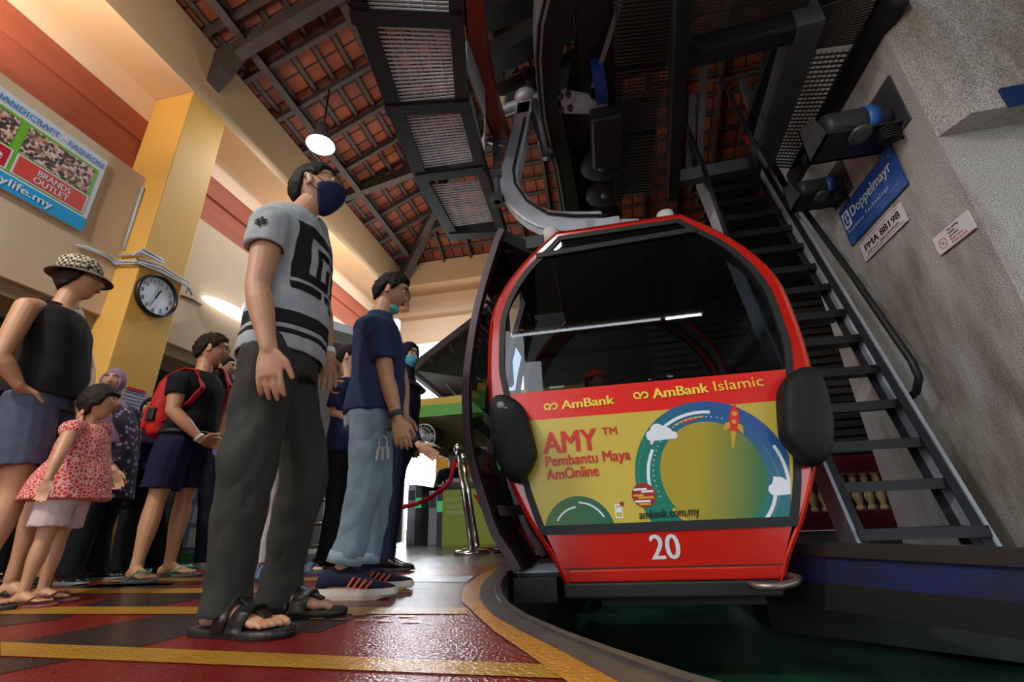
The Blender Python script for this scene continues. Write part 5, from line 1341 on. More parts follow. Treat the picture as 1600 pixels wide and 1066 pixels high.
bm = new(); add_cap(bm, b.J['H'] - b.up * .012, b.hf, .95, lambda az, z, x: min(-.072 - z - az * .0001, .1 - az * .001, z + .14), .012); obj('face_mask', voxel(bm, .005, 2), cloth('mask_teal', '4f9a98', .1), b.root, smooth=True)
b.pants(cloth('jeans_light', '728692', .3, vs=14), (.095, .088, .075, .066, .070), end=.93, wr=(.016, 10, .6))
for i, k in enumerate('RL'):
    an = b.J['k' + k].lerp(b.J['a' + k], .86); bm = new(); d = (b.J['a' + k] - b.J['k' + k]).normalized(); add_lathe(bm, [(.06, -.022), (.070, -.022), (.073, .022), (.06, .022)], an, 24, axis=d); obj('cuff', bm, cloth('jeans_cuff', '8598a2', .25), b.trousers)
    sh = shoe(b.J['a' + k], b.toe[i], 1.12, cloth('trainer_navy', '1d1e33', .2), M('sole_white', 'b5aca2', .6), b.root, sole=.035)
    for j in range(4):
        bm = new(); t = V((1, .05, 0)); p = b.J['a' + k] * 1; q_ = V((p.x + .06 + j * .028, p.y - .058 - .002 * j, .045)); add_bar(bm, q_, q_ + V((.025, .006, .038 - j * .004)), .004, .008); obj('stripe', bm, M('stripe_orange', 'c9532f', .5), sh)
b.wristband('R', .88, M('bracelet_green', '25352f', .5))
hw = b.J['wR'].lerp(b.J['fR'], .75)
kt = thing('key_bunch', 'bunch of silver keys on a clip held in the hand of the man in jeans', 'keys', hw - V((.07, 0, .03)))
kp_ = hw - V((.075, .03, .02))
bm = new(); add_tube(bm, [kp_ + V((.02 * math.cos(a), 0, .03 * math.sin(a))) for a in [k * PI / 8 for k in range(17)]], .003, 8); obj('key_ring', bm, M('key_steel', 'a9abad', .35, metal=.3), kt)
for k in range(3):
    bm = new(); add_bar(bm, kp_ + V((-.02 + k * .025, -.005 * k, -.02)), kp_ + V((-.025 + k * .03, -.005 * k, -.075)), .012, .003, (0, 1, 0)); obj('key', bm, M('key_steel', 'a9abad'), kt)
# -- staff woman in navy with blue mask
J3 = {'H': (-1.403, 3.076, 1.493), 'N': (-1.426, 3.065, 1.31), 'sR': (-1.422, 2.956, 1.213), 'sL': (-1.441, 3.224, 1.278), 'eR': (-1.319, 2.984, 0.914), 'wR': (-1.22, 2.943, 0.772), 'fR': (-1.109, 2.974, 0.695), 'eL': (-1.45, 3.276, 1.018), 'wL': (-1.402, 3.243, 0.86), 'P': (-1.425, 3.066, 0.835), 'kR': (-1.429, 2.997, 0.418), 'aR': (-1.453, 2.985, 0.049), 'kL': (-1.583, 3.1, 0.407), 'aL': (-1.599, 3.114, 0.042)}
NAVY = cloth('uniform_navy', '141a30', .2)
b = Body('woman in navy headscarf and light blue mask pointing with her hand', J3, .93, head=(.8, -.35, -.1), skinm=SK_L, toe=((1, -.1), (1, .1)))
b.build(.006, hands=(.15, .3), thumbs=((.2, -.3, 1), b.fw))
b.face(mask=cloth('mask_blue', '58a8bd', .1), glasses=M('frame_dark', '201a18', .3)); b.hijab(cloth('scarf_navy', '10152a', .2), .10)
b.top(NAVY, sleeve=1.85, hem=-.12, sr=(.056, .044)); b.pants(NAVY, (.1, .09, .078, .07, .074), end=.98)
for i, k in enumerate('RL'): shoe(b.J['a' + k], b.toe[i], 1.0, M('leather_black', '0e0e10', .25), M('sole_black', '080808', .6), b.root, sole=.02)
# -- youth in navy tee
J4 = {'H': (-1.999, 3.232, 1.595), 'N': (-1.99, 3.238, 1.416), 'sR': (-1.969, 3.109, 1.291), 'sL': (-1.995, 3.411, 1.375), 'eR': (-2.007, 3.109, 1.104), 'wR': (-1.841, 3.095, 1.038), 'fR': (-1.77, 3.139, 1.041), 'eL': (-2.003, 3.465, 1.153), 'wL': (-2.013, 3.341, 1.075), 'P': (-1.966, 3.252, 0.852), 'kR': (-1.956, 3.188, 0.403), 'aR': (-1.986, 3.169, 0.046), 'kL': (-1.961, 3.373, 0.406), 'aL': (-1.98, 3.385, 0.027)}
b = Body('youth in navy tee with orange crescent, half behind the navy polo man', J4, .98, head=(.95, .3, 0), skinm=SK_L, toe=((1, .1), (1, .2)))
b.build(.006); b.face(); b.hair(HAIRB, MALE, .016)
t4 = b.top(cloth('tee_navy', '1b2346', .2), sleeve=.8, hem=-.08, sr=(.075, .075), hemw=(.17, .13))
b4 = b.rt; ORC = cloth('print_orange', 'b5762f', .1)
project_on(t4, t4, 'crescent_print', [[(.06 * math.cos(a), .06 * math.sin(a)), (.06 * math.cos(a + .3), .06 * math.sin(a + .3)), (.047 * math.cos(a + .3), .047 * math.sin(a + .3)), (.047 * math.cos(a), .047 * math.sin(a))] for a in [.9 + k * .3 for k in range(14)]], b.spine(.78) + b.rt * .1, b.fw, b.up, -b.rt, ORC)
b.pants(cloth('trousers_black', '0f1013', .2), (.095, .088, .078, .072, .074), end=.98)
for i, k in enumerate('RL'): shoe(b.J['a' + k], b.toe[i], 1.0, M('leather_black', '0e0e10'), M('sole_brown', '4a2f26', .6), b.root, sole=.02)
# -- man with the red rucksack
J5 = {'H': (-2.984, 2.841, 1.634), 'N': (-2.999, 2.825, 1.447), 'sR': (-2.973, 2.618, 1.312), 'sL': (-3.038, 3.048, 1.464), 'eR': (-2.94, 2.595, 1.085), 'wR': (-2.771, 2.718, 0.886), 'fR': (-2.787, 2.907, 0.888), 'eL': (-3.005, 3.112, 1.204), 'wL': (-2.903, 3.002, 0.969), 'fL': (-2.833, 2.827, 0.865), 'P': (-3.005, 2.818, 0.909), 'kR': (-3.01, 2.695, 0.481), 'aR': (-3.023, 2.681, 0.062), 'kL': (-3.035, 2.933, 0.511), 'aL': (-3.036, 2.933, 0.058)}
b = Body('man in black tee and navy shorts wearing a red rucksack, hands clasped', J5, 1.04, hs=1.16, head=(.8, .62, -.08), skinm=SK_S, toe=((.95, -.35), (.95, .1)))
b.build(.005, hands=(.7, .7), arms=1.12, thumbs=((.3, 0, 1), (-.3, 0, 1)))
b.face(glasses=M('frame_brown', '5a2e1a'), lips='8a5548'); b.hair(HAIRBR, MALE, .017, .012)
t5 = b.top(cloth('tee_black', '14151b', .2), sleeve=.5, hem=.0, sr=(.072, .07), hemw=(.175, .135))
b.pants(cloth('shorts_navy', '181b36', .2), (.115, .112, .1, .1, .1), end=.40, wr=(.014, 10, .5), name='shorts')
for i, k in enumerate('RL'): sandal(b.J['a' + k], b.toe[i], 1.1, M('flipflop_grey', '4a5250', .6), b.root, 'thong', M('strap_green', '4f8a76', .5))
b.wristband('R', .92)
rs = thing('rucksack', 'bright red rucksack worn by the man in the black tee', 'rucksack', tuple(b.spine(.55) - b.fw * .2))
bk = b.spine(.52) - b.fw * .21; RUCK = cloth('rucksack_red', 'b3201a', .2, rough=.6)
bm = new(); rings = []
for t, w, d in ((-.25, .11, .06), (-.23, .14, .085), (-.1, .155, .105), (.05, .15, .10), (.16, .13, .08), (.22, .09, .05), (.24, .05, .02)): rings.append((bk + b.up * t, b.rt * w, b.fw * d))
add_rings(bm, rings, 22); obj('pack', voxel(bm, .007, 2, (.006, 9, 1)), RUCK, rs, smooth=True)
bm = new(); rings = [(bk - b.fw * .1 + b.up * t, b.rt * w, b.fw * d) for t, w, d in ((-.2, .09, .02), (-.18, .11, .035), (-.05, .11, .04), (.0, .08, .02))]; add_rings(bm, rings, 18); obj('front_pocket', voxel(bm, .007, 2), RUCK, rs, smooth=True)
bm = new(); p = bk + b.rt * .14 - b.up * .1; add_box(bm, (p.x - .035, p.y - .03, p.z - .05), (p.x + .03, p.y + .03, p.z + .05)); obj('side_pouch', bm, RUBBER, rs, bevel=.012)
for sg in (1, -1):
    sh = b.J['sR'] if sg > 0 else b.J['sL']; m_ = sh.lerp(b.J['N'], .35)
    pts = [bk + b.rt * .1 * sg + b.up * .2, m_ + b.up * .075 - b.fw * .03, m_ + b.up * .055 + b.fw * .06, m_ - b.up * .08 + b.fw * .135, m_ - b.up * .2 + b.rt * .05 * sg + b.fw * .1, bk + b.rt * .13 * sg - b.up * .16 + b.fw * .08]
    bm = new(); 
    sp_ = [V(p) for p in pts]
    for p0, p1 in zip(sp_, sp_[1:]): add_bar(bm, p0, p1, .05, .014, b.rt.cross(p1 - p0))
    obj('shoulder_strap', voxel(bm, .006, 4), RUCK, rs, smooth=True)
bm = new(); add_tube(bm, [b.spine(.08) + (b.rt * math.cos(a) * .2 + b.fw * math.sin(a) * .155) for a in [k * PI / 12 for k in range(-6, 19)]], .018, 8); obj('hip_belt', bm, RUBBER, rs, smooth=True)
# -- woman in the hat
J6 = {'H': (-2.815, 1.728, 1.635), 'N': (-2.834, 1.701, 1.462), 'sR': (-2.772, 1.524, 1.369), 'sL': (-2.937, 1.816, 1.497), 'eR': (-2.723, 1.473, 1.084), 'wR': (-2.695, 1.567, 0.96), 'fR': (-2.737, 1.7, 0.879), 'eL': (-2.814, 1.908, 1.153), 'wL': (-2.634, 1.817, 0.896), 'fL': (-2.522, 1.768, 0.722), 'P': (-2.804, 1.746, 0.955), 'kR': (-2.728, 1.715, 0.469), 'aR': (-2.742, 1.693, 0.125), 'kL': (-2.821, 1.897, 0.497), 'aL': (-2.842, 1.903, 0.103)}
b = Body('woman in black sleeveless top and checked straw hat, hand in pocket', J6, .98, hs=1.03, head=(.82, .57, .04), skinm=SK_S, toe=((1, .2), (1, .4)), female=True)
b.build(.005, hands=(.6, .4), thumbs=(b.fw, (0, 0, 1)))
b.face(lips='8a4a40'); b.hair(HAIRBR, [(0, .075), (40, .06), (60, .02), (75, -.02), (100, -.045), (180, -.08)], .014)
r, f, u = b.hf; hc = b.J['H']
def hat_material():
    m = M('hat_straw', 'b5a68a', .9, bump=.5, bscale=90); nt = m.node_tree; bs = nt.nodes['Principled BSDF']
    tc = nt.nodes.new('ShaderNodeTexCoord'); ck = nt.nodes.new('ShaderNodeTexChecker'); ck.inputs['Scale'].default_value = 62
    ck.inputs['Color1'].default_value = (*hexc('bcae92'), 1); ck.inputs['Color2'].default_value = (*hexc('3a3028'), 1)
    nt.links.new(tc.outputs['Object'], ck.inputs[0]); nt.links.new(ck.outputs[0], bs.inputs['Base Color']); return m
HATM = hat_material()
bm = new(); hu = (u - f * .18).normalized(); hb = hc + u * .045 - f * .01
A_, B_ = r * 1.0, f * 1.0
prof = [(.082, .1, -.002), (.088, .106, .0), (.086, .103, .04), (.08, .095, .075), (.066, .078, .095), (.035, .04, .102), (.004, .004, .104)]
add_rings(bm, [(hb + hu * z, r * x, f * y) for x, y, z in prof], 30); ht = obj('hat', bm, HATM, b.root, smooth=True); 
bm = new(); add_rings(bm, [(hb + hu * z, r * x, (f - u * k).normalized() * y) for x, y, z, k in ((.08, .1, .004, 0), (.11, .135, -.014, .05), (.128, .152, -.024, .1), (.13, .154, -.030, .1), (.11, .135, -.022, .05), (.078, .096, -.002, 0))], 34); obj('hat_brim', bm, M('hat_brim_dark', '6b6256', .9, var=.5, vscale=70, bump=.5, bscale=120), ht, smooth=True)
b.top(cloth('top_black', '1b1b1b', .2), sleeve=0, hem=-.02, grow=.014, hemw=(.178, .14), neck=.93, wr=(.007, 8, .6))
b.pants(cloth('shorts_grey', '4b5263', .25), (.108, .112, .1, .1, .1), end=.36, name='shorts')
for i, k in enumerate('RL'): sandal(b.J['a' + k], b.toe[i], 1.0, M('flipflop_dark', '2a2422', .6), b.root, 'thong')
b.wristband('L', .82)
bm = new(); a_, b_ = b.J['eL'], b.J['wL']; add_lathe(bm, [(.033, -.012), (.038, -.012), (.038, .012), (.033, .012)], a_.lerp(b_, .72), 16, axis=(b_ - a_)); obj('watch', bm, RUBBER, b.root)
# -- girl
J7 = {'H': (-2.559, 1.837, 0.928), 'N': (-2.569, 1.824, 0.818), 'sR': (-2.519, 1.724, 0.764), 'sL': (-2.629, 1.944, 0.811), 'eR': (-2.445, 1.656, 0.629), 'wR': (-2.418, 1.625, 0.518), 'fR': (-2.417, 1.626, 0.464), 'eL': (-2.626, 1.999, 0.672), 'wL': (-2.571, 1.989, 0.553), 'P': (-2.567, 1.827, 0.475), 'kR': (-2.544, 1.774, 0.269), 'aR': (-2.552, 1.763, 0.064), 'kL': (-2.614, 1.882, 0.266), 'aL': (-2.622, 1.887, 0.056)}
b = Body('small girl with dark bob in a red patterned dress and white shorts', J7, .62, head=(.85, .5, .12), skinm=SK_S, hs=.80, toe=((1, .2), (1, .35)), female=True)
b.build(.0045); b.face(lips='8a4a40', brow=HAIRBR)
b.hair(HAIRBR, [(0, .034), (40, .03), (52, .0), (62, -.03), (75, -.035), (88, -.03), (110, -.075), (180, -.09)], .018, .006)
DR = M('dress_red', 'b8322f', .85); nt = DR.node_tree; vo = nt.nodes.new('ShaderNodeTexVoronoi'); vo.inputs['Scale'].default_value = 62; vo.feature = 'DISTANCE_TO_EDGE'; tc = nt.nodes.new('ShaderNodeTexCoord'); rp = nt.nodes.new('ShaderNodeValToRGB'); rp.color_ramp.elements[0].position = .03; rp.color_ramp.elements[0].color = (*hexc('d8a49a'), 1); rp.color_ramp.elements[1].position = .16; rp.color_ramp.elements[1].color = (*hexc('b02a2b'), 1)
nt.links.new(tc.outputs['Object'], vo.inputs[0]); nt.links.new(vo.outputs[0], rp.inputs[0]); nt.links.new(rp.outputs[0], nt.nodes['Principled BSDF'].inputs['Base Color'])
s = b.s; bm = new(); J = b.J
add_rings(bm, [(J['P'] - b.up * .03 - b.fw * .0, b.rt * .165, b.fw * .175), (J['P'] + b.up * .08, b.rt * .15, b.fw * .145), (b.spine(.45), b.rt * .125, b.fw * .11), (b.spine(.75), b.rt * .118, b.fw * .095), (b.spine(.93), b.rt * .085, b.fw * .07), (b.spine(.97), b.rt * .05, b.fw * .045)], 26)
for k in 'RL': add_limb(bm, J['N'].lerp(J['s' + k], .4) - b.up * .02, J['s' + k], [.045, .05, .05])
obj('dress', voxel(bm, .006, 2, (.008, 11, .4)), DR, b.root, smooth=True)
b.pants(cloth('shorts_white', 'c0aba6', .15), (.115, .122, .11, .1, .1), end=.36, name='shorts')
for i, k in enumerate('RL'): sandal(b.J['a' + k], b.toe[i], .72, M('flipflop_red', '6b2a26', .6), b.root, 'thong', th=.015)
b.wristband('R', .45)
# -- woman in the mauve headscarf
J8 = {'H': (-3.55, 2.601, 1.353), 'N': (-3.522, 2.637, 1.201), 'sR': (-3.475, 2.5, 1.072), 'sL': (-3.566, 2.828, 1.148), 'eR': (-3.461, 2.552, 0.856), 'wR': (-3.3, 2.599, 0.699), 'fR': (-3.282, 2.623, 0.637), 'eL': (-3.493, 2.841, 0.826), 'wL': (-3.353, 2.694, 0.646), 'P': (-3.473, 2.703, 0.675), 'kR': (-3.456, 2.625, 0.318), 'aR': (-3.462, 2.617, 0.033), 'kL': (-3.533, 2.789, 0.316), 'aL': (-3.521, 2.837, 0.049)}
b = Body('older woman in mauve headscarf and dark floral blouse behind the small girl', J8, .86, head=(.55, -.75, .05), skinm=SK_M, toe=((1, -.2), (1, .1)), female=True)
b.build(.006); b.face(lips='7a4a42')
SCF = M('scarf_mauve', '8f6f8a', .85, col2='6d5068', vscale=5, bump=.2, bscale=160, stretch=(1, 1, .5)); b.hijab(SCF, .36)
FL = M('blouse_floral', '1b1622', .85); nt = FL.node_tree; vo = nt.nodes.new('ShaderNodeTexVoronoi'); vo.inputs['Scale'].default_value = 26; tc = nt.nodes.new('ShaderNodeTexCoord'); rp = nt.nodes.new('ShaderNodeValToRGB'); rp.color_ramp.elements[0].position = .22; rp.color_ramp.elements[0].color = (*hexc('a08ab0'), 1); rp.color_ramp.elements[1].position = .42; rp.color_ramp.elements[1].color = (*hexc('1c1626'), 1)
nt.links.new(tc.outputs['Object'], vo.inputs[0]); nt.links.new(vo.outputs[0], rp.inputs[0]); nt.links.new(rp.outputs[0], nt.nodes['Principled BSDF'].inputs['Base Color'])
b.top(FL, sleeve=1.8, hem=-.3, sr=(.068, .058), hemw=(.185, .15), name='blouse'); b.pants(cloth('trousers_black', '0f1013'), (.1, .09, .085, .08, .085), end=.97)
for i, k in enumerate('RL'): shoe(b.J['a' + k], b.toe[i], .95, M('leather_black', '0e0e10'), M('sole_grey', '6b6b6b', .6), b.root, sole=.018)
# -- person behind in black with a purple scarf
J9 = {'H': (-3.778, 3.126, 1.283), 'N': (-3.761, 3.145, 1.163), 'sR': (-3.73, 3.03, 1.07), 'sL': (-3.792, 3.336, 1.127), 'eR': (-3.724, 3.037, 0.839), 'wR': (-3.55, 3.081, 0.709), 'fR': (-3.519, 3.115, 0.685), 'eL': (-3.715, 3.346, 0.873), 'wL': (-3.598, 3.178, 0.719), 'P': (-3.722, 3.189, 0.676), 'kR': (-3.678, 3.148, 0.311), 'aR': (-3.669, 3.158, 0.019), 'kL': (-3.703, 3.36, 0.306), 'aL': (-3.649, 3.45, 0.012)}
b = Body('woman in black with shiny purple scarf behind the red rucksack', J9, .82, head=(.6, -.7, 0), skinm=SK_D, female=True)
b.build(.007); b.face(lips='6a4038'); b.hijab(cloth('scarf_black', '121015', .2), .1)
bm = new(); add_rings(bm, [(b.spine(1.0), b.rt * .09, b.fw * .09), (b.spine(.88), b.rt * .17, b.fw * .13), (b.spine(.6), b.rt * .21, b.fw * .16)], 24); obj('shawl', voxel(bm, .008, 2, (.01, 14, .5)), M('shawl_purple', '4a2f6e', .35, var=.4, vscale=30), b.root, smooth=True)
b.top(cloth('robe_black', '0d0c0f', .2), sleeve=1.9, hem=-.4, sr=(.07, .07), hemw=(.2, .16)); b.pants(cloth('trousers_black', '0f1013'), (.11, .11, .11, .1, .1), end=.98)
for i, k in enumerate('RL'): shoe(b.J['a' + k], b.toe[i], .95, M('leather_black', '0e0e10'), M('sole_black', '080808'), b.root, sole=.018)
# -- person in pink top behind the tall young man
J10 = {'H': (-2.061, 2.704, 1.421), 'N': (-2.085, 2.686, 1.263), 'sR': (-2.101, 2.549, 1.144), 'sL': (-2.11, 2.855, 1.226), 'eR': (-2.092, 2.556, 0.929), 'wR': (-1.982, 2.513, 0.751), 'fR': (-1.959, 2.53, 0.673), 'eL': (-2.087, 2.872, 0.99), 'wL': (-2.056, 2.833, 0.8), 'P': (-2.085, 2.686, 0.731), 'kR': (-2.074, 2.62, 0.38), 'aR': (-2.074, 2.619, 0.06), 'kL': (-2.026, 2.881, 0.381), 'aL': (-2.007, 2.895, 0.04)}
b = Body('person in salmon top and white trousers hidden behind the grey tee man', J10, .88, head=(.9, .3, 0), skinm=SK_L, female=True, toe=((1, -.1), (1, .15)))
b.build(.007); b.face(lips='7a4a42'); b.hair(HAIRB, [(0, .07), (45, .05), (65, .0), (80, -.05), (180, -.09)], .016)
b.top(cloth('top_salmon', 'c96f68', .15), sleeve=.6, hem=-.12, hemw=(.17, .13)); b.pants(cloth('trousers_white', 'b5aaa8', .15), (.095, .085, .07, .062, .062), end=.95)
for i, k in enumerate('RL'): sandal(b.J['a' + k], b.toe[i], .95, M('sandal_blue', '2a3650', .6), b.root, 'slide', M('strap_bluegrey', '46546b', .6))
# -- person in green beyond the open cabin door
J12 = {'H': (-1.067, 4.68, 1.748), 'N': (-1.065, 4.681, 1.557), 'sR': (-1.112, 4.568, 1.434), 'sL': (-0.943, 4.809, 1.475), 'eR': (-1.132, 4.564, 1.108), 'wR': (-1.098, 4.571, 0.879), 'fR': (-1.087, 4.573, 0.783), 'eL': (-0.935, 4.811, 1.134), 'wL': (-0.944, 4.809, 0.897), 'P': (-1.013, 4.692, 0.803), 'kR': (-1.007, 4.632, 0.355), 'aR': (-1.005, 4.632, 0.038), 'kL': (-0.965, 4.805, 0.355), 'aL': (-0.969, 4.824, 0.032)}
b = Body('person in bright green shirt and black trousers beyond the open cabin door', J12, .95, head=(-.6, -.75, 0), skinm=SK_M, toe=((-.3, -1), (-.1, -1)))
b.build(.007); b.face(lips='7a4a42'); b.hair(HAIRB, MALE, .016)
b.top(cloth('shirt_green', '2fae4a', .12), sleeve=.7, hem=-.08, hemw=(.17, .13)); b.pants(cloth('trousers_black', '0f1013'), (.095, .088, .078, .07, .072), end=.98)
for i, k in enumerate('RL'): shoe(b.J['a' + k], b.toe[i], .95, M('leather_black', '0e0e10'), M('sole_black', '080808'), b.root, sole=.018)
# -- person in lavender behind the clasped hands
J14 = {'H': (-3.675, 3.683, 1.828), 'N': (-3.65, 3.706, 1.63), 'sR': (-3.623, 3.594, 1.487), 'sL': (-3.633, 3.859, 1.554), 'eR': (-3.601, 3.616, 1.222), 'wR': (-3.46, 3.61, 1.031), 'fR': (-3.434, 3.634, 0.974), 'eL': (-3.592, 3.898, 1.274), 'wL': (-3.533, 3.816, 1.066), 'P': (-3.597, 3.756, 0.959), 'kR': (-3.553, 3.715, 0.452), 'aR': (-3.522, 3.744, 0.032), 'kL': (-3.589, 3.9, 0.455), 'aL': (-3.548, 3.966, 0.024)}
b = Body('person in lavender shirt and dark jeans behind the clasped hands', J14, 1.0, head=(.9, .4, 0), skinm=SK_M, toe=((1, -.2), (1, 0)))
b.build(.008); b.face(lips='7a4a42'); b.hair(HAIRB, MALE, .016)
b.top(cloth('shirt_lavender', '7d78a8', .15), sleeve=.7, hem=-.1); b.pants(cloth('jeans_dark', '1c2230', .2), (.1, .09, .08, .075, .075), end=.98)
for i, k in enumerate('RL'): shoe(b.J['a' + k], b.toe[i], 1.05, cloth('trainer_dark', '22242c'), M('sole_white', 'b5aca2'), b.root, sole=.03)
# -- figure in dark clothes at the left edge
J15 = {'H': (-3.975, 2.326, 1.122), 'N': (-3.954, 2.359, 0.993), 'sR': (-3.89, 2.273, 0.888), 'sL': (-3.988, 2.489, 0.928), 'eR': (-3.869, 2.306, 0.686), 'wR': (-3.746, 2.312, 0.523), 'fR': (-3.719, 2.352, 0.446), 'eL': (-3.958, 2.535, 0.71), 'wL': (-3.876, 2.478, 0.534), 'P': (-3.903, 2.437, 0.554), 'kR': (-3.834, 2.433, 0.26), 'aR': (-3.822, 2.451, 0.076), 'kL': (-3.928, 2.581, 0.256), 'aL': (-3.918, 2.633, 0.066)}
b = Body('child in dark clothes half hidden behind the woman in the hat', J15, .70, head=(.8, .3, 0), skinm=SK_S, hs=.82)
b.build(.008); b.face(lips='7a4a42'); b.hair(HAIRB, MALE, .016)
b.top(cloth('shirt_dark', '17181c', .2), sleeve=.7, hem=-.1); b.pants(cloth('trousers_black', '0f1013'), (.11, .1, .09, .085, .085), end=.98)
for i, k in enumerate('RL'): shoe(b.J['a' + k], b.toe[i], .8, M('leather_black', '0e0e10'), M('sole_black', '080808'), b.root, sole=.018)


# ================================================================== THINGS ON AND BY THE LEFT WALL
WX, WZ = (0, 1, 0), (0, 0, 1)
SGN = [(2.464, 3.543), (2.506, 2.778), (1.669, 3.528), (1.916, 2.737)]
y1 = (SGN[0][0] + SGN[1][0]) / 2; z1 = (SGN[0][1] + SGN[2][1]) / 2; z0 = (SGN[1][1] + SGN[3][1]) / 2; y0 = y1 - 2.3; HH = z1 - z0
sgn = tag(box_obj('shop_sign', (-4.255, y0, z0), (-4.235, y1, z1), M('sign_board_white', 'd3d8e0', .35)), 'large white shop sign with photographs and coloured panels on the cream wall', 'sign')
XS2 = -4.233
def on_b(u0, v0, u1, v1, mat, nm, layer=0):
    x = XS2 + layer * .002
    bm = new(); add_poly(bm, [(x, y1 + u0, z0 + HH * v0), (x, y1 + u1, z0 + HH * v0), (x, y1 + u1, z0 + HH * v1), (x, y1 + u0, z0 + HH * v1)]); return obj(nm, bm, mat, sgn)
def collage():
    m = M('photo_print', '5a4a40', .4); nt = m.node_tree; vo = nt.nodes.new('ShaderNodeTexVoronoi'); vo.inputs['Scale'].default_value = 42; tc = nt.nodes.new('ShaderNodeTexCoord'); mx = nt.nodes.new('ShaderNodeMixRGB'); mx.blend_type = 'MULTIPLY'; mx.inputs[0].default_value = 1
    r = nt.nodes.new('ShaderNodeValToRGB'); e = r.color_ramp.elements; e[0].color = (.02, .02, .03, 1); e[1].color = (.75, .65, .6, 1); x = e.new(.45); x.color = (.16, .1, .08, 1); x = e.new(.62); x.color = (.55, .28, .18, 1); sp = nt.nodes.new('ShaderNodeSeparateXYZ')
    nt.links.new(tc.outputs['Object'], vo.inputs[0]); nt.links.new(vo.outputs['Color'], sp.inputs[0]); nt.links.new(sp.outputs[0], r.inputs[0]); nt.links.new(r.outputs[0], nt.nodes['Principled BSDF'].inputs['Base Color']); return m
GRN = M('sign_green', '6cb52f', .4); CLG = collage()
on_b(-2.26, .19, -.04, .82, GRN, 'green_panel')
on_b(-.57, .455, -.07, .79, CLG, 'photo_panel', 1); on_b(-1.2, .455, -.63, .79, CLG, 'photo_panel', 1)
on_b(-.57, .2, -.045, .44, M('sign_white2', 'd9dde4', .35), 'panel_border', 1); on_b(-.555, .215, -.06, .425, M('sign_coral', 'd4463c', .4), 'red_panel', 2)
on_b(-1.2, .2, -.595, .44, M('sign_white2', 'd9dde4'), 'panel_border', 1); on_b(-1.19, .215, -.61, .425, M('sign_crimson', 'c0161f', .4), 'red_panel', 2)
on_b(-2.28, .0, -.0, .165, M('sign_cyan', '1f9fdb', .35), 'blue_band', 1)
SBLU = M('sign_bluetext', '2a86cf', .4)
text_obj('lettering', 'HANDICRAFT - FASHION', (XS2 + .004, y1 - .83, z0 + HH * .865), WX, WZ, HH * .105, SBLU, sgn, .03, .80, spacing=1.1)
text_obj('lettering', 'BRANDS', (XS2 + .006, y1 - .42, z0 + HH * .325), WX, WZ, HH * .10, SW, sgn, .03, .235); text_obj('lettering', 'OUTLET', (XS2 + .006, y1 - .43, z0 + HH * .235), WX, WZ, HH * .10, SW, sgn, .03, .25)
text_obj('lettering', 'ipe', (XS2 + .006, y1 - .80, z0 + HH * .27), WX, WZ, HH * .16, SW, sgn, .012, .15)
text_obj('lettering', 'phonylife.my', (XS2 + .006, y1 - .84, z0 + HH * .05), WX, WZ, HH * .125, SW, sgn, .025, .58)
# clock
CC = (-3.99, 3.063, 2.38)
ck = thing('wall_clock', 'round white wall clock with black rim on the yellow pillar', 'clock', CC); RC = .205
bm = new(); add_lathe(bm, [(RC * .86, .0), (RC, .0), (RC, .035), (RC * .94, .045), (RC * .88, .035), (RC * .86, .012), (RC * .86, 0)], CC, 48, axis=(1, 0, 0), capped=False); obj('rim', bm, M('clock_black', '15161a', .3), ck)
bm = new(); add_lathe(bm, [(0, .0), (RC * .9, .0), (RC * .9, .012), (0, .0121)], CC, 48, axis=(1, 0, 0), smooth=False); dial = obj('dial', bm, M('clock_white', 'e4ecf2', .8), ck)
for k in range(1, 13):
    a = 2 * PI * k / 12; p = V(CC) + V((.015, RC * .70 * math.sin(a), RC * .70 * math.cos(a) - .022)); text_obj('numeral', str(k), p, WX, WZ, .062, LBLK, dial, .012 if k < 10 else .008, None, align='CENTER')
def hand(a, l, w, m, nm, b=.03):
    bm = new(); d = V((0, math.sin(a), math.cos(a))); add_bar(bm, V(CC) + V((.020, 0, 0)) - d * b, V(CC) + V((.020, 0, 0)) + d * l, .003, w, d.cross(V((1, 0, 0)))); obj(nm, bm, m, ck)
hand(math.radians(18), .075, .014, LBLK, 'hour_hand'); hand(math.radians(199), .135, .007, M('hand_grey', '4a4d55', .4), 'minute_hand'); hand(math.radians(-4), .11, .003, LBLK, 'second_hand')
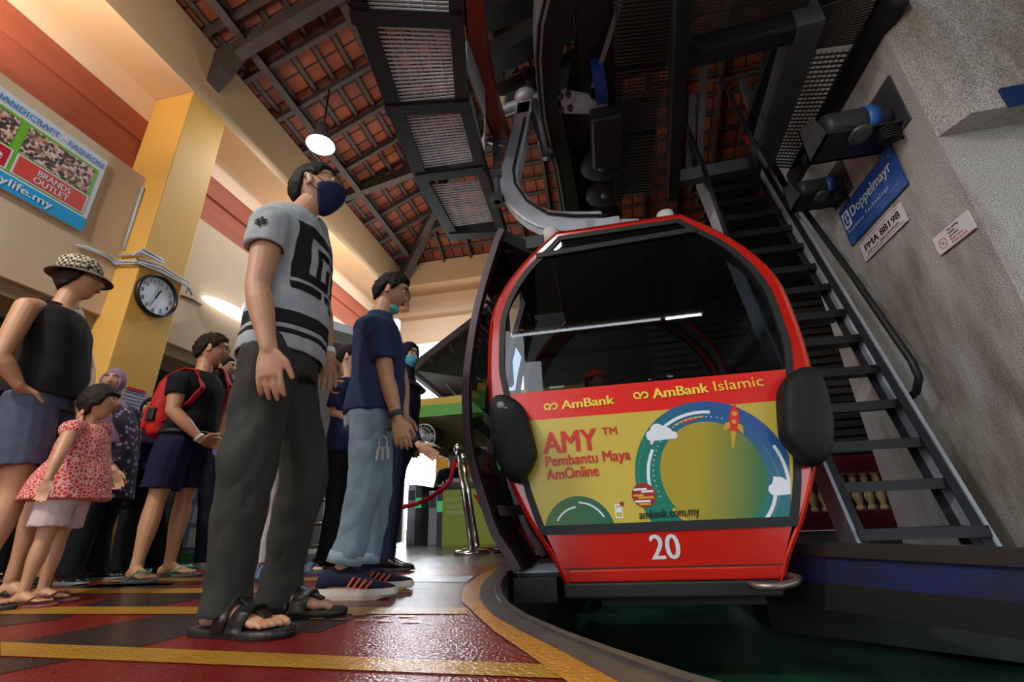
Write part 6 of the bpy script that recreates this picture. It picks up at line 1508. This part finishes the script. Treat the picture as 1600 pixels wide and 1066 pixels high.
# white cables over the pillar
CABW = M('cable_white', 'b9c3cf', .5)
cb = thing('cable_bundle', 'bundle of white cables strapped across the yellow pillar above the clock', 'cables', (-3.98, 2.952, 2.672))
for k, pts in enumerate([[(-4.245, 2.492, 2.624), (-4.245, 2.762, 2.668), (-4.245, 2.83, 2.645), (-3.985, 2.83, 2.63), (-3.975, 2.795, 2.631), (-3.975, 3.028, 2.695), (-3.975, 3.21, 2.676), (-3.975, 3.337, 2.679), (-3.975, 3.348, 2.581)], [(-4.24, 2.534, 2.644), (-4.24, 2.755, 2.677), (-4.24, 2.825, 2.665), (-3.98, 2.825, 2.61), (-3.97, 2.81, 2.605), (-3.97, 3.033, 2.661), (-3.97, 3.2, 2.64), (-3.97, 3.334, 2.64), (-3.97, 3.335, 2.551)], [(-4.24, 2.585, 2.651), (-4.24, 2.752, 2.648), (-4.24, 2.82, 2.625), (-3.975, 2.82, 2.59), (-3.965, 2.787, 2.584), (-3.965, 3.02, 2.617), (-3.965, 3.23, 2.619), (-3.965, 3.351, 2.618), (-3.965, 3.399, 2.553)], [(-3.97, 2.749, 2.629), (-3.97, 2.784, 2.699), (-3.97, 2.855, 2.709), (-3.97, 3.022, 2.726)], [(-4.235, 2.825, 2.72), (-3.975, 2.825, 2.7), (-3.965, 2.805, 2.739), (-3.965, 3.025, 2.748)]]):
    bm = new(); add_tube(bm, pts, .010 if k < 3 else .012, 8); obj('cable', bm, CABW, cb, smooth=True)
bm = new(); add_tube(bm, [(-4.235, 2.831, 3.537), (-4.235, 2.842, 2.794)], .013, 8); tag(obj('conduit', bm, CABW, smooth=True), 'thin white conduit running down the wall corner to the pillar', 'conduit')
bm = new(); add_tube(bm, [(-4.25, 3.522, 2.656), (-4.25, 3.654, 2.676), (-4.25, 3.783, 2.674)], .012, 6); tag(obj('loose_cable', bm, M('cable_dirty', '6d6a64', .6)), 'short frayed grey cable on the wall right of the clock', 'cable')
# paper notice on the pillar
NP = [(2.997, 1.479), (3.271, 1.315)]
nt_ = tag(box_obj('notice', (-3.998, NP[0][0], NP[1][1]), (-3.99, NP[1][0] - .02, NP[0][1]), M('paper', 'b5bac4', .7)), 'white paper notice with red clip on the yellow pillar', 'notice')
bm = new(); add_box(bm, (-3.99, NP[0][0] + .05, NP[0][1] - .02), (-3.985, NP[1][0] - .06, NP[0][1] + .01)); obj('clip', bm, M('clip_red', 'b3263a', .5), nt_)
for k in range(5):
    bm = new(); add_box(bm, (-3.9899, NP[0][0] + .03, NP[1][1] + .03 + k * .03), (-3.9885, NP[1][0] - .05, NP[1][1] + .04 + k * .03)); obj('printed_line', bm, M('ink_grey', '70737c', .7), nt_)
# hanging lamp
LP_ = (-3.223, 4.008, 5.019)
lamp = thing('hanging_lamp', 'bright round hanging lamp under the tiled roof by the wall beam', 'lamp', LP_)
bm = new(); add_lathe(bm, [(0, .006), (.17, .006), (.17, -.006), (0, -.006)], LP_, 32); obj('lamp_disc', bm, emit_mat('lamp_glow', (0.88, 0.94, 1.0), 22), lamp)
bm = new(); add_lathe(bm, [(.18, -.01), (.175, .03), (.13, .11), (.09, .18), (.085, .32), (.0, .33)], LP_, 28, capped=False); obj('reflector', bm, M('lamp_metal', '8a929c', .35, metal=.7), lamp, smooth=True)
bm = new(); add_tube(bm, [V(LP_) + V((0, 0, .3)), (LP_[0], LP_[1], rz(LP_[0] + 4) - .1)], .012, 8); obj('stem', bm, BLACKSTEEL, lamp)
def lamp_light(name, loc, power, col=(.90, .95, 1)):
    l = bpy.data.lights.new(name, 'AREA'); l.shape = 'DISK'; l.size = .4; l.energy = power; l.color = col; o = bpy.data.objects.new(name, l); COL.objects.link(o); o.location = loc
lamp_light('hanging_lamp_light', V(LP_) - V((0, 0, .03)), 16)
lamp_light('hall_fill_light', (-3.2, -1.4, 4.7), 190, (1, .95, .86))  # added fill without a lamp body, brightens the left wall and people
lamp_light('hall_fill_light', (-.5, -1.6, 4.8), 34, (1, .95, .86))  # added fill that brightens the cabin front from above
lamp_light('canopy_fill_light', (-1.7, 6.6, 1.6), 10, (1, .93, .8))  # added fill under the canopy to lift the beige wall
lamp_light('hall_fill_light', (-2.9, 6.6, 5.0), 60)  # added fill over the far part of the hall

# fluorescent tubes hanging over the platform behind the viewer (seen mirrored in the cabin window)
for k, (x0, x1, pw) in enumerate(((-1.24, 1.12, 7), (1.2, 1.73, 24))):
    t = thing('tube_lamp', ('long' if k == 0 else 'short bright') + ' white fluorescent tube mirrored in the front window of the red cabin', 'lamp', ((x0 + x1) / 2, -1.5, 3.09))
    bm = new(); add_tube(bm, [(x0, -1.5, 3.09), (x1, -1.5, 3.10)], .016, 10); obj('tube', bm, emit_mat('tube_glow_%d' % k, (.9, .95, 1), pw), t)
    bm = new(); add_box(bm, (x0 - .02, -1.53, 3.115), (x1 + .02, -1.47, 3.17)); obj('batten', bm, M('batten_white', 'c9ccd0', .5), t)
    for xx in (x0 + .05, x1 - .05):
        bm = new(); add_tube(bm, [(xx, -1.5, 3.17), (xx, -1.5, rz(min(6.9, xx + 4)) - .1)], .008, 6); obj('hanger', bm, BLACKSTEEL, t)
# ---- kiosk and shop things beyond the people
KW = M('kiosk_white', 'd8e2ec', .4)
KP1, KP2 = (-3.973, 4.4, 2.808), (-2.846, 6.3, 2.87)
kio = thing('kiosk', 'grey kiosk with a white rounded fascia behind the man in the grey tee', 'kiosk', (KP1[0], KP1[1], 0))
bm = new(); a, b_ = V(KP1), V(KP2); b_.z = a.z; add_bar(bm, a, b_, .5, .12); add_lathe(bm, [(0, -.06), (.25, -.06), (.25, .06), (0, .06)], a, 24); obj('fascia', bm, KW, kio)
bm = new(); d = (b_ - a).normalized(); add_bar(bm, V((a.x, a.y, a.z * .5)) + d * .45 + V((-.1, .15, -.02)), V((b_.x, b_.y, a.z * .5)) + V((-.1, .15, -.02)), .12, a.z - .14); obj('wall_panel', bm, M('kiosk_grey', '77777a', .6), kio)
OL = (-4.22, 4.169, 2.761)
bm = new(); add_ball(bm, OL, (.12, .42, .055), seg=20); tag(obj('wall_lamp', bm, emit_mat('wall_lamp_glow', (1, .96, .9), 2.2), smooth=True), 'long white oval wall lamp over the dark blue sign board', 'lamp')
BB = [(-5.195, 3.201), (-4.18, 1.994)]
bb = thing('lit_sign', 'dark blue sign board with a green disc behind the grey tee man', 'sign', (BB[0][0], 4.95, BB[1][1]))
bm = new(); add_box(bm, (BB[0][0], 4.95, BB[1][1]), (BB[1][0], 5.05, BB[0][1])); obj('board', bm, M('board_navy', '24406a', .4), bb)
gc = (-4.561, 2.599); bm = new(); add_lathe(bm, [(0, 0), (.24, 0), (.24, .01), (0, .01)], (gc[0], 4.95, gc[1]), 40, axis=(0, -1, 0), smooth=False); obj('disc', bm, M('disc_green', '34b04a', .4), bb)
bm = new(); add_box(bm, (gc[0] - .10, 4.93, gc[1] - .16), (gc[0] + .06, 4.938, gc[1] + .13)); obj('white_mark', bm, SW, bb)
def board(name, label, cat, px0, px1, Y, mat, th=.04):
    pass
RB_ = [(-4.819, 1.208), (-4.155, 0.113)]
rk = thing('brochure_rack', 'light blue brochure rack with steel pole behind the clasped hands', 'rack', (RB_[0][0], 4.55, 0))
bm = new(); add_box(bm, (RB_[0][0], 4.56, .08), (RB_[1][0] + .25, 4.6, RB_[0][1] + .25)); obj('panel', bm, M('rack_blue', '9db4d2', .5, col2='5f86b8', vscale=14, var=.3), rk)
bm = new(); add_box(bm, (RB_[0][0] - .02, 4.53, .0), (RB_[1][0] + .27, 4.62, .08)); obj('base', bm, M('rack_green', '3c8f55', .5), rk)
for x in (RB_[0][0] - .03, RB_[0][0] + .12):
    bm = new(); add_tube(bm, [(x, 4.5, 0), (x, 4.5, RB_[0][1] + .25)], .018, 10); obj('pole', bm, CHROME, rk)
for i in range(4):
    for j in range(4):
        bm = new(); add_box(bm, (RB_[0][0] + .03 + i * .13, 4.535, .14 + j * .24), (RB_[0][0] + .13 + i * .13, 4.555, .33 + j * .24)); obj('leaflet', bm, M('leaflet_%d' % ((i + j) % 3), ('c9d3e0', '8fb0d6', 'd7d9dd')[(i + j) % 3], .5), rk)
YB_ = [(-5.202, 0.383), (-4.894, 0.003)]
ya = thing('floor_sign', 'yellow folding floor sign behind the legs of the man in shorts', 'sign', (YB_[0][0], 4.3, 0))
for sg in (0, 1):
    bm = new(); add_poly(bm, [(YB_[0][0], 4.3 + sg * .3, 0), (YB_[1][0] + .05, 4.3 + sg * .3, 0), (YB_[1][0] + .03, 4.43 + sg * .05, .55), (YB_[0][0] + .05, 4.43 + sg * .05, .55)], (0, .015, 0)); obj('panel', bm, M('sign_yellow', 'b08a1c', .5), ya)
# queue barrier of steel tubes
QB = [(-3.118, 4.7, 0.113), (-3.105, 4.7, 0.231), (-3.106, 4.7, 0.521), (-3.097, 4.7, 0.804), (-2.921, 4.7, 1.116), (-2.695, 4.7, 0.1)]
qb = thing('queue_barrier', 'chrome tube queue barrier beyond the legs of the grey tee man', 'barrier', (QB[0][0], 4.7, 0))
for z in (.10, .32, .56, .80):
    bm = new(); add_tube(bm, [(QB[0][0] - .35, 4.7, z), (QB[5][0], 4.7, z)], .022, 10); obj('rail', bm, CHROME, qb, smooth=True)
for x in (QB[0][0] - .3, QB[4][0], QB[5][0] - .02):
    bm = new(); add_tube(bm, [(x, 4.74, 0), (x, 4.74, 1.02)], .028, 12); obj('post', bm, CHROME, qb, smooth=True)
gbx = [(-3.243, 1.028), (-2.868, 0.102)]
gb_ = thing('ticket_machine', 'light grey ticket machine beyond the chrome queue barrier', 'machine', (gbx[0][0], 5.0, 0))
bm = new(); add_box(bm, (gbx[0][0], 5.0, 0), (gbx[1][0] + .2, 5.35, gbx[0][1])); obj('cabinet', bm, M('machine_grey', '8d939b', .45), gb_, bevel=.02)
bm = new(); add_box(bm, (gbx[0][0] + .05, 4.985, gbx[0][1] * .55), (gbx[0][0] + .3, 5.0, gbx[0][1] * .8)); obj('panel', bm, M('machine_dark', '23272e', .3), gb_)
EXG = M('exit_green', '159a55', .4, emit=.6)
def exit_sign(x, y, z, w, hh, label, text='EXIT', parent=None):
    o = box_obj('exit_sign', (x, y, z), (x + w, y + .02, z + hh), EXG, parent)
    if parent is None: tag(o, label, 'sign')
    text_obj('lettering', text, (x + w * .1, y - .002, z + hh * .25), (1, 0, 0), (0, 0, 1), hh * .7, SW, o, .015, w * .8)
    return o
e0 = [(-3.309, 1.237), (-3.174, 1.044)]
exit_sign(e0[0][0] - .04, 5.05, e0[1][1], .2, e0[0][1] - e0[1][1], 'small green exit sign above the grey ticket machine')
def rope(name, label, pts, mat):
    t = thing(name, label, 'rope', pts[0]); bm = new(); add_tube(bm, pts, .022, 10); obj('rope_cover', bm, mat, t, smooth=True)
    bm = new(); d = (V(pts[0]) - V(pts[1])).normalized(); add_tube(bm, [pts[0], V(pts[0]) + d * .1], .016, 10); obj('rope_end', bm, CHROME, t); return t
VEL = cloth('rope_crimson', 'a3122e', .2)
rope('barrier_rope', 'short red velvet rope behind the knees of the man in the grey tee', [(-2.812, 4.5, 0.825), (-2.887, 4.5, 0.698), (-2.979, 4.5, 0.549), (-3.076, 4.5, 0.346)], VEL)
# stanchion with rope, counter, turnstiles
def stanchion(x, y, lean, label, hgt=1.0):
    t = thing('stanchion', label, 'stanchion', (x, y, 0), None)
    bm = new(); add_lathe(bm, [(0, 0), (.17, 0), (.17, .02), (.15, .035), (.04, .05), (0, .05)], (x, y, 0), 32); obj('base', bm, CHROME, t, smooth=False)
    top = V((x + lean[0], y + lean[1], hgt - .05)); bm = new(); add_tube(bm, [(x, y, .03), top], .026, 16); obj('pole', bm, CHROME, t, smooth=True)
    bm = new(); add_ball(bm, top + V((0, 0, .035)), .048, seg=20); obj('ball', bm, CHROME, t, smooth=True); return top
tp = stanchion(-1.27, 4.39, (-.14, 0), 'chrome stanchion with ball top left of the open cabin door', .98)
rope('barrier_rope', 'dark red velvet rope hooked to the chrome stanchion by the cabin door', [tuple(tp + V((-.03, 0, -.08)))] + [(-1.506, 4.45, 0.66), (-1.598, 4.45, 0.58), (-1.716, 4.45, 0.513), (-1.849, 4.45, 0.465), (-2.01, 4.45, 0.437)], VEL)
stanchion(-1.33, 4.80, (-.15, 0), 'second chrome stanchion standing just behind the first by the cabin door', .94)
TG = M('turnstile_steel', '9aa0a8', .35, metal=.6); TD = M('turnstile_dark', '30343b', .4)
for k, (p0, p1, y, lab) in enumerate([((-2.896, 0.829), (-2.642, 0.015), 6.6, 'left'), ((-2.451, 0.701), (-2.23, 0.018), 6.3, 'right')]):
    t = thing('turnstile', 'steel turnstile with green exit label, %s of the two by the green counter' % ('farther' if k == 0 else 'nearer'), 'turnstile', (p0[0], y, 0), 'turnstiles by the counter')
    bm = new(); add_box(bm, (p0[0], y, 0), (p0[0] + .13, y + .9, p0[1])); obj('body', bm, TG, t, bevel=.01)
    bm = new(); add_box(bm, (p0[0] + .132, y - .004, 0), (p0[0] + .22, y + .9, p0[1] - .02)); obj('side', bm, TD, t)
    bm = new(); add_box(bm, (p0[0] + .02, y - .006, p0[1] - .22), (p0[0] + .11, y - .001, p0[1] - .08)); obj('reader', bm, TD, t)
    e = exit_sign(p0[0] + .135, y - .02, p0[1] * .60, .085, .14, '', parent=t); e.name = 'exit_label'
    for a in (-25, -60):
        bm = new(); q = V((p0[0] + .22, y + .3, p0[1] * .55)); add_tube(bm, [q, q + V((.22 * math.cos(math.radians(a)), -.05, .22 * math.sin(math.radians(a))))], .014, 8); obj('arm', bm, CHROME, t)
CT = [(-2.173, 0.743), (-1.761, 0.014), (-1.694, 0.743)]
ct = thing('counter', 'green photo counter with dark top left of the open cabin door', 'counter', (CT[0][0], 6.1, 0))
bm = new(); add_box(bm, (CT[0][0], 6.1, 0), (CT[0][0] + 1.6, 6.8, CT[0][1] - .03)); obj('front', bm, M('counter_green', '8a9a2c', .45), ct)
bm = new(); add_box(bm, (CT[0][0] - .0, 6.05, CT[0][1] - .03), (CT[0][0] + 1.65, 6.85, CT[0][1] + .02)); obj('top', bm, M('counter_black', '17181b', .3), ct)
for k, tx in enumerate(('VIEW YOUR', 'LANGKAWI SKYCAB', 'MOMENTS HERE')):
    text_obj('lettering', tx, (CT[0][0] + .06, 6.096, CT[0][1] * (.72 - k * .11)), (1, 0, 0), (0, 0, 1), .085, M('letter_pale', 'b9c894' if k != 1 else '2f8f6a', .5), ct, .012, .36)
bm = new(); bmx = [];
for k in range(3): add_ball(bm, (CT[0][0] + .15 + .12 * k, 6.2, CT[0][1] + .06), (.16, .1, .05), seg=12)
tag(obj('cloth_pile', voxel(bm, .015, 2, (.02, 9, 1)), cloth('cloth_white', 'a9adb5', .2), smooth=True), 'heap of pale folded cloth lying on the green counter', 'cloth')
FC = (-2.27, 5.573, 1.333)
fan = thing('wall_fan', 'white round wall fan above the green counter', 'fan', FC); FW = M('fan_white', 'b9bcc0', .4)
bm = new()
for rr in (.17, .165, .12, .075):
    add_tube(bm, [V(FC) + V((rr * math.cos(a), -.03 if rr < .16 else 0, rr * math.sin(a))) for a in [k * PI / 14 for k in range(29)]], .006 if rr > .16 else .003, 6)
for k in range(18):
    a = k * PI / 9; add_bar(bm, V(FC) + V((.03 * math.cos(a), -.04, .03 * math.sin(a))), V(FC) + V((.17 * math.cos(a), 0, .17 * math.sin(a))), .003, .003, (0, 1, 0))
obj('cage', bm, FW, fan)
bm = new()
for k in range(3):
    a = k * 2 * PI / 3; c = V(FC) + V((.08 * math.cos(a), .02, .08 * math.sin(a))); add_ball(bm, c, (.075, .008, .045), axes=(V((math.cos(a), 0, math.sin(a))), V((0, 1, 0)), V((-math.sin(a), 0, math.cos(a)))), seg=12)
obj('blades', bm, M('fan_blade', '7f868e', .4), fan)
bm = new(); add_lathe(bm, [(0, -.05), (.03, -.045), (.04, 0), (.05, .08), (.05, .16), (0, .18)], FC, 16, axis=(0, 1, 0)); add_bar(bm, V(FC) + V((0, .12, 0)), V(FC) + V((-.14, .12, .0)), .03, .03); obj('motor', bm, FW, fan)
TV = [(-2.36, 6.118, 1.565), (-2.36, 6.639, 1.6), (-2.36, 6.595, 1.33), (-2.36, 6.109, 1.353)]
tv = thing('television', 'dark flat television hanging under the green canopy beside the fan', 'television', TV[0])
bm = new(); add_poly(bm, TV, (-.05, 0, 0)); obj('case', bm, M('tv_black', '14171b', .3), tv)
bm = new(); c = sum((V(p) for p in TV), V()) / 4; add_poly(bm, [c + (V(p) - c) * .9 + V((.003, 0, 0)) for p in TV]); obj('tv_screen', bm, M('tv_glass', '1f2b36', .1), tv)
bm = new(); add_tube(bm, [c + V((-.02, 0, 0)), c + V((-.07, 0, 0))], .03, 8); obj('bracket', bm, TG, tv)
# canopy over the counter
CN = [(-2.491, 5.6, 1.794), (-1.308, 5.6, 1.821), (-1.313, 5.6, 1.624), (-2.483, 5.6, 1.618)]
can = thing('canopy', 'green and yellow canopy over the turnstiles and counter', 'canopy', CN[0])
x0, x1 = CN[0][0], CN[1][0] + 1.4; zt, zb = CN[0][2], CN[3][2]
bm = new(); add_box(bm, (x0, 5.6, zt - .04), (x1, 5.66, zt + .06)); obj('top_band', bm, M('canopy_yellow', 'c7a62e', .5), can)
bm = new(); add_box(bm, (x0, 5.58, zb - .02), (x1, 5.64, zt - .04)); obj('green_band', bm, M('canopy_green', '4fa02f', .5), can)
bm = new(); add_box(bm, (x0, 5.62, zb - .02), (x1, 8.4, zb + .02)); obj('underside', bm, M('canopy_soffit', 'a8b070', .5), can)
bm = new(); add_box(bm, (x0 - .1, 5.68, 1.27), (x0, 8.4, zb - .02)); obj('side_wall', bm, M('kiosk_beige', 'b3a08a', .7), can)
# low tiled roof beyond
LR = [(-2.785, 6.2, 2.508), (-1.3, 6.6, 3.797), (-1.517, 8.0, 2.665), (-2.836, 7.8, 2.51)]
bm = new(); uvl = bm.loops.layers.uv.new('tiles'); vs = [V(p) for p in LR]
f = bm.faces.new([bm.verts.new(p) for p in vs])
for l in f.loops: l[uvl].uv = (l.vert.co.y * 1.2, l.vert.co.x * 1.2)
lrf = thing('low_roof', 'low tiled roof seen from below right of the woman in the headscarf', 'roof', LR[0])
obj('tiles', bm, M('low_tiles', '3a2f36', .8, vscale=5, col2='1c1e28'), lrf, recalc=False)
for i in range(4):
    bm = new(); add_bar(bm, vs[i], vs[(i + 1) % 4], .08, .1); obj('edge_board', bm, TIMBER, lrf)
for t in (.2, .4, .6, .8):
    bm = new(); add_bar(bm, vs[0].lerp(vs[1], t) - V((0, 0, .06)), vs[3].lerp(vs[2], t) - V((0, 0, .06)), .05, .07); obj('rafter', bm, TIMBER, lrf)
# far low walls: yellow below, beige above, with the bright doorway left open
WY = M('wall_yellow', 'd6962a', .7, var=.1, vscale=2); WB = M('wall_beige', 'b9a489', .7, var=.1, vscale=2)
FX = [(-3.198, 1.673), (-3.782, 1.713), (-2.978, 2.103)]
bm = new(); add_box(bm, (FX[0][0], 8.55, -.1), (1.0, 8.65, FX[0][1])); struct('wall_far_yellow', bm, WY)
bm = new(); add_box(bm, (FX[1][0] - .1, 8.54, FX[0][1] - .1), (1.0, 8.66, 2.35)); struct('wall_far_beige', bm, WB)
bm = new(); add_box(bm, (-4.6, 8.55, -.1), (FX[1][0] - .05, 8.65, 2.3)); struct('wall_far_grey', bm, M('wall_grey', '8b8a88', .7))
# person at the counter
hx = (-2.453, 7.3, 1.318)
b = Body('person in dark jacket with white face mask sitting behind the green counter', dict(H=hx, N=(hx[0], 7.32, hx[2] - .2), sR=(hx[0] - .18, 7.32, hx[2] - .27), sL=(hx[0] + .18, 7.32, hx[2] - .27), eR=(hx[0] - .24, 7.25, hx[2] - .5), eL=(hx[0] + .24, 7.25, hx[2] - .5), wR=(hx[0] - .1, 7.05, hx[2] - .5), wL=(hx[0] + .1, 7.05, hx[2] - .5), P=(hx[0], 7.5, hx[2] - .7), kR=(hx[0] - .12, 7.5, .55), kL=(hx[0] + .12, 7.5, .55), aR=(hx[0] - .12, 7.5, .08), aL=(hx[0] + .12, 7.5, .08)), .95, head=(0, -1, -.1), skinm=SK_M, toe=((0, -1), (0, -1)), base=(hx[0], 7.5))
b.build(.009); b.face(mask=cloth('mask_white', 'c9ccd0', .1)); b.hair(HAIRB, MALE, .016); b.top(cloth('jacket_dark', '16202a', .2), sleeve=1.8, hem=-.1, sr=(.065, .055)); b.pants(cloth('trousers_black', '0f1013'), end=.98)
# passenger inside the cabin
pq = (0.01, 3.88, 1.371)
b = Body('passenger in a red cap sitting inside the gondola cabin behind the glass', dict(H=pq, N=(pq[0], 3.92, pq[2] - .2), sR=(pq[0] + .02, 3.74, pq[2] - .28), sL=(pq[0] + .02, 4.08, pq[2] - .28), eR=(pq[0] + .1, 3.68, pq[2] - .52), eL=(pq[0] + .1, 4.12, pq[2] - .52), wR=(pq[0] + .3, 3.78, pq[2] - .58), wL=(pq[0] + .3, 4.02, pq[2] - .58), P=(pq[0], 3.95, .55), kR=(pq[0] + .4, 3.85, .55), kL=(pq[0] + .4, 4.05, .55), aR=(pq[0] + .42, 3.85, .1), aL=(pq[0] + .42, 4.05, .1)), .95, head=(.8, -.6, 0), skinm=SK_D, toe=((1, 0), (1, 0)), base=(pq[0], 3.95))
b.build(.009); b.face(lips='6a4038'); b.hair(HAIRB, MALE, .012); b.top(cloth('tee_rust', '7a3a2a', .2), sleeve=.6, hem=0); b.pants(cloth('jeans_dark', '1c2230'), end=.98)
bm = new(); add_cap(bm, b.J['H'], b.hf, .95, lambda az, z, x: z - .035, .02); r, f, u = b.hf
add_rings(bm, [(b.J['H'] + u * .04 + f * .07, r * .07, f * .05), (b.J['H'] + u * .034 + f * .09, r * .068, f * .075)], 18); obj('cap', voxel(bm, .006, 2), cloth('cap_red', 'e03222', .1), b.root, smooth=True)
# red planter behind the door
RP = [(-1.411, 0.559), (-1.115, -0.058), (-0.65, 0.522)]
bm = new(); x0, x1 = RP[0][0], RP[2][0] + .1; zt = RP[0][1]
lo = [(RP[1][0], 5.0, .0), (x1 - .15, 5.0, .0), (x1 - .15, 5.5, .0), (RP[1][0], 5.5, .0)]; hi = [(x0, 4.9, zt), (x1, 4.9, zt), (x1, 5.6, zt), (x0, 5.6, zt)]
a = [bm.verts.new(p) for p in lo]; c = [bm.verts.new(p) for p in hi]
for i in range(4): bm.faces.new((a[i], a[(i + 1) % 4], c[(i + 1) % 4], c[i]))
bm.faces.new(a[::-1]); bm.faces.new(c)
tag(obj('red_tub', bm, M('tub_red', 'b8180f', .4), bevel=.02), 'flared red tub standing behind the open cabin door', 'tub')
# unseen rear wall, added to limit daylight, openings placed for the light they admit
bm = new(); add_box(bm, (-5.3, -5.2, 4.8), (-1.2, -5.0, 6.5)); add_box(bm, (-1.6, -5.2, 3.9), (9, -5.0, 9.5)); add_box(bm, (3.4, -5.2, 2.2), (7.2, -5, 4)); add_box(bm, (7.0, -5.2, 2.4), (7.2, 4.4, 9.5)); add_box(bm, (-1.2, -5.2, -.6), (3.4, -5.0, 4)); struct('rear_light_screen', bm, M('rear_screen_dark', '35332f', .8))
bm = new(); add_poly(bm, [(-5.3, -5.1, -.02), (2.6, -5.1, -.02), (2.6, -3, -.02), (-5.3, -3, -.02)], (0, 0, -.1)); struct('floor_rear', bm, F_BASE)
